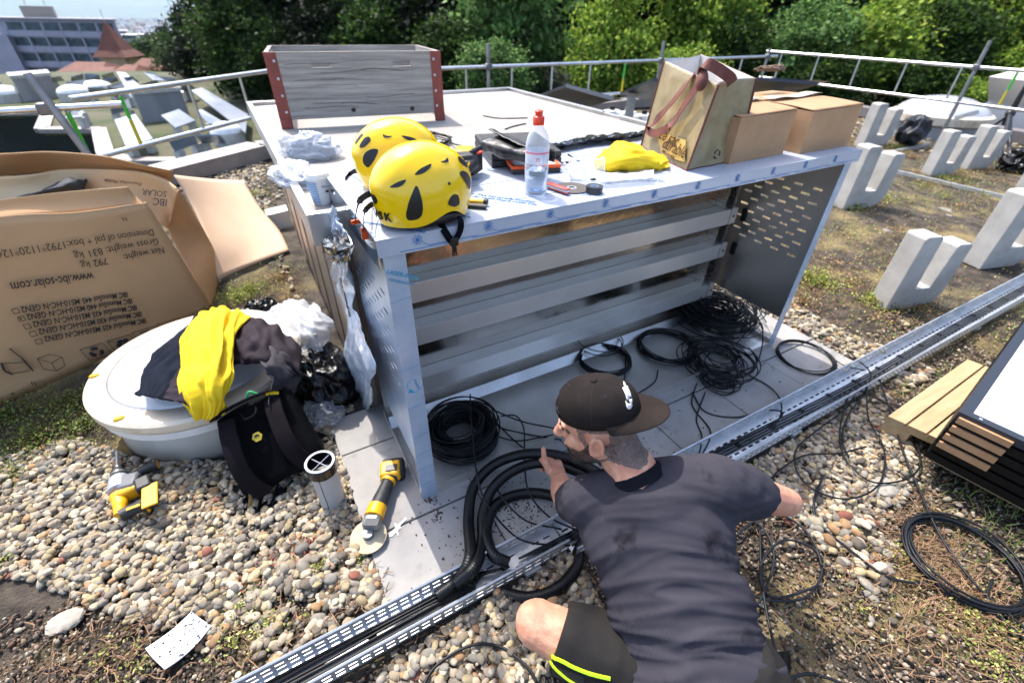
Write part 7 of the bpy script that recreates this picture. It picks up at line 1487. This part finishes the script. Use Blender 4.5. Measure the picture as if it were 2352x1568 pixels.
hair = nearh & ~earz & (hf+jit < .038-.25*np.maximum(0, -hu-.0)) & (hu+jit > -.066+.55*np.maximum(0, hf+.0)) & (hu < .07)
body = from_mesh(me, 'body', M_skin, person, POFF)
shell_part(hair, .0016, 'hair', hairmat('grey stubble', '#7d706a', '#4f4642', .55)); shell_part(hair & (hf < .01), .003, 'hair', hairmat('grey stubble top', '#8f8580', '#453d3a', .3))
beard = nearh & ~earz & (hf+jit > -.012) & (hu+jit < -.040+.9*np.maximum(0, .03-np.abs(hf-.012))) & (hu > -.125) & ~((np.abs(hl) < .02) & (hu > -.08) & (hf > .08))
shell_part(beard, .002, 'beard', hairmat('dark beard', '#3c3331', '#1c1716', .72)); shell_part(beard & (hu < -.075), .0045, 'beard', hairmat('dark beard tip', '#2c2523', '#151110', .6))
for s in (1, -1): MB().ell(HL(.067, s*.031, .006), (.0115, .0125, .0105), HM).build('eye', mat('eye', '#4d4038', .2), person); MB().tube([HL(.094, s*.018, .024), HL(.090, s*.034, .028), HL(.078, s*.050, .022)], .0032, 6).build('eyebrow', mat('brow hair', '#3a2f2b', .8), person)

# T-shirt
s_ = MB()
s_.ell(CH+bk*.004, (.198, .108, .17), TM, 28, 18); s_.ell(CH.lerp(WA, .5), (.178, .108, .15), TM, 28, 18); s_.ell(WA+sx*.008, (.178, .112, .17), TM, 28, 18); s_.ell(HP-sp*.01+sx*.012, (.198, .126, .16), TM, 28, 18); s_.ell(CH+sp*.06+bk*.03, (.15, .09, .10), TM, 24, 16)
s_.cone(CH+sp*.10, SHL, .085, .072); s_.cone(CH+sp*.10, SHR, .085, .076); s_.cone(NB.lerp(CH, .25), SHL, .06, .06); s_.cone(NB.lerp(CH, .25), SHR, .06, .062)
s_.cone(SHL, SHL.lerp(ELL, .62), .072, .062); s_.cone(SHR, SHR.lerp(ELR, .50), .078, .069); s_.cone(CH.lerp(SHR, .6)-sp*.03, SHR.lerp(ELR, .30), .075, .066); s_.cone(NB.lerp(CH, .40), NB.lerp(CH, .08), .078, .064)
ms = remeshed(s_, .0065, 14, .5)
co = np.empty(len(ms.vertices)*3); ms.vertices.foreach_get('co', co); co = co.reshape(-1, 3); nor = np.empty(len(co)*3); ms.vertices.foreach_get('normal', nor); nor = nor.reshape(-1, 3)
spn, sxn, bkn = (np.array(tuple(v_)) for v_ in (sp, sx, bk)); hpn = np.array(tuple(HP)); a_ = (co-hpn) @ spn; c_ = (co-hpn) @ sxn
out = co.copy(); LT = (CH-HP).length
for i in range(len(co)):
    a, c = a_[i], c_[i]; low = .22+.78*max(0, min(1, (LT*.95-a)/(LT*.8))); warp = mnoise.noise(V((c*5, a*5, 1)))*.035+c*c*1.2+c*.12
    q = (a+warp)*26; f1 = mnoise.noise(V((c*2.4+3, q*.62, 0))); f2 = mnoise.noise(V((c*6, q*1.3+5, 4))); f3 = mnoise.noise(V((c*3-8, (a+warp*1.5)*38, 9)))
    d = (max(0, 1-2.6*abs(f1))**1.4-.3)*.0150*low+(max(0, 1-2.8*abs(f2))**1.3-.3)*.0075*low+f3*.004*low
    p = co[i]; d += .0022*mnoise.noise(V(p)*18)+.0035*mnoise.noise(V(p)*8)
    sl = max(0, 1-(V(p)-SHR.lerp(ELR, .3)).length/.16); d += sl*.008*(1-2.4*abs(mnoise.noise(V((p[0]*9+p[1]*20, p[2]*26, 2)))))
    sl = max(0, 1-(V(p)-SHL.lerp(ELL, .2)).length/.15); d += sl*.007*(1-2.4*abs(mnoise.noise(V((p[0]*18, p[1]*12+p[2]*20, 7)))))
    spn_d = math.exp(-(c/.03)**2)*.004*(1-low*.5); out[i] = p+nor[i]*(d-spn_d*(1 if nor[i] @ bkn > .3 else 0))
ms.vertices.foreach_set('co', out.reshape(-1)); ms.update()
M_tee = mat('grey tee', '#3a383f', .9, spec=.15, c2='#302e35', scale=5, detail=6, bump=.12, bscale=500, c3='#1d1b20', scale3=6, ramp3=(.60, .68))
bv = BVHTree.FromPolygons([tuple(p) for p in out], [tuple(p.vertices) for p in ms.polygons])
shirt = from_mesh(ms, 'shirt', M_tee, person, POFF)
def hit(bv_, x, y, lift=.002):
    d = ray(x, y).normalized(); h = bv_.ray_cast(CAM, d); return (h[0]+h[1]*lift) if h[0] is not None else None
def line(bv_, pts, k=6, lift=.002):
    P2 = catmull([V((x, y, 0)) for x, y in pts], k); o = [hit(bv_, p.x, p.y, lift) for p in P2]; return [p for p in o if p is not None]
# ribbed collar
ca = (NB-CH).normalized(); nd = (NB.lerp(HD, .10)-NB.lerp(CH, .2)).normalized(); cu_ = NB.lerp(CH, .04); e1 = sx; e1 = (e1-nd*e1.dot(nd)).normalized(); e2 = nd.cross(e1)
col_ = MB(); rings = []
for (rr, zz) in ((.079, -.024), (.076, -.012), (.071, -.002), (.066, .004), (.063, .001)): rings.append([cu_+e1*(math.cos(a)*rr*1.06)+e2*(math.sin(a)*rr)+nd*zz for a in [2*PI*k/40 for k in range(40)]])
col_.grid(rings, close=True).build('collar', mat('collar rib', '#121319', .88, spec=.1, bump=.4, bscale=300), person, smooth=60)
cuf = SHR.lerp(ELR, .66)+(ELR-SHR).normalized()*.058

# shorts
h_ = MB(); h_.ell(HP-sp*.06, (.185, .125, .13), TM, 24, 16); e_ = HIL.lerp(KNL, .72); h_.cone(HIL, e_, .112, .093); h_.cone(HIL.lerp(KNL, .35), e_, .108, .094); h_.cone(HIR, HIR.lerp(KNR, .72), .112, .095); h_.cone(HP-sp*.05, HIL, .11, .112); h_.cone(HP-sp*.05, HIR, .11, .112)
mh = remeshed(h_, .007, 9, .5)
co = np.empty(len(mh.vertices)*3); mh.vertices.foreach_get('co', co); co = co.reshape(-1, 3); nor = np.empty(len(co)*3); mh.vertices.foreach_get('normal', nor); nor = nor.reshape(-1, 3)
td = np.array(tuple((KNL-HIL).normalized())); e_n = np.array(tuple(HIL)); L_t = (KNL-HIL).length
for i in range(len(co)):
    p = co[i]; ax_ = (p-e_n) @ td; 
    if np.linalg.norm(p-e_n-td*ax_) < .16 and ax_ > L_t*.80: p = p-td*(ax_-L_t*.80)
    d = .006*(1-2.4*abs(mnoise.noise(V((ax_*9, p[2]*13+p[0]*6, 3)))))*max(0, 1-ax_/(L_t*.8))+.003*mnoise.noise(V(p)*11); co[i] = p+nor[i]*d
mh.vertices.foreach_set('co', co.reshape(-1)); mh.update()
bs = BVHTree.FromPolygons([tuple(p) for p in co], [tuple(p.vertices) for p in mh.polygons])
shorts = from_mesh(mh, 'shorts', mat('work shorts', '#1d1c1d', .88, spec=.12, c2='#2a2826', scale=7, detail=7, bump=.15, bscale=300), person, POFF)
M_lime = mat('lime zip', '#b6e021', .5)
for pts, w_ in ((((1262, 1506), (1285, 1512), (1320, 1530), (1360, 1546), (1402, 1556)), .0075), (((1262, 1512), (1275, 1530), (1300, 1552), (1330, 1572)), .005)):
    o = line(bs, pts, 6, .004)
    if len(o) > 3: MB().strap(o, w_, .004, tuple(UP)).build('zip', M_lime, person)
o = line(bs, ((1236, 1500), (1246, 1504), (1258, 1508)), 4, .006)
if len(o) > 2: MB().tube(o, .004, 6).build('zip_puller', mat('yellow puller', '#d8d21f', .5), person)
o = line(bs, ((1268, 1535), (1300, 1548), (1340, 1568)), 5, .001)
if len(o) > 2: MB().strap(o, .03, .002, tuple(UP)).build('pocket_opening', M_blk, person)
# belt pocket on the right hip
q = D(1786, 1500, 1.10); MB().bar(q, D(1782, 1590, 1.03), .02, .06, tuple(FW)).build('tool_pocket', M_pack, person, bevel=.006); MB().tube([D(1780, 1530, 1.06), D(1778, 1575, 1.03)], .003, 6).build('pocket_piping', M_lime, person)

# cap worn back to front
cc0 = HL(-.010, 0, .060); NA, NTT = 72, 16
def capp(az, tt):
    e = 2.5; ph = tt*PI/2; zz = math.sin(ph)**(2/e)*.084; rr = math.cos(ph)**(2/e) if tt < .999 else .0
    return cc0+F*(math.cos(az)*.109*rr)+Lf*(math.sin(az)*.0895*rr)+U*zz
cp_ = MB(); ids = {}
for j in range(NTT+1):
    for i in range(NA): ids[j, i] = len(cp_.v); cp_.v.append(capp(2*PI*i/NA, j/NTT*.985)+(U*(-.004) if j == 0 else V((0, 0, 0))))
for j in range(NTT):
    for i in range(NA):
        az = ((i+.5)/NA*360+180) % 360-180
        if abs(az) < 27*math.sqrt(max(0, 1-((j+.5)/6.2)**2)) and j < 6: continue
        cp_.f.append((ids[j, i], ids[j, (i+1) % NA], ids[j+1, (i+1) % NA], ids[j+1, i]))
cp_.f.append(tuple(ids[NTT, i] for i in range(NA)))
M_capb = mat('cap cotton', '#1a1614', .88, spec=.15, c2='#282120', scale=9, detail=6, ramp=(.4, .7), bump=.25, bscale=420)
capo = cp_.build('cap', M_capb, person, solid=.002, smooth=60)
bvc = BVHTree.FromPolygons([tuple(p) for p in cp_.v], cp_.f)
MB().ell(cc0+U*.086, (.009, .009, .005), HM).build('cap_button', M_capb, capo)
seam = MB()
for k in range(6): seam.tube([capp(R(30+k*60), q/14*.985)+(capp(R(30+k*60), q/14*.985)-cc0).normalized()*.0008 for q in range(1, 15)], .0008, 5)
seam.build('cap_seam', mat('cap seam', '#171312', .9), capo)
for k in range(6):
    p = capp(R(k*60), .62); nn_ = (p-cc0).normalized(); MB().tube([p+nn_*.0006+axes(tuple(nn_)) @ V((0, math.cos(a)*.0035, math.sin(a)*.0035)) for a in [2*PI*q/10 for q in range(11)]], .001, 5).build('eyelet', mat('eyelet thread', '#2a2233', .8), capo)
MB().strap([capp(R(a), .02)+(capp(R(a), .02)-cc0).normalized()*.0016+U*.006 for a in range(-36, 37, 6)], .016, .002, tuple(U)).build('cap_strap', M_blackp, capo)
rows = []
for i in range(9):
    v_ = i/8; row = []
    for j in range(21):
        a = R(180+(j-10)*7.4); edge = capp(a, .0)+U*.004; ln_ = .074*math.cos((j-10)/10*PI/2*.97)**.55; row.append(edge-F*(ln_*v_)*1.0+Lf*(math.sin(a)*.006*v_)-U*(.012*v_+.010*abs((j-10)/10)**2*v_))
    rows.append(row)
MB().grid(rows).build('brim', mat('cap brim', '#231d1a', .88, spec=.15, c2='#2e2622', scale=8, bump=.3, bscale=420), capo, solid=.0045, smooth=60, sub=1)
M_wht = mat('white embroidery', '#d9d7d6', .75, bump=.3, bscale=500)
def decal(polys):
    for pl in polys:
        cx_ = sum(p[0] for p in pl)/len(pl); cy_ = sum(p[1] for p in pl)/len(pl); P2 = []
        for i in range(len(pl)):
            a, b2 = pl[i], pl[(i+1) % len(pl)]
            for k in range(4): P2.append((a[0]+(b2[0]-a[0])*k/4, a[1]+(b2[1]-a[1])*k/4))
        h0 = hit(bvc, cx_, cy_, .0022); hs = [hit(bvc, x, y, .0022) for x, y in P2]
        if h0 is None or any(h is None for h in hs): continue
        m_ = MB(); m_.v = [h0]+hs; n_ = len(hs); m_.f = [(0, 1+i, 1+(i+1) % n_) for i in range(n_)]; m_.build('emblem', M_wht, capo, smooth=180, solid=.0015)
zc = lambda x, y: ((1260+x*.3401)/1.0884, (900+y*.3401)/1.0884)
DXE, DYE = 0, 0
decal([[zc(x+DXE, y+DYE) for x, y in q_] for q_ in (((873, 160), (886, 168), (917, 280), (905, 290)), ((868, 205), (880, 200), (906, 262), (903, 300), (893, 262)), ((895, 190), (905, 195), (925, 270), (918, 275)), ((905, 210), (918, 225), (932, 270), (925, 275)), ((890, 300), (905, 315), (918, 322), (932, 310), (938, 335), (925, 358), (908, 360), (897, 345)), ((912, 290), (935, 285), (938, 310), (925, 318)))])
# shoes
for an, kn_, toe in ((ANL, KNL, V((.02, -.12, 0))), (ANR, KNR, V((.02, -.16, -.03)))):
    sh = MB(); a = V((an.x, an.y, .05)); sh.cone(a+V((0, -.01, .035)), a, .045, .046); sh.cone(a, a+toe+V((0, 0, -.01)), .046, .04); m2 = remeshed(sh, .006, 4); from_mesh(m2, 'shoe', mat('work shoe', '#1d1c1c', .6), person, POFF)

# ================================================================ THE AIR
hz = MB().box((-16500, -16500, -95), (16500, 16500, 320)).build('haze', None, smooth=0, local=True); tag(hz, kind='stuff')
mh_ = bpy.data.materials.new('haze'); mh_.use_nodes = True; n_ = mh_.node_tree.nodes; n_.remove(n_['Principled BSDF']); pv_ = n_.new('ShaderNodeVolumePrincipled')
pv_.inputs['Color'].default_value = (.62, .78, 1, 1); pv_.inputs['Density'].default_value = 7e-5; pv_.inputs['Anisotropy'].default_value = .2
mh_.node_tree.links.new(pv_.outputs[0], n_['Material Output'].inputs['Volume']); hz.data.materials.append(mh_)
